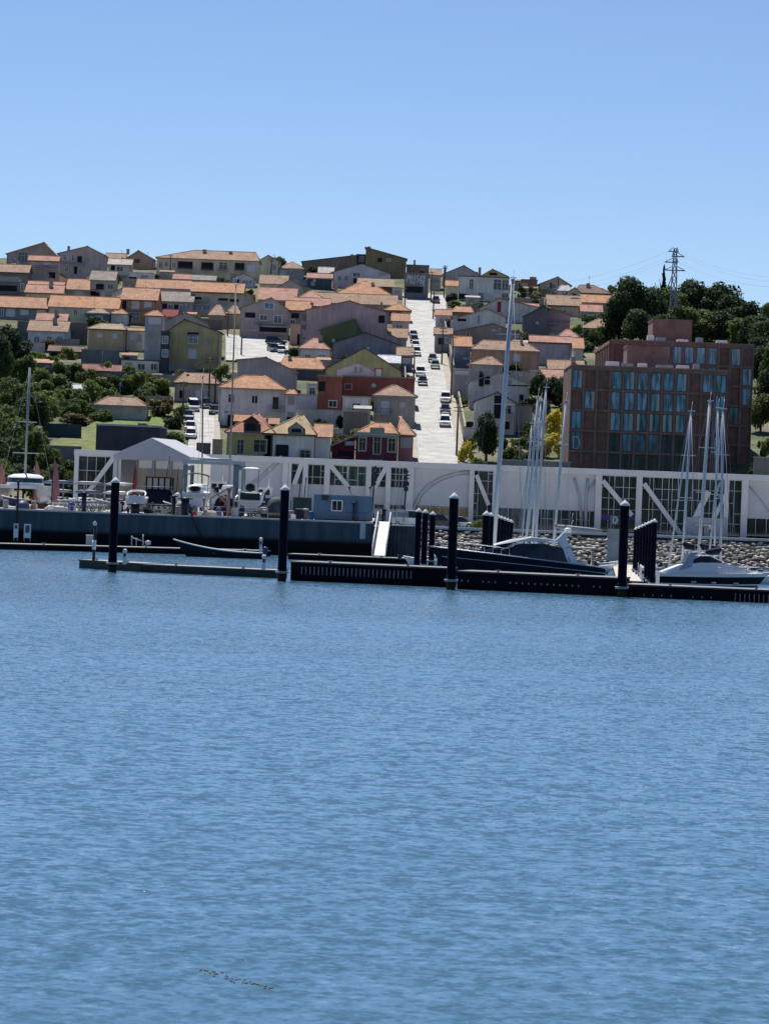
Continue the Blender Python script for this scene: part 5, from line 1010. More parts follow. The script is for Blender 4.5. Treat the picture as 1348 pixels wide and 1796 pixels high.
# letter D sign
a = at(1078, 912, 372); o = thing('letter_sign', 'grey square sign with a white letter D at the walkway gate', 'sign', (a.x, 372, PZ)); 
k = MB(); k.box(-.42, .42, -.05, .05, a.z - PZ - .55, a.z - PZ + .5); k.build('board', mat('sign_grey', (.12, .13, .15), .5, .1), o)
k = MB(); k.box(-.5, -.42, -.04, .04, -3, a.z - PZ + .5); k.build('post', GREYMETAL, o)
k = MB(); z0 = a.z - PZ; DP = [(-.2, z0 - .34), (-.2, z0 + .34), (.02, z0 + .34), (.17, z0 + .2), (.2, z0), (.17, z0 - .2), (.02, z0 - .34), (-.2, z0 - .34)]
for q0, q1 in zip(DP[:-1], DP[1:]): k.bar((q0[0], -.062, q0[1]), (q1[0], -.062, q1[1]), .016, .13)
k.build('letter', WHITE, o)
k = MB(); k.box(-.75, .75, .3, .36, -2.6, z0 - 1.0); k.build('gate_panel', mat('gate_panel', (.4, .41, .4), .7, .15), o)
a = at(1094, 990, 300); o = thing('flag_pole', 'thin white pole with a small red flag near the letter D pile', 'flag', (a.x, 300, .5)); k = MB(); k.tube([(0, 0, 0), (.1, 0, 3.3)], .05, 8); k.build('pole', WHITE, o)
k = MB(); k.grid([[(-.02 - .5 * i / 6, .06 * math.sin(i * 1.3), .9 + .7 * j / 4 - .12 * i / 6 * (1 - j / 4)) for i in range(7)] for j in range(5)]); k.build('flag_cloth', mat('red_cloth', (.42, .03, .03), .8, .1), o)

# ------------------------------------------------------------------ boats
def hullmesh(k, L, B, zs, zb, rake=1.2, tm=.42, tr=.85, strakes=((1.0, 0),), keel=.45, sheer=2.0, pw=2.2, n=18):
    """stern at x=0, bow at +L; strakes: (fraction of height from waterline up, material index) from deck down"""
    def st(t):
        hb = B / 2 * (1 - max(0, (t - tm) / (1 - tm)) ** pw) * (tr + (1 - tr) * min(1, t / .35)); zd = zs + (zb - zs) * t ** sheer; return max(hb, .03), zd
    fr = [1.0] + [f for f, _ in strakes[1:]] + [0.0]
    rows = []
    for i in range(n + 1):
        t = i / n; hb, zd = st(t); r = []
        for f in fr: 
            flare = .80 + .20 * f ** .8; r.append((L * t - rake * t ** 3 * (1 - f), hb * flare * (1 if f > 0 else .95), zd * f))
        r.append((L * t - rake * 1.1 * t ** 3, hb * .45, -keel * (1 - t ** 4))); rows.append(r)
    mats = [mi for _, mi in strakes] + [strakes[-1][1]]
    for j in range(len(fr)):
        for s in (-1, 1):
            k.m = mats[min(j, len(mats) - 1)]
            k.grid([[(q[j][0], s * q[j][1], q[j][2]), (q[j + 1][0], s * q[j + 1][1], q[j + 1][2])] for q in rows])
    k.m = mats[0]; q = rows[0]; k.face([(a, b, c) for a, b, c in q] + [(a, -b, c) for a, b, c in reversed(q)])
    k.m = 0; return st
def deckmesh(k, L, st, drop=.06, inset=.06, n=18):
    k.grid([[(L * i / n - .02, -max(.02, st(i / n)[0] - inset), st(i / n)[1] - drop), (L * i / n - .02, 0, st(i / n)[1] - drop + .05), (L * i / n - .02, max(.02, st(i / n)[0] - inset), st(i / n)[1] - drop)] for i in range(n + 1)], smooth=False)
def rail(k, L, st, t0, t1, h, n=8, r=.025):
    for s in (-1, 1):
        pts = [(L * (t0 + (t1 - t0) * i / n), s * (st(t0 + (t1 - t0) * i / n)[0] - .08), st(t0 + (t1 - t0) * i / n)[1] + h) for i in range(n + 1)]
        k.tube(pts, r, 6)
        for q in pts: k.tube([q, (q[0], q[1], q[2] - h)], r * .8, 5)
def loft(k, sec):
    """sec: (x, half width bottom, half width top, z bottom, z top)"""
    k.grid([[(x, -wb, z0), (x, -wt, z1), (x, wt, z1), (x, wb, z0)] for x, wb, wt, z0, z1 in sec], smooth=False)
    for x, wb, wt, z0, z1 in (sec[0], sec[-1]): k.face([(x, -wb, z0), (x, -wt, z1), (x, wt, z1), (x, wb, z0)])
NAVYG = mat('navy_gelcoat', (.004, .005, .02), .25, .1, .5, spec=.14); DGLASS = glass('boat_glass', (.006, .01, .018), .04); TEAK = mat('teak', (.28, .19, .11), .7, .15)
# dark motor yacht, bow to the left
ya = at(1058, 1012, 286); L = 306 * 286 / F
y = thing('motor_yacht', 'big navy blue motor yacht with white hardtop and radar arch behind the breakwater', 'motor yacht', (ya.x, 286, 0), R(180))
k = MB(); st = hullmesh(k, L, 4.2, 1.7, 2.95, 1.9, .35, .88, ((1, 0), (.78, 0), (.2, 1)), sheer=.9); k.build('hull', [NAVYG, mat('hull_stripe', (.35, .36, .42), .3, .1)], y)
k = MB(); deckmesh(k, L, st); k.build('deck', GELCOAT, y)
k = MB()
for s in (-1, 1):
    k.tube([(L * i / 16, s * (st(i / 16)[0] + .03), st(i / 16)[1] + .02) for i in range(17)], .05, 6)
    k.tube([(L * i / 16 * .93, s * (st(i / 16 * .93)[0] * .965 + .03), st(i / 16 * .93)[1] * .76) for i in range(17)], .035, 6)
k.build('rub_rail', mat('polished_steel', (.55, .57, .6), .25, .05, metal=.7), y)
k = MB(); loft(k, [(2.9, 1.55, 1.35, 1.55, 2.15), (3.6, 1.6, 1.4, 1.6, 2.95), (5.2, 1.62, 1.35, 1.75, 3.25), (7.0, 1.55, 1.2, 1.95, 3.2), (8.6, 1.4, .95, 2.1, 2.85), (10.2, 1.05, .7, 2.25, 2.55), (11.4, .6, .4, 2.4, 2.46)]); k.v = [(a, b, c + .3) for a, b, c in k.v]; k.build('cabin', [DGLASS], y)
k = MB(); loft(k, [(3.3, 1.2, 1.05, 3.32, 3.42), (4.2, 1.45, 1.3, 3.4, 3.62), (6.2, 1.45, 1.3, 3.42, 3.74), (7.8, 1.2, 1.0, 3.28, 3.5), (9.3, .85, .7, 2.95, 3.05)]); k.v = [(a, b, c + .3) for a, b, c in k.v]; k.build('hardtop', GELCOAT, y)
k = MB(); k.box(.9, 3.3, -1.35, 1.35, 3.25, 3.36)
for s in (-1, 1): k.tube([(1.0, s * 1.3, 1.9), (1.0, s * 1.3, 3.25)], .04, 6)
k.build('cockpit_canopy', mat('canopy_grey', (.40, .43, .47), .7, .1), y)
k = MB()
for s in (-1, 1): k.bar((7.6, s * 1.1, 3.3), (9.4, s * .95, 2.6), .12); k.bar((3.6, s * 1.3, 3.4), (2.9, s * 1.45, 1.8), .16)
k.build('windscreen_frame', GELCOAT, y)
k = MB()
for s in (-1, 1): k.extr([(2.2, s * 1.5, 1.9), (2.75, s * 1.5, 2.0), (4.1, s * 1.25, 3.9), (3.5, s * 1.15, 4.55), (3.1, s * 1.15, 4.5), (3.3, s * 1.2, 4.0)], (0, -s * .12, 0))
k.box(2.85, 3.45, -1.15, 1.15, 4.38, 4.56); k.build('radar_arch', GELCOAT, y)
k = MB(); k.lathe([(.02, 4.57), (.3, 4.6), (.32, 4.78), (.2, 4.92), (.02, 4.95)], 16, (3.15, 0, 0)); k.build('radar_dome', WHITE, y)
k = MB(); k.tube([(3.0, .5, 4.5), (2.8, .5, 6.2)], .02, 5); k.tube([(3.0, -.6, 4.5), (2.7, -.6, 5.6)], .02, 5); k.build('aerial', WHITE, y)
k = MB(); rail(k, L, st, .55, .97, .62, 9); k.build('bow_rail', mat('polished_steel', (.55, .57, .6), .25, .05, metal=.7), y)
k = MB(); k.box(-.9, .15, -1.7, 1.7, .42, .55); k.build('swim_platform', TEAK, y); k = MB(); k.box(.5, 1.1, -1.5, 1.5, 1.3, 1.75); k.box(1.6, 2.3, .3, 1.4, 1.4, 2.1); k.build('cockpit_seat', GELCOAT, y)
k = MB()
for x in (5.5, 8.0, 10.4): k.box(x - .35, x + .35, st(x / L)[0] * .955, st(x / L)[0] * .985, st(x / L)[1] * .52, st(x / L)[1] * .6); k.box(x - .35, x + .35, -st(x / L)[0] * .985, -st(x / L)[0] * .955, st(x / L)[1] * .52, st(x / L)[1] * .6)
k.build('porthole', DGLASS, y)
# white cruiser, bow to the right
ca = at(1152, 1030, 273); L = 194 * 273 / F
y = thing('motor_cruiser', 'white sports cruiser with black hull band and grey radar arch at the right edge', 'motor cruiser', (ca.x, 273, 0), R(2))
k = MB(); st = hullmesh(k, L, 3.0, 1.75, 2.0, 1.5, .4, .85, ((1, 0), (.86, 1), (.56, 0), (.5, 1)), sheer=1.4); k.build('hull', [GELCOAT, mat('black_band', (.005, .005, .012), .3, .2, spec=.15)], y)
k = MB(); loft(k, [(.15, 1.2, 1.1, 1.7, 1.85), (1.6, 1.3, 1.2, 1.72, 2.25), (3.2, 1.32, 1.1, 1.75, 2.5), (4.6, 1.25, .95, 1.78, 2.52), (6.2, .95, .6, 1.83, 2.32), (7.6, .5, .25, 1.9, 2.1), (8.5, .12, .06, 1.95, 2.0)]); k.v = [(a, b, c + .2 if c > 2.1 else c) for a, b, c in k.v]; k.build('deck', GELCOAT, y)
k = MB(); loft(k, [(2.2, 1.15, 1.05, 2.35, 2.5), (3.2, 1.12, .9, 2.5, 3.0), (4.0, 1.0, .6, 2.52, 3.02), (5.1, .6, .3, 2.5, 2.56)]); k.v = [(a, b, c + .2) for a, b, c in k.v]; k.build('windscreen', DGLASS, y)
k = MB()
for s in (-1, 1): k.tube([(2.2, s * 1.1, 2.55), (3.2, s * .92, 3.03), (4.0, s * .6, 3.05), (5.15, s * .3, 2.6)], .05, 6)
k.v = [(a, b, c + .2) for a, b, c in k.v]; k.build('windscreen_frame', WHITE, y)
k = MB()
for s in (-1, 1): k.extr([(1.5, s * 1.28, 2.0), (2.5, s * 1.28, 2.3), (2.75, s * 1.1, 3.2), (3.0, s * 1.0, 3.45), (2.4, s * 1.0, 3.5), (2.1, s * 1.1, 3.0)], (0, -s * .1, 0))
k.box(2.4, 3.0, -1.0, 1.0, 3.36, 3.5); k.build('radar_arch', mat('arch_grey', (.36, .42, .5), .35, .08), y)
k = MB(); rail(k, L, st, .5, .96, .5, 8, .02); k.build('bow_rail', mat('polished_steel', (.55, .57, .6), .25, .05, metal=.7), y)
k = MB()
for x in (2.7, 4.3, 6.1):
    for s in (-1, 1): b_ = st(x / L)[0]; k.tube([(x - .2, s * b_ * .955, 1.12), (x + .2, s * b_ * .955, 1.15)], .09, 8)
k.build('porthole', mat('polished_steel', (.55, .57, .6), .25, .05, metal=.7), y)
k = MB(); k.box(-.8, .1, -1.2, 1.2, .4, .5); k.build('swim_platform', TEAK, y)
# long dark rowing boat
ra = at(462, 972, 350.5); L = 158 * 350 / F; y = thing('rowing_boat', 'long dark blue wooden boat with white gunwale moored against the service pontoon', 'rowing boat', (ra.x, 349.6, 0), R(180))
k = MB(); st = hullmesh(k, L, 1.7, .62, 1.7, 1.4, .3, .7, ((1, 0),), keel=.2, sheer=2.4, pw=1.7); k.build('hull', mat('teal_black_paint', (.008, .02, .032), .6, .2, spec=.1), y)
k = MB()
for s in (-1, 1): k.tube([(L * i / 18, s * (st(i / 18)[0]), st(i / 18)[1]) for i in range(19)], .07, 6)
k.build('gunwale', WHITE, y); k = MB()
for x in (1.5, 3.2, 4.9): k.box(x, x + .3, -.65, .65, .42, .48)
k.build('thwart', TEAK, y)
k = MB(); k.box(-.45, .05, -.2, .2, .1, .95); k.lathe([(.05, .95), (.26, 1.0), (.26, 1.2), (.05, 1.28)], 10, (-.2, 0, 0)); k.build('outboard_motor', mat('motor_blue', (.05, .08, .2), .3, .1), y)

# sailboats
NAVYC = mat('navy_sail_cover', (.012, .012, .035), .85, .2, 2); SILV = mat('rigging_wire', (.3, .33, .37), .4, .1)
def sailboat(label, top, base, D, rpx, L=10.5, rz=80, hullm=GELCOAT, zdeck=1.3, mastm=None, boom=None, cover=NAVYC, spread=(.45, .72), stays=True, on_land=False, furl=True, ztr=0.0, rx=1.0, hull=True):
    a, t = at(*base, D), at(*top, D); z0 = (QZ + 1.9) if on_land else 0.0
    o = thing('sailboat', label, 'sailboat', (a.x, D, z0), 0); r = rpx * .42 * D / F; rz = R(rz)
    ob = bpy.data.objects.new('hull', None)
    k = MB(); st = hullmesh(k, L, L * .31, 1.05, 1.35, 1.3, .4, .72, ((1, 0), (.3, 1), (.2, 0)), keel=.5)
    mst = .52 * L
    rm = Matrix.Rotation(rz, 4, 'Z') @ Matrix.Translation((-mst, 0, 0))
    k.v = [tuple(rm @ Vector(v_)) for v_ in k.v]; h_ = k.build('hull', [hullm, mat('boot_stripe', (.05, .07, .2), .4, .1)], o)
    k = MB(); deckmesh(k, L, st); loft(k, [(mst - 3.2, .9, .8, 1.05, 1.5), (mst - .5, 1.0, .8, 1.15, 1.62), (mst + 1.6, .7, .5, 1.2, 1.42)]); k.v = [tuple(rm @ Vector(v_)) for v_ in k.v]; k.build('coachroof', GELCOAT, o)
    if on_land:
        k = MB(); k.extr([(mst - 1, -.08, -.3), (mst + 1, -.08, -.3), (mst + .7, -.08, -1.7), (mst - .7, -.08, -1.7)], (0, .16, 0)); k.v = [tuple(rm @ Vector(v_)) for v_ in k.v]; k.build('keel', mat('antifoul', (.05, .07, .16), .8, .2), o)
        k = MB()
        for dx in (-2, 2):
            for s in (-1, 1): k.tube([(mst + dx, s * .7, -.2), (mst + dx, s * 1.3, -1.9)], .05, 6)
        k.v = [tuple(rm @ Vector(v_)) for v_ in k.v]; k.build('cradle', GREYMETAL, o)
    mt = Vector((t.x - a.x, 0, t.z - z0)); mb_ = Vector((0, 0, 1.5)); 
    if not on_land: pass
    k = MB(); k.tube([mb_, mb_.lerp(mt, .6), mt], [r, r * .95, r * .7], 10); ms = k.build('mast', mastm or ALU, o)
    k = MB(); k.box(mt.x - .25, mt.x + .35, -.06, .06, mt.z + .02, mt.z + .1); k.tube([(mt.x, 0, mt.z), (mt.x + .1, 0, mt.z + .9)], .02, 5); k.build('masthead', WHITE, ms)
    for f in spread:
        k = MB(); q = mb_.lerp(mt, f); w_ = L * .06; k.bar(q + Vector((-w_, .0, .0)), q + Vector((w_, 0, .0)), .09, .06); k.build('spreader', WHITE, ms)
    if stays:
        k = MB(); w_ = L * .15; fx = math.cos(rz) * L * .45; fy_ = math.sin(rz) * L * .45
        for s in (-1, 1):
            q = mb_.lerp(mt, spread[-1] if spread else .8) + Vector((s * L * .06, 0, 0)); k.tube([mt, q, (s * w_, .3, 1.2)], .008, 4)
        k.tube([mt, (-fx, -fy_, 1.2)], .02, 4); k.build('rigging', SILV, o)
        if furl: k = MB(); e = Vector((fx, fy_, 1.5)); k.tube([mt.lerp(e, .06), mt.lerp(e, .5), e], [.05, .08, .1], 8); k.build('furled_sail', mat('furled_sail_pale', (.4, .44, .5), .8, .1), o)
    if boom:
        q = at(*boom, D); e = Vector((q.x - a.x, 0, q.z - z0)); s_ = Vector((0, 0, e.z)); k = MB(); k.tube([s_, e], .09, 8); bo = k.build('boom', ALU, o)
        k = MB(); k.tube([s_ + Vector((0, 0, .5)), s_.lerp(e, .25) + Vector((0, 0, .3)), s_.lerp(e, .8) + Vector((0, 0, .18)), e + Vector((0, 0, .14))], [.16, .34, .26, .12], 10); k.build('sail_cover', cover, bo)
    return o
sailboat('large sailing yacht carrying the tallest pale blue mast, right of the street', (899, 488), (865, 940), 322, 10.5, L=17, rz=110, zdeck=1.8, spread=(.3, .55, .8), furl=False)
sailboat('sailboat with the leftmost mast of the close mast cluster behind the dark yacht', (943, 696), (921, 940), 338, 5.5, rz=75)
sailboat('sailboat with the middle mast of the close cluster behind the dark yacht', (948, 704), (932, 940), 352, 4.5, L=9.5, rz=82, furl=False)
sailboat('sailboat with the tallest, rightmost mast of the close cluster behind the dark yacht', (957, 680), (938, 940), 345, 5.5, rz=100)
sailboat('sailboat with a thin faint mast just left of the close mast cluster', (932, 743), (914, 940), 366, 3.5, L=9, rz=95, furl=False)
sailboat('sailboat with a lone leaning mast in front of the left corner of the hotel', (992, 703), (970, 935), 350, 6, rz=86, boom=(1056, 934), cover=mat('grey_sail_cover', (.3, .31, .32), .8, .1))
sailboat('sailboat with the leftmost mast and dark boom cover behind the white cruiser', (1211, 722), (1196, 968), 308, 6, rz=100, boom=(1222, 964))
sailboat('sailboat with a thick mast topped by white instruments behind the white cruiser', (1244, 704), (1224, 966), 318, 8, L=12, rz=84, boom=(1262, 966), furl=True)
sailboat('sailboat with a slim mast close right of the thick mast behind the white cruiser', (1258, 716), (1252, 968), 330, 4.5, L=9.5, rz=92, furl=False)
sailboat('sailboat with the rightmost grey mast behind the white cruiser', (1267, 718), (1263, 985), 300, 5.5, rz=98, boom=(1236, 972))
# yard masts
sailboat('sailboat on a cradle in the yard with the tall mast beside the blue lift', (414, 500), (401, 868), 392, 3.6, L=9, mastm=mat('mast_brownish', (.22, .2, .21), .6, .1), rz=95, on_land=True, spread=(.38, .56), furl=False)
sailboat('sailboat on a cradle in the yard with a dark slender mast right of the marquee', (356, 660), (354, 860), 396, 3.2, L=8.5, mastm=mat('mast_dark', (.06, .07, .09), .6, .1), rz=85, on_land=True, furl=False)
# small white boats behind the dark yacht bow and by the stone wall
def dinghy(label, px, D, Lpx, rz, hullm=GELCOAT, z=0.0, cover=None, seats=True, name='small_boat', cat='small boat', screen=False, outb=True, group=None):
    a = at(px, 950, D); L = Lpx * D / F; o = thing(name, label, cat, (a.x, D, z), R(rz), group)
    k = MB(); st = hullmesh(k, L, L * .38, .62, .95, .7, .4, .85, ((1, 0), (.35, 0)), keel=.22); k.v = [(x - L / 2, y_, z_) for x, y_, z_ in k.v]; k.build('hull', hullm, o)
    k = MB(); deckmesh(k, L, st, .12, .1); k.v = [(x - L / 2, y_, z_) for x, y_, z_ in k.v]; k.build('deck', cover or mat('cockpit_liner', (.55, .55, .53), .6, .1), o)
    k = MB()
    for s in (-1, 1): k.tube([(L * i / 12 - L / 2, s * st(i / 12)[0], st(i / 12)[1]) for i in range(13)], .06, 6)
    k.build('gunwale', WHITE, o)
    if seats: k = MB(); k.box(-L * .2, -L * .08, -L * .13, L * .13, .5, .95); k.box(L * .05, L * .12, -L * .12, L * .12, .5, 1.05); k.build('seat', mat('seat_dark', (.06, .06, .08), .6, .2), o)
    if screen: k = MB(); loft(k, [(.0, L * .15, L * .11, .85, 1.35), (L * .16, L * .1, L * .05, .85, .95)]); k.build('windscreen', DGLASS, o)
    if outb: k = MB(); k.box(-L / 2 - .35, -L / 2 + .02, -.18, .18, -.2, .95); k.build('outboard_motor', mat('motor_black', (.02, .02, .025), .3, .2), o)
    return o
dinghy('small white open boat floating behind the three shorter piles', 738, 345, 60, 176); dinghy('long white boat with a pale cover floating left of the tall mast', 810, 352, 95, 178, cover=WHITE)
dinghy('white motorboat floating behind the yacht stern under the stone wall', 1040, 340, 80, 8, screen=True); dinghy('white dinghy between the walkway piles and the boom of the sailboat', 1168, 330, 60, 10, cover=WHITE)
dinghy('white runabout moored below the stone wall at far right', 1325, 345, 70, 170, screen=True)
dinghy('grey white boat with a flat cover moored left of the white cruiser arch', 1172, 318, 70, 5, cover=mat('boat_cover', (.42, .42, .40), .8, .1), seats=False)
for lab, px, D, Lp, rz, cov in (('white half decked boat floating right of the yacht stern behind the flag', 1010, 352, 60, 174, None), ('pale blue covered dinghy floating between the yacht stern and the stone wall', 1062, 362, 50, 4, mat('cover_blue', (.18, .26, .36), .8, .1)), ('white boat with a dark cockpit moored behind the receding walkway piles', 1162, 345, 58, 175, None), ('small white tender floating under the boom of the leftmost cruiser side sailboat', 1190, 335, 46, 0, None), ('white launch with pale cover moored by the stone wall behind the thick mast', 1285, 358, 72, 178, WHITE), ('white sloop hull without mast lying behind the cruiser bow', 1338, 322, 64, 6, WHITE), ('grey dinghy floating by the sheet pile drum', 722, 352, 36, 10, None)): dinghy(lab, px, D, Lp, rz, cover=cov, screen=cov is None)
# floating weed
a = onz(412, 1718, 0); rr = random.Random(2); k = MB()
for i in range(46): 
    u = rr.uniform(0, 1); x = (u - .5) * 1.2; y_ = -x * 1.5 + rr.gauss(0, .16) + .1 * math.sin(u * 9); s = rr.uniform(.005, .017); th = rr.uniform(-1, 1)
    k.extr([(x - s * 1.6, y_ - s * 3, .005), (x + s * 1.6, y_ - s * 2 + th * s, .012), (x + s * 1.2, y_ + s * 3, .004), (x - s, y_ + s * 2.4, .015)], (0, 0, .004))
w_ = k.build('floating_weed', mat('brown_weed', (.06, .075, .05), .8, .3, 3), None, (a.x, a.y, 0)); tag(w_, 'thin raft of brown weed drifting on the water in the foreground', 'weed')
# ------------------------------------------------------------------ boats and gear on the quay
def on_quay(px, D=382): q = at(px, 890, D); return Vector((q.x, D, QZ))
LOW = lambda py, D: at(674, py + (0), D).z
def hz(px, py, D): return at(px, py, D).z - QZ
# catamaran facing the river
D = 386; c = on_quay(36, D); o = thing('catamaran', 'white sailing catamaran standing ashore at the far left with tinted cabin windows', 'catamaran', tuple(c))
z1 = hz(36, 837, D); zd = hz(36, 853, D); kz = D / F
for s, px in ((-1, -8), (1, 69)):
    x0 = at(px, 870, D).x - c.x; k = MB(); zb_ = hz(px, 884, D); L = 11; rows = []
    for i in range(13):
        t = i / 12; w_ = .95 * (1 - (1 - t) ** 2.5 * .85) if t < .5 else .95 * (.88 + .12 * 1); h_ = zd + .1
        rows.append([(x0 - w_, L * t, h_), (x0 - w_ * .92, L * t + .25 * (1 - t), h_ * .62), (x0 - w_ * .5, L * t + .4 * (1 - t), zb_ + .25), (x0, L * t + .5 * (1 - t), zb_), (x0 + w_ * .5, L * t + .4 * (1 - t), zb_ + .25), (x0 + w_ * .92, L * t + .25 * (1 - t), h_ * .62), (x0 + w_, L * t, h_)])
    k.grid(rows); k.face(rows[0]); k.face(rows[-1]); k.grid([[r[0] for r in rows], [r[-1] for r in rows]], smooth=False); k.build('hull', mat('cat_hull_grey', (.5, .52, .56), .35, .06), o)
xa, xb = at(-10, 855, D).x - c.x, at(80, 858, D).x - c.x
k = MB(); k.box(xa, xb, .8, 9.5, zd - .25, zd + .12); k.build('bridge_deck', GELCOAT, o)
xa, xb = at(7, 845, D).x - c.x, at(72, 847, D).x - c.x; xm = (xa + xb) / 2; hw = (xb - xa) / 2
def ring(y, f, z): return [(xm + hw * f * math.sin(t) * (1.0), y + 1.9 - 1.9 * math.cos(t) * .9, z) for t in [(-1 + 2 * i / 10) * math.pi / 2 for i in range(11)]]
k = MB(); k.grid([ring(1.4, 1.02, zd + .1), ring(1.5, 1.0, zd + .45)], smooth=False); k.build('cabin_side', GELCOAT, o)
k = MB(); k.grid([ring(1.52, .995, zd + .44), ring(1.7, .95, zd + .98)], smooth=False); k.build('cabin_window', glass('green_boat_glass', (.02, .05, .05), .05), o)
k = MB(); k.grid([ring(1.6, .99, zd + .97), ring(1.75, .95, zd + 1.15), ring(2.3, .7, zd + 1.38), ring(3.0, .02, zd + 1.48)]); k.build('cabin_roof', GELCOAT, o)
mtop = at(47.5, 643, D); mb_ = at(39, 836, D); k = MB(); k.tube([(mb_.x - c.x, 3.2, mb_.z - QZ - .2), (mtop.x - c.x, 3.2, mtop.z - QZ)], .13, 8); ms = k.build('mast', mat('mast_dull', (.25, .29, .3), .5, .15), o)
k = MB()
for py, px, w_ in ((739, 43, 1.1), (794, 41, 1.5)):
    q = at(px, py, D); k = MB(); k.bar((q.x - c.x - w_, 3.2, q.z - QZ), (q.x - c.x + w_, 3.2, q.z - QZ), .09); k.build('spreader', WHITE, ms)
k = MB(); k.tube([(mtop.x - c.x, 3.2, mtop.z - QZ), (xa - .8, 4.5, zd + .1)], .015, 4); k.tube([(mtop.x - c.x, 3.2, mtop.z - QZ), (xb + .8, 4.5, zd + .1)], .015, 4); k.build('rigging', SILV, o)
# trailers / cradle under catamaran
k = MB(); 
for px in (-4, 68):
    x0 = at(px, 885, D).x - c.x
    for y_ in (2, 7): k.box(x0 - .35, x0 + .35, y_, y_ + .4, 0, hz(36, 884, D) + .1)
k.build('keel_block', mat('timber_block', (.2, .15, .1), .9, .2), o)
# feather flags
def flag(px, pt, pb, label, col, D, w_=1.0):
    a = at(px, pb, D); t = at(px, pt, D); h = t.z - QZ; o = thing('feather_flag', label, 'feather flag', (a.x, D, QZ)); k = MB(); k.tube([(0, 0, 0), (.05, 0, h * .6), (.25, 0, h)], .05, 6); k.build('pole', DKMETAL, o)
    k = MB(); N = 12; rows = []
    for i in range(N + 1):
        u = i / N; z = .9 + (h - .95) * u; wd = w_ * (1 - u ** 3) * (.6 + .4 * min(1, u * 4)); x0 = .05 + .2 * max(0, (u - .55) / .45)
        rows.append([(x0 + wd * j / 4, .06 * math.sin(u * 5 + j), z - .1 * j / 4) for j in range(5)])
    k.grid(rows); k.build('flag_cloth', mat('flag_%s' % col[0], col[1], .8, .25, 1.3), o); k = MB(); k.lathe([(.02, .25), (.45, .18), (.5, 0)], 14); k.build('base', WHITE, o)
PINK = ('pink', (.42, .19, .2)); REDF = ('red', (.4, .05, .05))
flag(58, 803, 880, 'pinkish feather flag behind the catamaran cabin', PINK, 398, .85); flag(90, 802, 885, 'red edged feather flag with a white foot right of the catamaran', PINK, 380, .85); flag(-4, 808, 890, 'orange and white banner flag cut by the left picture edge', ('orange', (.45, .2, .15)), 398, .9)
flag(232, 808, 880, 'thin red feather flag in front of the marquee curtains', REDF, 392, .35)
# small white boat on trailer (stern towards us)
def trailer(o, L, w_, h):
    k = MB(); k.bar((0, -L / 2, h), (0, L / 2 + 1, h), .12)
    for y_ in (-L * .3, 0, L * .3): k.bar((-w_ / 2, y_, h), (w_ / 2, y_, h), .1)
    k.build('trailer_frame', GREYMETAL, o)
    for s in (-1, 1): k = MB(); k.tube([(s * w_ / 2 - .1, -.3, .32), (s * w_ / 2 + .1, -.3, .32)], .32, 14); k.build('wheel', mat('tyre', (.015, .015, .016), .85, .1), o)
def yboat(label, px, D, W, L, zb_, hullm, build, name='motorboat', cat='motorboat', rz=0, sheer=.95):
    c = on_quay(px, D); o = thing(name, label, cat, tuple(c), R(rz)); k = MB(); st = hullmesh(k, L, W, sheer, sheer * 1.35, L * .1, .45, .9, ((1, 0), (.4, 0)), keel=.35)
    rm = Matrix.Rotation(R(90), 4, 'Z'); k.v = [tuple(rm @ Vector(v_) + Vector((0, -L / 2, zb_))) for v_ in k.v]; k.build('hull', hullm, o)
    k = MB(); deckmesh(k, L, st, .1); k.v = [tuple(rm @ Vector(v_) + Vector((0, -L / 2, zb_))) for v_ in k.v]; k.build('deck', GELCOAT if hullm is not NAVYG else NAVYG, o)
    trailer(o, L, W * .75, zb_ - .25); build(o, zb_ + sheer, -L / 2); return o
def b1(o, z, y):
    k = MB()
    for s in (-1, 1): k.tube([(s * .95, y + .1, z + .02), (s * 1.0, y + 1.6, z + .55), (s * .7, y + 2.8, z + .75), (0, y + 3.1, z + .8)], .09, 8)
    k.build('coaming', GELCOAT, o); k = MB()
    for x in (-.5, .1, .6): k.box(x - .2, x + .2, y + .9, y + 1.2, z - .05, z + .45)
    k.build('seat', mat('seat_dark', (.06, .06, .08), .6, .2), o); k = MB(); k.box(-.8, .8, y + .02, y + .5, z - .04, z + .22); k.build('sun_pad', WHITE, o)
yboat('small white open motorboat on a trailer in front of the marquee', 240.5, 379, 2.5, 5.2, .75, GELCOAT, b1)
# black pilothouse boat
D = 388; c = on_quay(279, D); o = thing('pilothouse_boat', 'black pilothouse boat with square cabin windows standing before the marquee', 'pilothouse boat', tuple(c))
wd = 56 * D / F; k = MB(); st = hullmesh(k, 9, wd * .98, 1.5, 1.8, 1, .45, .95, ((1, 0), (.4, 0)), keel=.4); rm = Matrix.Rotation(R(90), 4, 'Z'); k.v = [tuple(rm @ Vector(v_) + Vector((0, -3, .9))) for v_ in k.v]; k.build('hull', NAVYG, o)
BLK = mat('black_paint', (.012, .012, .016), .4, .2); zc = hz(279, 858, D); zt = hz(279, 836.5, D); hw = 21 * D / F
k = MB(); k.extr([(-hw * 1.15, -2.6, 2.3), (hw * 1.15, -2.6, 2.3), (hw, -2.2, zc), (-hw, -2.2, zc)], (0, 4.5, 0)); cb_ = k.build('cabin', BLK, o)
k = MB()
for i in range(5): x = -hw + 2 * hw * i / 4; k.box(x - .09, x + .09, -2.2, -2.05, zc + .002, zt - .12); k.box(x - .09, x + .09, 2.0, 2.15, zc + .002, zt - .12)
k.box(-hw - .1, hw + .1, -2.5, 2.4, zt - .118, zt); k.build('wheelhouse', BLK, o)
k = MB(); 
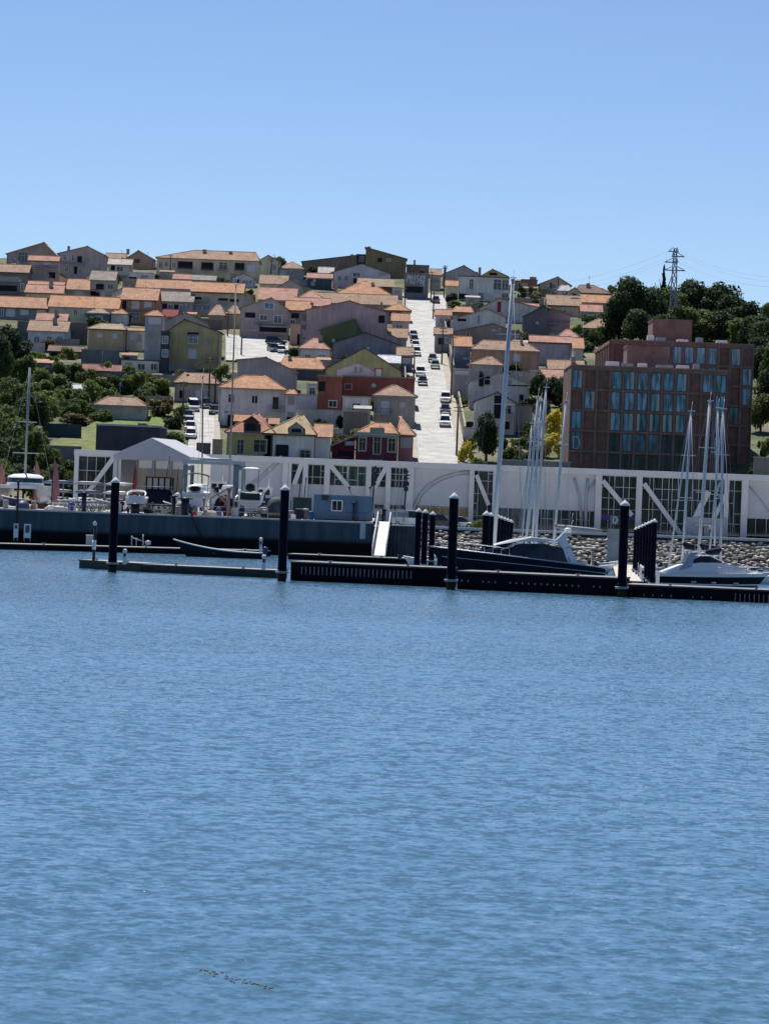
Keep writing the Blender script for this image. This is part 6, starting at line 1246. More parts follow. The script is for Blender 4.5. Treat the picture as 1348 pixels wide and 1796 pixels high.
for i in range(4): x = -hw + 2 * hw * i / 4; k.box(x + .1, x + 2 * hw / 4 - .1, -2.13, -2.1, zc + .01, zt - .13)
k.build('wheelhouse_window', mat('pale_see_through', (.5, .48, .44), .25, .1), o)
k = MB(); k.tube([(hw * .55, -1, zt), (hw * .8, -1, zt + 2.4)], .03, 5); k.tube([(hw * 1.5, -2, 2.2), (hw * 1.6, -2, zt + 1.2)], .03, 5); k.build('whip_aerial', BLK, o)
k = MB(); k.tube([(-hw * 1.25, -2.9, 3.0), (hw * 1.25, -2.9, 3.0)], .04, 6); k.build('stern_rail', GREYMETAL, o)
for dx in (-1.2, 1.2): k = MB(); k.box(dx - .15, dx + .15, -1, 3, 0, 1.2); k.build('keel_block', mat('timber_block', (.2, .15, .1), .9, .2), o)
# white cruiser with dark bimini
def b2(o, z, y):
    k = MB(); pts = [(-1.5 + 3.0 * i / 8, z + 2.15 - .3 * ((i - 4) / 4) ** 2) for i in range(9)]
    k.grid([[(x, y + .5, q) for x, q in pts], [(x, y + 2.6, q + .1) for x, q in pts]]); k.grid([[(x, y + .5, q - .08) for x, q in pts], [(x, y + 2.6, q + .02) for x, q in pts]]); k.build('bimini', mat('bimini_navy', (.015, .018, .035), .8, .15), o)
    k = MB()
    for s in (-1, 1): k.tube([(s * 1.35, y + 1.5, z), (s * 1.4, y + .6, z + 1.8)], .03, 6); k.tube([(s * 1.35, y + 1.5, z), (s * 1.4, y + 2.4, z + 1.85)], .03, 6)
    k.build('bimini_frame', GREYMETAL, o)
    k = MB(); k.lathe([(.02, 0), (.95, .05), (1.0, .5), (.7, .85), (.02, .95)], 16, (-.1, y + 2.6, z)); k.build('cuddy', GELCOAT, o); k = MB(); k.lathe([(.02, .15), (.62, .2), (.66, .5), (.4, .7), (.02, .75)], 14, (-.1, y + 1.75, z)); k.build('engine_cover', BLK, o)
    k = MB(); k.box(-1.2, 1.3, y - .12, y + .02, z - .55, z - .25); k.build('stern_band', mat('pale_turquoise', (.5, .62, .64), .4, .1), o); k = MB(); k.lathe([(.02, -.2), (.3, -.15), (.34, .55), (.15, .8), (.02, .85)], 12, (-1.9, y + .2, z - .9)); k.build('fender', WHITE, o)
yboat('white motor cruiser with dark bimini top standing ashore right of the marquee', 344, 383, 3.1, 7.5, 1.25, GELCOAT, b2, sheer=1.25)
# centre console with white T-top
def b3(o, z, y):
    k = MB(); k.box(-.95, .95, y + .4, y + 2.2, z + 2.75, z + 2.88); k.lathe([(.9, 2.88), (.6, 2.98), (.02, 3.0)], 14, (0, y + 1.3, z)); k.build('t_top', WHITE, o); k = MB()
    for s in (-1, 1):
        for yy in (.6, 2.0): k = MB(); k.tube([(s * .8, y + yy, z), (s * .85, y + yy, z + 2.75)], .035, 6); k.build('t_top_leg', GREYMETAL, o)
    k = MB(); k.lathe([(.02, .3), (.5, .4), (.55, .9), (.3, 1.15), (.02, 1.2)], 14, (0, y - .2, z)); k.build('outboard_motor', BLK, o)
    k = MB(); k.box(-1.1, 1.1, y - .1, y - .02, z - .6, z + .15); k.build('stern_panel', mat('dark_green_panel', (.02, .035, .035), .35, .2), o)
    k = MB(); k.tube([(-1.4, y, z + .25), (1.4, y, z + .25)], .06, 6); k.box(-1.7, 1.7, y - .7, y + .05, z - .85, z - .7); k.build('swim_platform', GELCOAT, o)
    k = MB(); k.tube([(1.3, y + .4, z), (2.1, y - .2, z + .9)], .09, 6); k.tube([(-1.4, y + .4, z - .2), (-1.7, y - .2, z - .6)], .12, 6); k.build('fender', WHITE, o)
yboat('white centre console boat with T top and dark stern, ashore right of the lift', 440, 382, 2.9, 7, 1.4, GELCOAT, b3, sheer=1.15)
# travel lift
D = 384; o = thing('travel_lift', 'blue grey steel boat lift frame straddling the boats in the yard', 'boat lift', (at(372, 880, D).x, D, QZ)); LB = mat('lift_blue_grey', (.13, .19, .25), .5, .12); ox = o.location.x
for px, dy, w_ in ((324, 0, .5), (336, 9, .4), (413, 0, .62), (426, 9, .42)):
    k = MB(); x = at(px, 860, D + dy).x - ox; zt = hz(px, 815, D); k.box(x - w_ / 2, x + w_ / 2, dy, dy + .5, .85, zt); lg = k.build('leg', LB, o)
    k = MB(); k.tube([(x - .25, dy + .25, .45), (x + .25, dy + .25, .45)], .45, 14); k.build('wheel', mat('tyre', (.015, .015, .016), .85, .1), lg)
k = MB(); xa, xb = at(320, 812, D).x - ox, at(430, 815, D).x - ox; zt = hz(372, 810, D); k.box(xa, xb, 0, .5, zt - .3, zt + .15); k.tube([(xa + 2, -.1, zt + .22), (xb - 1.5, -.1, zt + .22)], .22, 10); k.build('top_beam', mat('lift_beam_pale', (.36, .42, .46), .5, .1), o)
k = MB(); 
for px in (325, 420): x = at(px, 820, D).x - ox; k.box(x - .25, x + .25, .51, 9.5, hz(px, 816, D) - .5, hz(px, 816, D) - .02)
k.build('side_beam', LB, o)
# rack, tarp, bins, tent dome, crates
D = 378; c = on_quay(390, D); o = thing('timber_trestle', 'crossed timber trestle frame beside a dark maroon tarp near the blue lift', 'trestle', tuple(c)); k = MB(); k.bar((-1.3, 0, 2.0), (1.0, 0, 3.3), .14); k.bar((1.0, .15, 3.3), (.2, .15, 1.2), .12); k.bar((-1.2, .1, 3.1), (1.3, .1, .4), .12); k.bar((1.25, .0, 0), (1.25, 0, 3.4), .2); k.bar((-1.3, 0, 0), (-1.3, 0, 2.0), .14)
k.build('beams', mat('weathered_timber', (.32, .27, .24), .9, .2), o)
def lump(label, name, cat, px, D, W, Dp, H, m, seed, sharp=.12):
    c = on_quay(px, D); rr = random.Random(seed); k = MB(); rows = []
    for j in range(7):
        v = j / 6 * math.pi / 2; rows.append([(W / 2 * (math.cos(v) ** .7) * math.cos(t) * (1 + rr.uniform(-sharp, sharp)), Dp / 2 * (math.cos(v) ** .7) * math.sin(t), H * math.sin(v) * (1 + rr.uniform(-sharp, sharp) * .5)) for t in [2 * math.pi * i / 18 for i in range(18)]])
    k.grid(rows, True, True); return tag(k.build(name, m, None, tuple(c)), label, cat)
lump('maroon tarp over gear under the crossed timber trestle', 'tarpaulin', 'tarpaulin', 394, 382, 2.6, 3, 2.3, mat('maroon_tarp', (.045, .008, .02), .8, .3), 3)
lump('dark domed canopy tent with pale ribs right of the T top boat', 'canopy_tent', 'dome tent', 484, 380, 2.3, 3, 2.4, mat('dome_dark', (.06, .085, .105), .75, .5, 1.2), 5, .03)
k = MB(); c = on_quay(484, 379.9)
for j in range(0):
    a_ = (j - 2) * .38; k.tube([(1.18 * math.cos(t) * math.cos(a_), -1.55 * math.cos(t) * .25 - 1.2 * math.cos(a_) * math.sin(t) * .4, 2.45 * math.sin(t)) for t in [math.pi * i / 12 for i in range(13)]], .05, 5)
def crate(label, px, D, w_, h, m, cat='crate', name='crate', lid=None, bump=True, z=0):
    c = on_quay(px, D); o = thing(name, label, cat, (c.x, c.y, c.z + z)); k = MB(); k.box(-w_ / 2, w_ / 2, -.5, .5, 0, h - .1)
    for i in range(4): x = -w_ / 2 + w_ * i / 3; k.box(x - .04, x + .04, -.54, -.502, .05, h - .15)
    k.build('body', m, o); k = MB(); k.box(-w_ / 2 - .05, w_ / 2 + .05, -.56, .56, h - .097, h); k.build('lid', lid or m, o); return o
crate('dark green skip container behind the bins left of the blue cabin', 530, 386, 2.0, 2.4, mat('skip_green', (.02, .05, .055), .6, .2), 'skip', 'skip')
crate('tall navy bin with a pale lid left of the tan barrel', 524.5, 377.5, .62, 1.2, mat('bin_navy', (.012, .014, .05), .5, .15), 'bin', 'wheelie_bin', mat('bin_lid_pale', (.3, .38, .32), .6, .2))
c = on_quay(536, 377.5); o = thing('barrel', 'tan barrel with rags on top left of the blue cabin', 'barrel', tuple(c)); k = MB(); k.lathe([(.28, 0), (.31, .2), (.32, .5), (.3, .95), (.02, .96)], 16); k.build('drum', mat('barrel_tan', (.3, .21, .13), .8, .2), o); k = MB(); k.lathe([(.05, .97), (.4, 1.0), (.3, 1.2), (.02, 1.25)], 9); k.build('rags', mat('rag_pale', (.5, .48, .42), .9, .3, 4), o)
lump('low dark pile of nets along the quay edge below the dome tent', 'net_pile', 'net pile', 476, 376.5, 3.6, 1, .55, mat('net_dark', (.035, .035, .025), .95, .4, 4), 9, .3)
lump('grey boat cover heap on the quay left of the T top boat', 'tarpaulin', 'tarpaulin', 318, 378, 1.7, 2, 1.5, mat('grey_tarp', (.3, .31, .3), .8, .25), 12)
lump('white and orange inflatable hull lying by the quay edge under the bimini cruiser', 'inflatable_dinghy', 'dinghy', 371, 376.6, 2.8, 1.2, .6, mat('inflatable_pale', (.55, .45, .38), .6, .35, 1.1), 15, .08)
lump('orange footed white paddle craft lying right of the catamaran', 'kayak', 'kayak', 100, 377, 2.9, .9, .5, mat('kayak_pale', (.55, .5, .46), .5, .25, 1), 16, .08)
lump('small dark hull with a white rim lying below the catamaran bridge deck', 'upturned_boat', 'upturned boat', 40, 378, 1.6, 2.4, .95, mat('hull_dark_blue', (.05, .07, .12), .5, .3), 17, .05)
# bicycles and scooters parked in the clutter
def bike():
    o = thing('bicycle', 'bicycle parked in the tight cluster along the quay edge left of the marquee', 'bicycle', (0, 0, 0), 0, 'bicycles along the quay edge'); TY = mat('tyre', (.015, .015, .016), .85, .1)
    for x in (-.52, .52):
        k = MB(); k.tube([(x + .33 * math.cos(t), 0, .34 + .33 * math.sin(t)) for t in [2 * math.pi * i / 16 for i in range(17)]], .022, 5, False)
        for i in range(6): a_ = math.pi * i / 6; k.tube([(x + .31 * math.cos(a_), 0, .34 + .31 * math.sin(a_)), (x - .31 * math.cos(a_), 0, .34 - .31 * math.sin(a_))], .006, 4, False)
        k.build('wheel', TY, o)
    k = MB()
    for a_, b_ in (((-.52, .34), (-.15, .8)), ((-.15, .8), (.38, .82)), ((.52, .34), (.34, .95)), ((-.05, .3), (.38, .78)), ((-.52, .34), (-.05, .3)), ((-.05, .3), (-.18, .92))): k.tube([(a_[0], 0, a_[1]), (b_[0], 0, b_[1])], .022, 6)
    k.build('frame', mat('bike_silver', (.6, .62, .65), .35, .2, 3), o)
    k = MB(); k.tube([(.3, -.28, 1.0), (.36, 0, .98), (.3, .28, 1.0)], .018, 5); k.build('handlebar', DKMETAL, o); k = MB(); k.box(-.3, -.05, -.08, .08, .92, .98); k.build('saddle', BLK, o); return o
b0 = bike(); rr = random.Random(4); first = True
lab2 = 'bicycle parked in the tight cluster between the small white boat and the bimini cruiser'
spots = [(104 + 6.5 * i, 0) for i in range(13)] + [(253 + 5.2 * i, 1) for i in range(11)]
for px, g in spots:
    for j in range(2 if g == 0 else 1):
        D = 377 + rr.uniform(0, 2.2) + 3 * j; c = on_quay(px + rr.uniform(-2, 2), D)
        if first: b0.location = c; b0.rotation_euler.z = R(rr.uniform(40, 110)); first = False
        else: dup(b0, c, R(rr.uniform(20, 130)), lab2 if g else None, 'bicycles by the bimini cruiser' if g else None)
# dinghy rack with stacked pale hulls behind the bicycles
D = 392; c = on_quay(165, D); o = thing('boat_rack', 'long steel rack with pale sailing boards stacked on it behind the bicycles', 'boat rack', tuple(c)); k = MB()
for i in range(6):
    x = -6 + i * 2.4; k.box(x - .06, x + .06, 0, .12, 0, 3.1)
for z in (1.0, 1.9, 2.9): k.box(-6.2, 6.2, .13, .2, z, z + .1)
k.build('frame', GREYMETAL, o); rr = random.Random(8)
for z in (1.1, 2.0, 3.0):
    x = -5.8
    while x < 4: 
        L = rr.uniform(2.6, 3.6); k = MB(); k.tube([(x, .0, z + .1), (x + L * .2, 0, z + .14), (x + L * .7, 0, z + .14), (x + L, 0, z + .2)], [.04, .16, .17, .03], 8); k.build('board', [GELCOAT, mat('board_grey', (.4, .43, .47), .5, .2), mat('board_blue', (.1, .15, .28), .5, .2)][rr.randrange(3)], o); x += L + rr.uniform(.1, .6)
# guard rails and loose gear along the quay edge
for xa_, xb_, lab in ((250, 322, 'thin pipe guard rail on the quay edge below the black pilothouse boat'), (362, 408, 'thin pipe guard rail on the quay edge under the trestle'), (408, 470, 'thin pipe guard rail on the quay edge below the T top boat'), (95, 180, 'thin pipe guard rail on the quay edge in front of the bicycles at left')):
    D = 375.1; a = on_quay(xa_, D); b_ = on_quay(xb_, D); W_ = b_.x - a.x; o = thing('guard_rail', lab, 'guard rail', tuple(a)); k = MB(); nn = max(2, int(W_ / 1.5))
    for i in range(nn + 1): k.tube([(W_ * i / nn, 0, 0), (W_ * i / nn, 0, 1.1)], .035, 6)
    for h in (.55, 1.08): k.tube([(0, 0, h), (W_, 0, h)], .03, 6)
    k.build('pipework', mat('rail_grey_blue', (.25, .29, .34), .5, .12), o)
gear = [('black outboard motor on a stand', 'outboard_motor', BLK, .5, 1.3), ('grey plastic drum', 'drum', mat('drum_grey', (.3, .32, .34), .6, .1), .6, .95), ('blue plastic drum', 'drum', mat('drum_blue', (.03, .08, .25), .5, .1), .6, .95), ('pile of dark tyres', 'tyre_pile', mat('tyre', (.015, .015, .016), .85, .1), .9, .7), ('red fuel can', 'fuel_can', mat('can_red', (.4, .03, .03), .5, .1), .4, .5), ('pale fish box stack', 'fish_box_stack', mat('fish_box', (.5, .52, .5), .6, .15), .8, 1.0), ('coiled pale rope heap', 'rope_heap', mat('rope_pale', (.45, .42, .36), .9, .2, 4), .9, .4), ('white round fender', 'fender', WHITE, .5, .5)]
places = [(12, 'below the left catamaran hull'), (56, 'under the catamaran bridge deck'), (88, 'right of the red edged flag'), (126, 'in front of the board rack'), (208, 'right of the leftmost tall pile'), (216, 'left of the small white boat'), (262, 'under the black pilothouse boat'), (288, 'behind the pipe guard rail'), (312, 'by the stout dark post'), (340, 'below the bimini cruiser'), (352, 'right of the hanging hose'), (384, 'before the maroon tarp'), (412, 'at the foot of the lift leg'), (424, 'left of the T top boat keel'), (438, 'under the T top boat'), (452, 'right below the T top boat stern'), (462, 'left of the dome tent'), (506, 'right of the second tall pile'), (514, 'beside the navy bin'), (544, 'tight against the blue cabin')]
rr = random.Random(31); usedlab = set()
for i, (px, where) in enumerate(places):
    for q in range(2):
        nm, name, m_, w_, h_ = gear[(i * 3 + q * 5 + 1) % len(gear)]; D = 376 + q * 2.4 + rr.uniform(0, .8); c = on_quay(px + rr.uniform(-2, 2) + q * 4, D); k = MB(); r_ = w_ / 2
        if name in ('drum', 'fender', 'fuel_can'): k.lathe([(.02, 0), (r_, .02), (r_ * 1.04, h_ * .3), (r_, h_ * .65), (r_, h_ * .95), (r_ * .5, h_), (.02, h_)], 12)
        elif name == 'outboard_motor': k.box(-.12, .12, -.1, .1, .1, h_ * .6); k.lathe([(.05, h_ * .6), (.26, h_ * .64), (.28, h_ * .85), (.05, h_)], 10); k.bar((-.3, .15, 0), (0, .1, .5), .06); k.bar((.3, .15, 0), (0, .1, .5), .06)
        elif name == 'fish_box_stack':
            for j in range(4): k.box(-r_ + rr.uniform(-.05, .05), r_, -.3, .3, j * .25, j * .25 + .235)
        else:
            for j in range(4): k.lathe([(r_ * .45, j * h_ / 4), (r_ * (1 - .08 * j), j * h_ / 4 + .02), (r_ * (1 - .08 * j), (j + .9) * h_ / 4), (r_ * .45, (j + .95) * h_ / 4)], 14, (rr.uniform(-.06, .06), 0, 0))
        lab = nm + ' on the quay ' + where
        if q and rr.random() < .3: continue
        tag(k.build(name, m_, None, tuple(c)), lab, name.replace('_', ' '))
# small craft ashore among the bicycles
for px, D, Lp, rz, hm, cv, lab in ((112, 383, 44, 12, GELCOAT, None, 'small white dinghy ashore behind the bicycles right of the red edged flag'), (136, 385, 46, 170, mat('hull_navy', (.02, .03, .09), .4, .2), None, 'small navy dinghy ashore under the board rack'), (160, 384, 40, 8, GELCOAT, mat('cover_slate', (.12, .14, .18), .8, .2), 'small white dinghy under a slate cover ashore below the board rack'), (184, 383, 40, 172, mat('hull_grey', (.3, .32, .34), .5, .2), None, 'small grey dinghy ashore left of the leftmost tall pile'), (212, 384, 36, 10, GELCOAT, None, 'small white tender ashore between the tall pile and the white open motorboat'), (300, 379, 34, 165, mat('hull_navy', (.02, .03, .09), .4, .2), None, 'small navy tender ashore right of the black pilothouse boat'), (470, 386, 44, 8, mat('hull_grey', (.3, .32, .34), .5, .2), None, 'grey dinghy ashore behind the dome tent'), (20, 380, 40, 176, mat('hull_navy', (.02, .03, .09), .4, .2), None, 'navy dinghy ashore between the catamaran hulls')):
    dinghy(lab, px, D, Lp, rz, hm, z=QZ + .45, cover=cv, outb=False, screen=False)
def b4(o, z, y):
    k = MB(); k.box(-.9, .9, y + 2.2, y + 4.6, z - .05, z + 1.1); k.box(-1.05, 1.05, y + 2.0, y + 4.7, z + 1.103, z + 1.2); cb = k.build('cabin', GELCOAT, o); k = MB(); k.box(-.7, -.1, y + 2.17, y + 2.197, z + .35, z + .95); k.box(.1, .7, y + 2.17, y + 2.197, z + .35, z + .95); k.build('cabin_window', DGLASS, cb)
    k = MB(); k.lathe([(.02, .2), (.3, .25), (.32, .75), (.02, .95)], 12, (0, y - .25, z - .3)); k.build('outboard_motor', BLK, o); k = MB(); k.tube([(.5, y + 3, z + 1.2), (.6, y + 3, z + 3.4)], .025, 5); k.build('aerial', WHITE, o)
yboat('small white cabin boat ashore between the bimini cruiser and the blue lift legs', 381, 391, 2.4, 6, 1.7, GELCOAT, b4)
yboat('dark hulled cabin boat ashore tucked behind the T top boat', 462, 396, 2.6, 6.5, 1.2, mat('hull_navy', (.02, .03, .09), .4, .2), b4)
# dark posts on the quay edge
def post_(px, pt, pb, label, r=.09, D=375.2, lamp=False, name='quay_post', cat='post', m=DKMETAL):
    a = at(px, pb, D); t = at(px, pt, D); o = thing(name, label, cat, (a.x, D, a.z)); k = MB(); h = t.z - a.z; k.tube([(0, 0, 0), (0, 0, h)], r, 8); k.build('pole', m, o)
    k = MB(); k.lathe([(r * 1.8, h), (r * 2, h + .1), (.01, h + .25)], 10); k.build('cap', m, o); return o
post_(29, 846, 945, 'tall dark pole against the quay wall in front of the catamaran', .12, 373.5); post_(147, 866, 898, 'dark stubby post on the quay edge among the bicycles', .28); post_(237, 886, 902, 'dark rounded post below the small white boat', .5); post_(304, 872, 905, 'dark stout post on the quay edge left of the bimini cruiser', .22)
post_(324, 876, 910, 'dark coiled hose stand on the quay edge by the hanging hose', .45); post_(357, 876, 904, 'pale post under the bimini cruiser', .14, 377, m=GREYMETAL); post_(400, 858, 906, 'pale timber post at the right of the trestle', .18, 377, m=mat('weathered_timber', (.32, .27, .24), .9, .2))
post_(619, 884, 925, 'dark blue post standing in front of the blue cabin', .12, 376.5)
# signal masts and tripods behind the cabin
def mast_(px, pt, pb, D, label, items, m=DKMETAL, r=.09):
    a = at(px, pb, D); t = at(px, pt, D); o = thing('signal_mast', label, 'signal mast', (a.x, D, QZ)); h = t.z - QZ; k = MB(); k.tube([(0, 0, 0), (.25, 0, h)], r, 8); k.build('pole', m, o); k = MB()
    for z, w_, hh in items: k.box(.25 * z - w_ / 2, .25 * z + w_ / 2, -.1, .1, h * z - hh / 2, h * z + hh / 2)
    k.build('lamp_cluster', m, o)
mast_(651, 817, 905, 384, 'dark signal mast with stacked lamps behind the right end of the blue cabin', [(.97, .25, .35), (.86, .55, .4), (.76, .6, .45), (.68, .5, .3)])
mast_(707, 824, 918, 386, 'dark signal mast with crossed arms and hanging gear by the gangway', [(.97, .2, .3), (.9, .65, .12), (.84, .6, .1), (.74, .6, .5), (.64, .5, .5)])
mast_(522, 832, 885, 388, 'thin dark pole left of two behind the bins', [(.98, .2, .3)], r=.06); mast_(531, 838, 885, 387, 'thin dark pole right of two behind the bins', [(.98, .15, .2)], r=.06)
for px, lab, ex in ((612, 'grey tripod frame standing on the blue cabin roof', 0), (648, 'grey tripod frame with long legs at the right end of the blue cabin', 1)):
    D = 378.3; a = at(px, 875, D); z0 = QZ + 2.88 if not ex else QZ; t = at(px, 857, D); o = thing('tripod_frame', lab, 'tripod', (a.x, D, z0)); h = t.z - z0; k = MB()
    for dx, dy in ((-.42, -.3), (.42, -.3), (0, .6), (.15, -.35)): k.tube([(dx, dy, 0), (0, 0, h)], .045, 6)
    k.build('legs', GREYMETAL, o); k = MB(); k.lathe([(.12, h), (.14, h + .15), (.02, h + .25)], 10); k.build('head', DKMETAL, o)
# red white sailing mast near gangway
a = at(705, 806, 384); 
for i, (px, pt) in enumerate(((694, 812), (700, 830))):
    mast_(px, pt, 915, 383 + i, ['thin pale flag mast left of the crossed arm signal mast', 'thin pale pole standing between two masts at the gangway'][i], [(.98, .12, .12)], GREYMETAL, .04)
# people ------------------------------------------------------------
def person(label, x, y, z, h, shirt, trousers, rz=0, pose=0, hair=(.02, .015, .012), skin=(.42, .26, .19)):
    o = thing('person', label, 'person', (x, y, z), R(rz)); s = h / 1.75
    V = [(0, 0, .95), (0, 0, 1.12), (0, .01, 1.32), (0, 0, 1.45), (0, -.01, 1.53), (0, -.02, 1.62), (0, -.01, 1.72)]; Ed = [(i, i + 1) for i in range(6)]; Rr = [(.155, .11), (.145, .1), (.17, .115), (.1, .08), (.055, .055), (.085, .1), (.07, .085)]
    def add(pts, rs, root):
        p_ = root
        for q, r_ in zip(pts, rs): V.append(q); Rr.append((r_, r_)); Ed.append((p_, len(V) - 1)); p_ = len(V) - 1
    st_ = .09 + .05 * pose
    for sx in (-1, 1):
        add([(sx * .1, -.03 * sx * pose, .86), (sx * .11, -.1 * sx * pose - .01, .5), (sx * .115, -.2 * sx * pose + .02, .1), (sx * .12, -.2 * sx * pose - .09, .04)], [.09, .062, .045, .042], 0)
        add([(sx * .2, 0, 1.42), (sx * .25, .05 * sx * pose, 1.15), (sx * .25, -.1 + .1 * sx * pose, .92), (sx * .245, -.14 + .1 * sx * pose, .83)], [.06, .045, .035, .03], 2)
    me = bpy.data.meshes.new('body'); me.from_pydata([tuple(c_ * s for c_ in v_) for v_ in V], Ed, []); b_ = bpy.data.objects.new('body', me); COL.objects.link(b_); b_.parent = o
    sk = b_.modifiers.new('skin', 'SKIN')
    for i, r_ in enumerate(Rr): me.skin_vertices[0].data[i].radius = (r_[0] * s, r_[1] * s)
    me.skin_vertices[0].data[0].use_root = True
    b_.modifiers.new('sub', 'SUBSURF').levels = 2; b_.modifiers['sub'].render_levels = 2
    dg = bpy.context.evaluated_depsgraph_get(); me2 = bpy.data.meshes.new_from_object(b_.evaluated_get(dg)); b_.modifiers.clear(); b_.data = me2
    me2.materials.clear()
    for m_ in (mat('skin_%d' % int(skin[0] * 100), skin, .6, .05), mat('shirt_%d_%d' % (int(shirt[0] * 99), int(shirt[2] * 99)), shirt, .85, .1), mat('trousers_%d' % int(trousers[2] * 99), trousers, .85, .1)): me2.materials.append(m_)
    for p_ in me2.polygons:
        c_ = p_.center / s; p_.use_smooth = True
        p_.material_index = 0 if c_.z > 1.49 or (abs(c_.x) > .19 and c_.z < 1.2) else (2 if c_.z < .97 and abs(c_.x) < .19 else 1)
    k = MB(); k.lathe([(.092 * s, 1.64 * s), (.098 * s, 1.70 * s), (.07 * s, 1.78 * s), (.01, 1.8 * s)], 12, (0, .012 * s, 0)); k.build('hair', mat('hair_dark', hair, .7, .1), o)
    return o
mo_ = None
a = at(1245, 945, 421); person('person in pale shirt and dark trousers by the maroon door of the marina building', a.x, 421, 3.25, 1.72, (.5, .48, .5), (.03, .035, .07), 10)
a = at(673, 915, 380.5); person('person in black standing at the head of the gangway', a.x, 381.6, QZ, 1.75, (.02, .02, .03), (.02, .02, .04), -5, 1)
# ------------------------------------------------------------------ garden and retaining walls
def gwall(z, x0, x1, y0, y1, c, label, D=None, name='garden_wall', cat='wall', cap=True, m=None):
    ox, oy, s = ZR[z]; fx = lambda v: ox + v / s; fy = lambda v: oy + v / s
    xm = (x0 + x1) / 2
    if D is None: D = ground(fx(xm), fy(y1)).y
    P = at(fx(xm), fy(y0), D); zb = gz(P.x, D); W = (x1 - x0) / s * D / F
    o = thing(name, label, cat, (P.x, D, zb)); k = MB(); k.box(-W / 2, W / 2, 0, .35, -2, P.z - zb); k.build('wall', m or wallmat(c), o)
    if cap: k = MB(); k.box(-W / 2 - .05, W / 2 + .05, -.06, .41, P.z - zb + .003, P.z - zb + .1); k.build('coping', CONC, o)
    return o
gwall(1, 150, 466, 792, 965, (.16, .17, .19), 'dark grey retaining wall under the long blue grey row house')
gwall(1, 472, 745, 798, 985, (.14, .15, .17), 'dark rough retaining wall left of the tan double house')
gwall(1, 690, 1010, 1030, 1165, (.2, .22, .25), 'blue grey terrace wall below the tan double house')
gwall(8, 588, 795, 592, 800, (.26, .24, .22), 'stained concrete wall under the small blue white house')
gwall(8, 200, 586, 572, 705, (.62, .62, .63), 'white garden wall with shrubs in front, behind the pyramid roofed white house')
gwall(8, 432, 585, 734, 820, (.6, .6, .58), 'low white wall between the cream house side and dark red shed')
gwall(4, 1040, 1348, 445, 495, (.36, .33, .29), 'long beige wall below the right skyline gable')
gwall(9, 880, 1110, 215, 305, (.36, .34, .32), 'grey concrete wall below the graffiti on the lilac house')
gwall(6, 350, 690, 880, 1010, (.22, .24, .26), 'stained concrete retaining wall below the meadow at left')
gwall(6, 372, 690, 690, 810, (.05, .09, .12), 'dark teal fence wall along the top of the meadow', cap=False)
gwall(3, -10, 290, 435, 500, (.46, .46, .52), 'pale lilac wall below the two tone house on the hill')
gwall(3, 90, 290, 503, 545, (.04, .05, .08), 'dark fence below the pale lilac wall', cap=False)
gwall(2, -10, 130, 385, 435, (.5, .5, .5), 'pale wall left of the garden pavilion')
gwall(9, 350, 640, 905, 990, (.3, .31, .32), 'grey wall behind the marina roof at the foot of the street, right side', D=447)
gwall(9, 640, 1180, 880, 990, (.24, .26, .25), 'greenish wall behind the marina roof left of the hotel', D=449)
gwall(5, 1255, 1400, 1330, 1480, (.28, .27, .25), 'grey wall right of the hotel at the picture edge', D=450)
gwall(7, 505, 625, 850, 960, (.1, .1, .1), 'dark slatted fence at the foot of the lane', D=452, cap=False)
gwall(7, 640, 725, 825, 970, (.5, .46, .38), 'pale beige wall lit by sun at the foot of the lane', D=ground(240 + 680 / 4.8143, 800).y)
gwall(8, 0, 480, 985, 1060, (.4, .4, .38), 'low garden wall in front of the white pyramid roofed house', D=ground(540, 812).y - 3)
gwall(9, 320, 445, 245, 420, (.32, .33, .36), 'grey boundary wall under the yellow boarded balcony')
# long garden walls up both sides of the street
for side, y0, y1, h, c, lab in ((1, 560, 640, 1.5, (.36, .32, .28), 'beige garden wall climbing the lower right side of the street'), (1, 660, 800, 2.0, (.27, .25, .25), 'grey brown garden wall climbing the upper right side of the street'), (-1, 610, 690, 1.4, (.25, .22, .22), 'dark garden wall along the middle left side of the street')):
    o = thing('garden_wall', lab, 'wall', (street_x(y0), y0, gz(street_x(y0), y0))); k = MB(); y = y0; off = side * (SW / 2 + 1.6)
    while y < y1:
        ya = min(y + 6, y1); xa_, xb_ = street_x(y) + off, street_x(ya) + off; za, zb_ = gz(xa_, y), gz(xb_, ya); ox, oy, oz = o.location
        k.extr([(xa_ - ox, y - oy, za - oz - 1), (xa_ - ox + .25, y - oy, za - oz - 1), (xa_ - ox + .25, y - oy, za - oz + h), (xa_ - ox, y - oy, za - oz + h)], (xb_ - xa_, ya - y - .004, zb_ - za)); y += 6
    k.build('wall', wallmat(c), o)

FOOTL = [(x, d, w_, l_ or 12) for x, d, w_, l_ in FOOT]
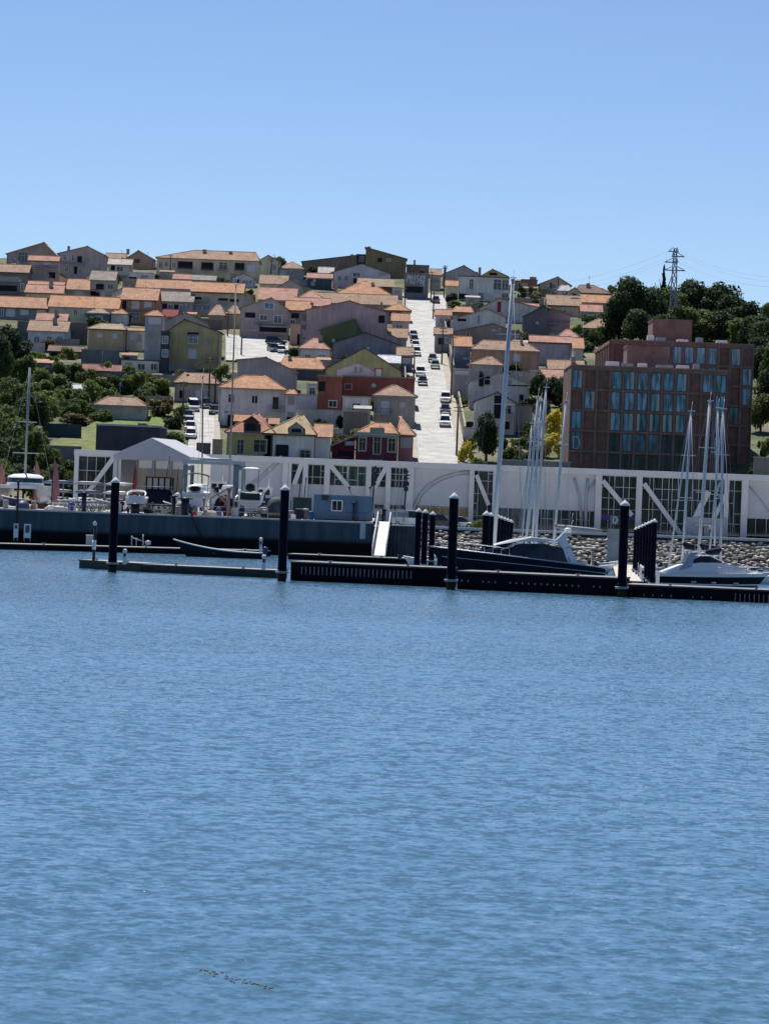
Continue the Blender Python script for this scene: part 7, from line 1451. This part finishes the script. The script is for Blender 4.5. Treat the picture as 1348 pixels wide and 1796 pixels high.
# ------------------------------------------------------------------ foliage
def leafmat(key, c, c2, rough=.7):
    m, n, l, p = node_mat('leaves_' + key)
    g = n.new('ShaderNodeNewGeometry'); oi = n.new('ShaderNodeObjectInfo')
    ad = n.new('ShaderNodeMath'); ad.operation = 'MULTIPLY_ADD'; l.new(oi.outputs['Random'], ad.inputs[0]); ad.inputs[1].default_value = .45; 
    ml = n.new('ShaderNodeMath'); ml.operation = 'MULTIPLY'; l.new(g.outputs['Random Per Island'], ml.inputs[0]); ml.inputs[1].default_value = .6; l.new(ml.outputs[0], ad.inputs[2])
    col = noisemix(n, l, ad.outputs[0], .1, .95, c, c2); l.new(col, p.inputs['Base Color']); p.inputs['Roughness'].default_value = rough; p.inputs['Specular IOR Level'].default_value = .25
    tr = n.new('ShaderNodeBsdfTranslucent'); l.new(col, tr.inputs['Color']); ms = n.new('ShaderNodeMixShader'); ms.inputs[0].default_value = .4
    l.new(p.outputs[0], ms.inputs[1]); l.new(tr.outputs[0], ms.inputs[2]); l.new(ms.outputs[0], n['Material Output'].inputs['Surface']); return m
LEAF = {'dark': leafmat('dark', (.02, .042, .02), (.062, .10, .038)), 'mid': leafmat('mid', (.05, .085, .022), (.13, .18, .05)), 'light': leafmat('light', (.09, .135, .032), (.21, .25, .07)),
        'yellow': leafmat('yellow', (.30, .27, .02), (.62, .54, .07)), 'olive': leafmat('olive', (.07, .07, .03), (.15, .13, .06)), 'pine': leafmat('pine', (.008, .02, .014), (.025, .045, .022))}
BARK = mat('bark', (.09, .07, .05), .95, .3, 2)
def crown_mesh(kind, seed, nl, nleaf, shape='round', leaf=.11):
    rr = random.Random(seed); lobes = []
    for i in range(nl):
        if shape == 'round':
            u = rr.uniform(-.75, 1); a_ = rr.uniform(0, 6.28); r_ = math.sqrt(max(0, 1 - u * u)) * rr.uniform(.25, .72); lobes.append((Vector((r_ * math.cos(a_), r_ * math.sin(a_), u * .68)), rr.uniform(.24, .46)))
        elif shape == 'cone':
            t = (i + .5) / nl; a_ = rr.uniform(0, 6.28); r_ = (1 - t) * rr.uniform(.2, .62); lobes.append((Vector((r_ * math.cos(a_), r_ * math.sin(a_), -1 + 2 * t)), .12 + .3 * (1 - t)))
        else:
            a_ = rr.uniform(0, 6.28); r_ = math.sqrt(rr.random()) * .8; lobes.append((Vector((r_ * math.cos(a_), r_ * math.sin(a_), rr.uniform(-.7, .35) * (1 - r_ * .5))), rr.uniform(.25, .48)))
    k = MB(); tot = sum(r_ ** 2 for _, r_ in lobes)
    for c, r_ in lobes:
        for _ in range(int(nleaf * r_ * r_ / tot)):
            d = Vector((rr.gauss(0, 1), rr.gauss(0, 1), rr.gauss(.25, 1))).normalized(); q = c + d * r_ * rr.uniform(.55, 1.08)
            nn = (d + Vector((rr.gauss(0, .55), rr.gauss(0, .55), rr.gauss(.25, .55)))).normalized(); up = Vector((rr.gauss(0, 1), rr.gauss(0, 1), rr.gauss(0, 1))); x = nn.cross(up).normalized(); y_ = x.cross(nn); s = leaf * rr.uniform(.55, 1.25)
            k.face([q - x * s * .6, q - y_ * s * .25 + x * 0, q + x * s * .6, q + y_ * s * .8]) if rr.random() < .5 else k.face([q - x * s * .6 - y_ * s * .4, q + x * s * .6 - y_ * s * .4, q + x * s * .35 + y_ * s * .6, q - x * s * .4 + y_ * s * .5])
    me = bpy.data.meshes.new('crown'); me.from_pydata(k.v, [], k.f); me.materials.append(LEAF['mid']); me.update(); return me
def trunk_mesh(seed, tall=1.0):
    rr = random.Random(seed); k = MB(); k.tube([(0, 0, -.4), (.02, .01, .2), (.03, -.02, .7), (.0, .0, 1.2)], [.11, .075, .06, .03], 8)
    for i in range(5): a_ = i * 1.3 + rr.random(); z = .45 + .12 * i; k.tube([(0.02, 0, z), (.28 * math.cos(a_), .28 * math.sin(a_), z + .3), (.45 * math.cos(a_), .45 * math.sin(a_), z + .62)], [.035, .025, .01], 6)
    o = k.build('trunk', BARK); me = o.data; bpy.data.objects.remove(o); return me
CR = {'round': [crown_mesh('r', 20 + i, 17, 3600) for i in range(4)], 'bush': [crown_mesh('b', 40 + i, 13, 1500, 'bush', .15) for i in range(3)], 'cone': [crown_mesh('c', 60 + i, 15, 2400, 'cone', .12) for i in range(2)], 'big': [crown_mesh('g', 80 + i, 26, 7000, 'round', .085) for i in range(3)]}
TRK = [trunk_mesh(i) for i in range(3)]
trr = random.Random(99)
def plant(px, pb, hpx, wpx, leaf, shape, label, cat, group=None, D=None, name=None, z=None, low=False):
    g = ground(px, pb) if D is None else at(px, pb, D)
    if D is not None: g.z = gz(g.x, D) if z is None else z
    s = g.y / F; h, w_ = hpx * s, wpx * s
    tree = shape in ('round', 'big', 'cone') and h > 3.2
    name = name or ({'cone': 'conifer'}.get(shape, 'tree') if tree else 'bush')
    me = trr.choice(CR[shape]); rz = trr.uniform(0, 6.28)
    if tree:
        o = thing(name, label, cat, tuple(g), 0, group)
        th = h * (.02 if low else .30 if shape != 'cone' else .12)
        c = link('crown', me, o, (0, 0, th + (h - th) / 2 - .02 * h)); c.scale = (w_ / 2 * 1.05, w_ / 2 * 1.05, (h - th * .75) / 2); c.rotation_euler.z = rz
        t = link('trunk', trr.choice(TRK), o); t.scale = (h * .35, h * .35, h * .55)
    else:
        c = bpy.data.objects.new(name, me); COL.objects.link(c); c.location = (g.x, g.y, g.z + h * .42); c.scale = (w_ / 2, w_ / 2, h * .55); c.rotation_euler.z = rz; tag(c, label, cat, group); o = c
    c.material_slots[0].link = 'OBJECT'; c.material_slots[0].material = LEAF[leaf]
    return o
# wood right of the hill behind the hotel
GW = 'trees of the dark wood behind the hotel'; LW = 'dark green broadleaf tree in the dense wood behind and right of the hotel'
plant(1105, 602, 124, 84, 'dark', 'big', 'biggest dark rounded tree at the left edge of the wood behind the hotel', 'tree', low=True)
plant(1258, 600, 112, 92, 'dark', 'big', 'broad domed dark tree at the right of the wood, right of the pylon', 'tree', low=True)
plant(1160, 570, 102, 26, 'pine', 'cone', 'thin araucaria conifer poking above the wood left of the pylon', 'conifer')
for px, pb, h, w_, lf in [(1084, 604, 92, 50, 'dark'), (1128, 600, 98, 56, 'dark'), (1150, 596, 92, 56, 'dark'), (1178, 600, 96, 50, 'mid'), (1200, 596, 108, 54, 'dark'), (1226, 600, 108, 62, 'dark'), (1288, 606, 88, 66, 'dark'), (1308, 610, 80, 54, 'dark'), (1120, 612, 72, 50, 'dark'), (1196, 610, 74, 56, 'mid'), (1238, 612, 70, 60, 'mid'),
                         (1270, 614, 70, 56, 'dark'), (1300, 620, 60, 52, 'mid'), (1324, 625, 74, 50, 'dark'), (1345, 640, 80, 56, 'dark'), (1340, 680, 80, 56, 'dark'), (1350, 730, 90, 50, 'dark'), (1332, 760, 70, 40, 'mid'), (1220, 605, 60, 50, 'dark'), (1165, 612, 62, 50, 'dark'), (1330, 660, 70, 44, 'dark'), (1362, 690, 90, 50, 'mid')]:
    plant(px, pb, h * 1.04, w_ * 1.3, lf, 'big', LW, 'tree', GW, low=True)
plant(1345, 572, 42, 34, 'light', 'round', 'pale green tree at the right picture edge above the far cottage', 'tree')
plant(1337, 806, 52, 26, 'light', 'bush', 'yellow green bush at the right picture edge beside the hotel', 'bush'); plant(1326, 838, 40, 34, 'dark', 'bush', 'dark bush at the foot of the hotel right side', 'bush')
# wood on the left slope
GL_ = 'trees of the left slope wood'; LL_ = 'dark leafy tree in the overgrown wood on the lower left slope'
for px, pb, h, w_, lf in [(16, 668, 104, 66, 'pine'), (-6, 700, 120, 56, 'dark'), (40, 692, 72, 50, 'mid'), (18, 750, 90, 70, 'mid'), (50, 770, 86, 64, 'dark'), (4, 800, 96, 60, 'mid'), (30, 812, 84, 70, 'mid'), (76, 752, 66, 54, 'light'), (56, 836, 88, 62, 'mid'), (12, 852, 90, 70, 'dark'), (84, 842, 64, 48, 'mid'), (-4, 880, 84, 60, 'mid'), (40, 880, 70, 60, 'dark'), (100, 870, 58, 46, 'mid'), (72, 884, 60, 44, 'mid')]:
    plant(px, pb, h, w_ * 1.1, lf, 'big', LL_, 'tree', GL_, low=True)
GB = 'shrubs of the left slope'; LB_ = 'green shrub in the thicket on the left slope below the terrace walls'
for px, pb, h, w_, lf in [(62, 672, 46, 46, 'light'), (84, 682, 44, 44, 'mid'), (104, 692, 40, 44, 'mid'), (62, 700, 44, 50, 'mid'), (92, 710, 36, 44, 'light'), (120, 706, 36, 40, 'mid'), (138, 716, 38, 44, 'mid'), (104, 728, 36, 44, 'dark'), (128, 738, 34, 40, 'mid'), (152, 730, 38, 44, 'mid'), (158, 706, 44, 40, 'light'), (178, 692, 40, 40, 'mid'), (186, 660, 34, 30, 'mid'), (194, 712, 40, 40, 'mid'), (206, 690, 42, 40, 'dark'), (228, 690, 48, 46, 'light'), (246, 680, 40, 40, 'mid'), (178, 740, 30, 36, 'mid'),
                         (112, 662, 34, 40, 'mid'), (134, 668, 34, 40, 'dark'), (60, 640, 34, 40, 'light'), (88, 648, 34, 40, 'mid'), (150, 672, 34, 36, 'mid'), (232, 664, 30, 34, 'mid'), (120, 838, 40, 36, 'mid'), (128, 872, 40, 30, 'mid'), (112, 872, 46, 36, 'olive'), (40, 664, 40, 40, 'mid'), (255, 706, 34, 34, 'mid'), (160, 820, 24, 40, 'light'), (186, 826, 26, 40, 'light')]:
    plant(px, pb, h * 1.1, w_ * 1.15, lf, 'bush', LB_, 'shrub', GB)
plant(70, 736, 40, 52, 'yellow', 'bush', 'bright yellow flowering bush on the left slope', 'bush'); plant(132, 744, 22, 60, 'olive', 'bush', 'rusty reddish shrub right of the yellow bush on the left slope', 'bush')
plant(218, 732, 34, 42, 'pine', 'bush', 'round dark bush in front of the old cottage with weathered tiles', 'bush'); plant(280, 732, 50, 54, 'olive', 'bush', 'brownish green broad bush at the left of the lane', 'bush'); plant(280, 694, 42, 52, 'light', 'bush', 'light green leafy tree above the brownish bush by the lane', 'bush')
for px, pb, h, w_, lf, sh, lab in [(389, 668, 36, 36, 'mid', 'bush', 'green bush right of the olive house above the old brown house'), (342, 566, 26, 22, 'light', 'bush', 'yellow green bush below the lilac house with blue doors'), (394, 502, 22, 30, 'dark', 'bush', 'dark bush right of the grey vaulted hall'), (433, 540, 28, 20, 'dark', 'bush', 'dark green bush left of the salmon roof chimney'),
    (277, 492, 16, 22, 'dark', 'bush', 'dark round bush left of the garden pavilion'), (97, 524, 32, 34, 'mid', 'bush', 'leafy bush in front of the lilac terrace house'), (84, 526, 16, 24, 'light', 'bush', 'small light bush above the long orange roof at left'), (488, 476, 32, 38, 'dark', 'bush', 'dark tree on the skyline right of the apartment row'), (572, 470, 26, 30, 'mid', 'bush', 'green tree tops behind the slanting brown wing'), (590, 468, 26, 24, 'mid', 'bush', 'second green tree top nearer the tall skyline block'),
    (621, 452, 14, 14, 'dark', 'bush', 'small bush on the roof edge of the brown wing'), (565, 632, 32, 38, 'light', 'bush', 'bright green bush in front of the green gabled house'), (514, 626, 22, 30, 'dark', 'bush', 'dark shrubs beside the car park cars'), (712, 668, 18, 30, 'mid', 'bush', 'green planting on the terrace above the long red wall'), (578, 662, 18, 26, 'mid', 'bush', 'potted greenery on the left of the red building terrace'),
    (791, 530, 24, 20, 'pine', 'bush', 'dark clipped bush left of the white modern house'), (798, 540, 16, 34, 'mid', 'bush', 'hedge below the white modern house left part'), (836, 540, 14, 30, 'mid', 'bush', 'hedge below the white modern house right part'), (913, 526, 32, 18, 'dark', 'bush', 'dark shrub right of the tall mast near the skyline'), (938, 522, 28, 26, 'olive', 'bush', 'olive bush below the brick red walled house'), (955, 518, 20, 20, 'dark', 'bush', 'dark bush left of the long beige wall'),
    (1038, 572, 34, 60, 'dark', 'bush', 'wide dark bush left of the big wood above the pyramid roofed cottage'), (760, 532, 12, 16, 'mid', 'bush', 'small hedge at the top of the street'), (811, 710, 22, 26, 'mid', 'bush', 'leafy hedge below the beige wall house'), (557, 752, 26, 18, 'dark', 'bush', 'slim dark shrub before the white garden wall, left'), (570, 754, 24, 16, 'dark', 'bush', 'slim dark shrub before the white garden wall, middle'), (596, 752, 34, 16, 'pine', 'bush', 'darkest shrub at the right end of the white garden wall'),
    (1000, 800, 30, 26, 'dark', 'bush', 'dark bush at the hotel left corner below the yellow acacias')]:
    plant(px, pb, h, w_, lf, sh, lab, 'bush')
plant(851, 812, 92, 50, 'dark', 'round', 'dense dark green tree before the white house with dark gable trim', 'tree', low=True)
for px, pb, h, w_, lf, sh in [(942, 704, 52, 40, 'dark', 'round'), (962, 712, 54, 40, 'dark', 'round'), (984, 716, 56, 40, 'dark', 'round'), (996, 706, 50, 34, 'dark', 'round'), (950, 742, 40, 36, 'dark', 'round')]: plant(px, pb, h, w_, lf, sh, 'dark tree in the clump between the grey white gabled house and the hotel', 'tree', 'dark clump left of the hotel', low=True)
plant(816, 812, 46, 30, 'yellow', 'bush', 'yellow green flowering bush at the foot of the street', 'bush'); plant(826, 790, 30, 26, 'light', 'bush', 'light green shrub behind the yellow bush at the street foot', 'bush')
plant(972, 768, 60, 44, 'yellow', 'bush', 'upper yellow flowering acacia left of the hotel', 'bush'); plant(964, 802, 52, 46, 'yellow', 'bush', 'middle yellow flowering acacia left of the hotel', 'bush'); plant(993, 752, 50, 26, 'yellow', 'bush', 'yellow acacia sprays touching the hotel corner', 'bush')
for px, pb, h, w_, lf in [(892, 812, 40, 36, 'mid'), (912, 818, 36, 36, 'dark'), (935, 818, 40, 36, 'dark'), (945, 826, 24, 30, 'mid'), (985, 800, 36, 30, 'mid'), (880, 790, 30, 30, 'dark'), (905, 790, 34, 34, 'mid'), (930, 785, 34, 40, 'dark'), (980, 826, 26, 30, 'light')]: plant(px, pb, h, w_, lf, 'bush', 'green shrub on the bank above the marina roof left of the hotel', 'shrub', 'shrubs on the bank left of the hotel')
plant(834, 928, 26, 26, 'light', 'bush', 'spiky yucca clump on the promenade by the white panel', 'yucca', D=408, z=PZ, name='yucca'); 
for px, pb, h, w_ in [(1010, 618, 40, 30), (1028, 612, 44, 36), (1012, 598, 36, 30), (1046, 606, 40, 30), (1062, 604, 46, 40), (900, 760, 40, 34), (920, 752, 44, 36), (930, 770, 44, 36), (888, 828, 26, 34), (916, 832, 26, 40), (948, 836, 26, 40), (902, 706, 36, 30), (925, 722, 36, 34), (975, 690, 34, 30), (838, 826, 28, 34), (862, 832, 22, 30)]:
    plant(px, pb, h, w_, trr.choice(['dark', 'mid', 'dark', 'light']), 'bush', 'green shrub on the bank above the marina roof left of the hotel' if px < 1000 else 'dark shrub filling the slope between the cottages and the hotel', 'shrub', 'shrubs on the bank left of the hotel' if px < 1000 else 'shrubs on the slope beside the hotel')
# garden shrubs filling the gaps between houses, never on a road or inside a house
frr = random.Random(17); nput = 0
while nput < 150:
    D = 525 + 420 * frr.random(); t_ = frr.uniform(-.118, .075 if D > 600 else .045); x = t_ * D
    if abs(x - street_x(D)) < 6.5: continue
    if any(abs(x - hx) < hw / 2 + 1.0 and hd - 2.2 < D < hd + hl_ + 1.5 for hx, hd, hw, hl_ in FOOTL): continue
    pxl = CX + t_ * F
    if 318 < pxl < 395 and D < 640: continue
    if 380 < pxl < 515 and 655 < D < 740: continue
    q = Vector((x, D, gz(x, D))); h = frr.uniform(1.3, 3.4); me = frr.choice(CR['bush']); c = bpy.data.objects.new('bush', me); COL.objects.link(c); c.location = (q.x, q.y, q.z + h * .4); w_ = h * frr.uniform(.55, .95); c.scale = (w_, w_, h * .6); c.rotation_euler.z = frr.uniform(0, 6)
    tag(c, 'green garden shrub growing in a gap between the houses on the hill', 'shrub', 'garden shrubs between the houses'); c.material_slots[0].link = 'OBJECT'; c.material_slots[0].material = LEAF[frr.choice(['dark', 'mid', 'dark', 'light', 'olive'])]; nput += 1
# low walls and outhouses that step the gardens between the houses
nput = 0; SC = [(.5, .48, .46), (.36, .34, .33), (.6, .58, .54), (.3, .3, .32), (.45, .38, .32), (.2, .2, .22)]
while nput < 70:
    D = 560 + 370 * frr.random(); t_ = frr.uniform(-.115, .062 if D > 640 else .03); x = t_ * D; w_ = frr.uniform(2.5, 8) if nput < 42 else frr.uniform(2.4, 4.2); dp = .3 if nput < 42 else 3.0
    if abs(x - street_x(D)) < 6 + w_ / 2: continue
    if any(abs(x - hx) < (hw + w_) / 2 + .4 and hd - dp - .5 < D < hd + hl_ + .5 for hx, hd, hw, hl_ in FOOTL): continue
    pxl = CX + t_ * F
    if 300 < pxl < 410 and D < 650: continue
    if 370 < pxl < 525 and 650 < D < 745: continue
    z = gz(x, D); c_ = frr.choice(SC); k = MB()
    if nput < 42:
        h = frr.uniform(1.1, 2.4); k.box(-w_ / 2, w_ / 2, 0, .3, -1, h); o = thing('garden_wall', 'low rendered garden wall stepping the plots between the hill houses', 'wall', (x, D, z), 0, 'low garden walls between the houses'); k.build('wall', wallmat(c_), o)
        k = MB(); k.box(-w_ / 2 - .04, w_ / 2 + .04, -.04, .34, h + .002, h + .08); k.build('coping', CONC, o)
    else:
        h = frr.uniform(1.9, 2.5); k.extr([(-w_ / 2, 0, -1), (-w_ / 2, dp, -1), (-w_ / 2, dp, h + .5), (-w_ / 2, 0, h)], (w_, 0, 0)); o = thing('outhouse', 'little rendered outhouse with a lean-to roof between the hill houses', 'outhouse', (x, D, z), 0, 'outhouses between the houses'); k.build('wall', wallmat(c_), o)
        k = MB(); k.extr([(-w_ / 2 - .2, -.3, h - .03), (-w_ / 2 - .2, dp + .2, h + .55), (-w_ / 2 - .2, dp + .2, h + .65), (-w_ / 2 - .2, -.3, h + .07)], (w_ + .4, 0, 0)); k.build('roof', frr.choice([tilemat(desat(TERRA, .9)), tilemat(desat(TERRA_B, .9)), mat('flat_roof_grey', (.35, .35, .35), .9, .2, .4)]), o)
        add_window(o, frr.choice('dog'), frr.uniform(-.5, .5), 0, h * .55, .8, 1.1)
    FOOTL.append((x, D, w_, dp)); nput += 1
# ------------------------------------------------------------------ pylon and wires
D = 742; a = at(1174, 600, D); t = at(1178.5, 436, D); z0 = gz(a.x, D); h = t.z - z0; o = thing('power_pylon', 'tall lattice power pylon rising above the dark wood', 'pylon', (a.x + .4, D, z0)); k = MB(); w0, w1 = .95, .32
lv = [0, .16, .31, .45, .57, .68, .78, .87, .94, 1.0]
def wd(u): return w0 + (w1 - w0) * min(1, u / .9)
for sx, sy in ((-1, -1), (1, -1), (1, 1), (-1, 1)): k.bar((sx * w0, sy * w0, 0), (sx * w1, sy * w1, h), .16)
for i in range(len(lv) - 1):
    u, v_ = lv[i], lv[i + 1]; a_, b_ = wd(u), wd(v_)
    for s in (-1, 1): k.bar((-a_, s * a_, h * u), (b_, s * b_, h * v_), .13); k.bar((a_, s * a_, h * u), (-b_, s * b_, h * v_), .13); k.bar((s * a_, -a_, h * u), (s * b_, b_, h * v_), .13); k.bar((-b_, s * b_, h * v_), (b_, s * b_, h * v_), .13)
k.build('lattice_tower', mat('galvanised_dull', (.28, .31, .34), .6, .1), o); arms = []
for py, xl_, xr_ in ((441, 1.5, .7), (449.5, .7, 2.0), (460, 2.2, .7), (474, 2.2, 2.3)):
    z = at(1178, py, D).z - z0; k = MB(); k.bar((-xl_, 0, z), (xr_, 0, z), .24); k.bar((-xl_, 0, z), (-.4, 0, z + .9), .14); k.bar((xr_, 0, z), (.4, 0, z + .9), .14); k.build('cross_arm', mat('galvanised_dull', (.28, .31, .34), .6, .1), o); arms.append((z, xl_, xr_))
def wire(p, q, sag, label, r=.013):
    k = MB(); k.tube([p.lerp(q, i / 16) - Vector((0, 0, 4 * sag * (i / 16) * (1 - i / 16))) for i in range(17)], r, 4, False); tag(k.build('power_line', mat('cable', (.2, .23, .27), .5, .1)), label, 'power line', 'power lines from the pylon')
for i, (z, xl_, xr_) in enumerate(arms[:3]):
    p = Vector((o.location.x - xl_, D, z0 + z)); wire(p, at(760, 486 + i * 9, 900), 5, 'thin power line sagging left from the pylon across the sky')
    p = Vector((o.location.x + xr_, D, z0 + z)); wire(p, at(1480, 475 + i * 8, 640), 3, 'thin power line running right from the pylon across the sky')
# ------------------------------------------------------------------ utility poles
def upole(px, pt, pb, label, arm=False, kind='utility_pole'):
    g = ground(px, pb); t = at(px + (pb - pt) * .02, pt, g.y); h = t.z - g.z; o = thing(kind, label, kind.replace('_', ' '), tuple(g)); k = MB(); k.tube([(0, 0, -.5), (0, 0, h)], [.17, .12], 8); k.build('pole', WOODP, o)
    k = MB()
    if arm: k.bar((0, 0, h - .3), (2.6, 0, h - .1), .09); k.box(2.2, 3.0, -.15, .15, h - .22, h - .08); k.build('lamp_arm', GREYMETAL, o)
    else:
        for z in (.25, .8): k.bar((-.75, 0, h - z), (.75, 0, h - z), .12)
        k.build('cross_arm', WOODP, o)
for px, pt, pb, lab, arm in [(298, 447, 490, 'dark utility pole in front of the left end of the apartment row', 0), (475, 452, 490, 'dark utility pole by the pale greenish gable', 0), (488, 452, 492, 'dark utility pole by the two tone house', 0), (399, 545, 592, 'dark utility pole at the left edge of the car park', 0), (423, 577, 625, 'dark lamp post with an arm over the car park', 1), (320, 668, 742, 'dark utility pole at the left side of the lane', 0), (366, 628, 706, 'tall utility pole before the old beige brown house', 0), (377, 655, 706, 'utility pole close to the large white house corner', 0),
    (755, 476, 528, 'utility pole at the top of the street', 0), (725, 616, 668, 'utility pole on the left pavement beside the long red wall', 0), (778, 465, 524, 'utility pole on the right of the street top by the cream cottage', 0), (759, 508, 560, 'utility pole at the upper right street edge', 0), (774, 574, 640, 'utility pole behind the white car on the right pavement', 0), (790, 584, 704, 'tall utility pole by the beige wall house', 0), (800, 712, 800, 'utility pole near the foot of the street on the right pavement', 0), (709, 500, 545, 'utility pole on the left of the street top', 0)]: upole(px, pt, pb, lab, arm)
# ------------------------------------------------------------------ cars
TYRE = mat('tyre', (.015, .015, .016), .85, .1); CGL = glass('car_glass', (.012, .016, .02), .05); LAMP = mat('headlamp', (.6, .62, .65), .2, .05)
def paint(c): return mat('car_paint_%d_%d_%d' % tuple(int(v * 99) for v in c), c, .25, .04, spec=.55)
def make_car(kind):
    L, Wd, H = {'hatch': (4.0, 1.74, 1.46), 'van': (4.6, 1.85, 1.95), 'suv': (4.4, 1.85, 1.66)}[kind]; o = thing('parked_car', 'car', 'car', (0, 0, 0)); hb = H * .56
    k = MB(); prof = [(-L / 2, .32), (-L / 2, .62), (-L / 2 + .12, hb * .86), (-L / 2 + .95, hb), (L / 2 - .5, hb * 1.04), (L / 2 - .08, hb * .95), (L / 2, .6), (L / 2, .32)]
    rows = []
    for f, w_ in ((-1, .93), (-.82, 1.0), (.82, 1.0), (1, .93)): rows.append([(Wd / 2 * f, y * w_, z if z < .5 else z * (1 - .03 * abs(f))) for y, z in prof])
    k.grid(rows, smooth=False); k.face(rows[0]); k.face(list(reversed(rows[-1]))); k.face([r[0] for r in rows] + [r[-1] for r in reversed(rows)])
    fa = -L / 2 + (.95 if kind != 'van' else .75); ra = L / 2 - .15; k2 = Wd / 2
    rf0, rf1 = fa + (.75 if kind != 'van' else .55), ra - (.55 if kind == 'hatch' else .25)
    k.extr([(-k2 * .74, rf0, H - .06), (k2 * .74, rf0, H - .06), (k2 * .74, rf1, H - .04), (-k2 * .74, rf1, H - .04)], (0, 0, .06)); k.build('body', WHITE, o)
    g = MB(); g.grid([[(-k2 * .9, fa, hb), (k2 * .9, fa, hb)], [(-k2 * .74, rf0, H - .06), (k2 * .74, rf0, H - .06)]], smooth=False); g.build('windscreen', CGL, o)
    g = MB(); g.grid([[(-k2 * .9, ra, hb), (k2 * .9, ra, hb)], [(-k2 * .74, rf1, H - .05), (k2 * .74, rf1, H - .05)]], smooth=False); g.build('rear_window', CGL, o)
    for s in (-1, 1): g = MB(); g.face([(s * k2 * .92, fa, hb), (s * k2 * .92, ra, hb), (s * k2 * .75, rf1, H - .05), (s * k2 * .75, rf0, H - .06)]); g.build('side_window', CGL, o)
    for s in (-1, 1):
        for y in (-L / 2 + .78, L / 2 - .75): g = MB(); g.tube([(s * (k2 - .2), y, .32), (s * (k2 + .01), y, .32)], .32, 14); w_ = g.build('wheel', TYRE, o); g = MB(); g.tube([(s * (k2 + .0), y, .32), (s * (k2 + .02), y, .32)], .19, 10); g.build('rim', GREYMETAL, w_)
        g = MB(); g.box(s * k2 * .74 - .2, s * k2 * .74 + .2, -L / 2 * 1.0 - .02, -L / 2 + .2, .62, .78); g.build('headlight', LAMP, o)
        g = MB(); g.box(s * k2 * .98 if s > 0 else s * k2 * .98 - .16, s * k2 * .98 + .16 if s > 0 else s * k2 * .98, fa + .3, fa + .42, hb, hb + .14); g.build('wing_mirror', DKMETAL, o)
    g = MB(); g.box(-.26, .26, -L / 2 - .02, -L / 2 + .05, .42, .53); g.build('number_plate', WHITE, o); g = MB(); g.box(-.5, .5, -L / 2 - .012, -L / 2 + .05, .56, .66); g.build('grille', DKMETAL, o)
    return o
CARS = {k_: make_car(k_) for k_ in ('hatch', 'van', 'suv')}; used = set()
def car(px, pb, kind, c, label, rz=None, D=None, z=None):
    g = ground(px, pb) if D is None else at(px, pb, D)
    if D is None: g.z += .2
    else: g.z = z
    src = CARS[kind]
    if kind in used: o = dup(src, g)
    else: o = src; used.add(kind)
    o.location = g; o['label'] = label; o['group'] = 'parked cars'
    if D is None: o.rotation_euler = (math.atan(.132) if rz is None or abs(rz) < 30 or abs(rz) > 150 else 0, 0, R(rz or 0) - math.atan2(s1.x - s0.x, s1.y - s0.y))
    else: o.rotation_euler = (0, 0, R(rz or 0))
    if D is None and rz is not None and abs(rz) > 150: o.rotation_euler.x = -math.atan(.132)
    for ch in o.children:
        if ch.name.startswith('body'): ch.material_slots[0].link = 'OBJECT'; ch.material_slots[0].material = paint(c)
BLKC, WHC, SIL, GRN, BLU = (.012, .012, .016), (.75, .75, .75), (.4, .42, .44), (.25, .33, .27), (.03, .05, .12)
for a_ in [(724.5, 593, 'hatch', SIL, 'silver car highest in the queue parked on the left of the street'), (726, 602, 'hatch', BLKC, 'dark car second from the top in the left street queue'), (728, 612, 'hatch', WHC, 'white car in the left street queue below a dark one'), (729.5, 624, 'suv', WHC, 'lowest white car of the upper left street queue'),
           (737, 660, 'suv', WHC, 'white car parked on the left of the street right of the long red wall'), (740.5, 676, 'hatch', BLKC, 'dark car parked in front of the white one beside the long red wall'), (758, 636, 'hatch', (.1, .11, .12), 'dark grey car on the right of the street behind a pale green one'), (762.5, 647, 'hatch', GRN, 'pale green white car on the right of the street mid way up'),
           (780.5, 706, 'suv', WHC, 'white car at the top of the three parked on the lower right of the street'), (780, 727, 'hatch', BLKC, 'black car between two white ones on the lower right of the street'), (779.5, 748, 'suv', WHC, 'white car lowest on the street at its right kerb'), (764, 533, 'suv', BLKC, 'black car standing at the head of the street')]: car(*a_)
for a_ in [(339, 722, 'van', WHC, 'white van at the top of the lane', 8), (358, 718, 'suv', BLKC, 'black car at the top of the lane beside the white van', 20), (330.5, 738, 'hatch', (.08, .1, .12), 'dark car topmost in the row down the lane'), (332, 748, 'hatch', SIL, 'silver car second in the row down the lane'), (334, 758, 'hatch', WHC, 'white car third in the row down the lane'), (335, 770, 'hatch', WHC, 'white car lowest in the row down the lane'), (376, 728, 'hatch', BLKC, 'dark car on the right side of the lane by the large white house')]: car(*a_)
for a_ in [(484, 606, 'suv', BLKC, 'black car at the back of the car park', 70), (479, 619, 'suv', BLU, 'dark blue car on the car park behind the white one', 15), (493, 621, 'hatch', WHC, 'white car on the car park beside the dark blue one', 10)]: car(*a_)
for a_ in [(773, 917, 'suv', (.05, .06, .08), 'dark car parked on the promenade behind the third tall pile', 70, 412, PZ + .03), (806, 917, 'hatch', WHC, 'white car parked on the promenade right of the third tall pile', 80, 414, PZ + .03), (722, 912, 'van', WHC, 'white van half hidden by the three shorter piles on the promenade', 75, 413, PZ + .03)]: car(*a_)
bpy.context.view_layer.update()
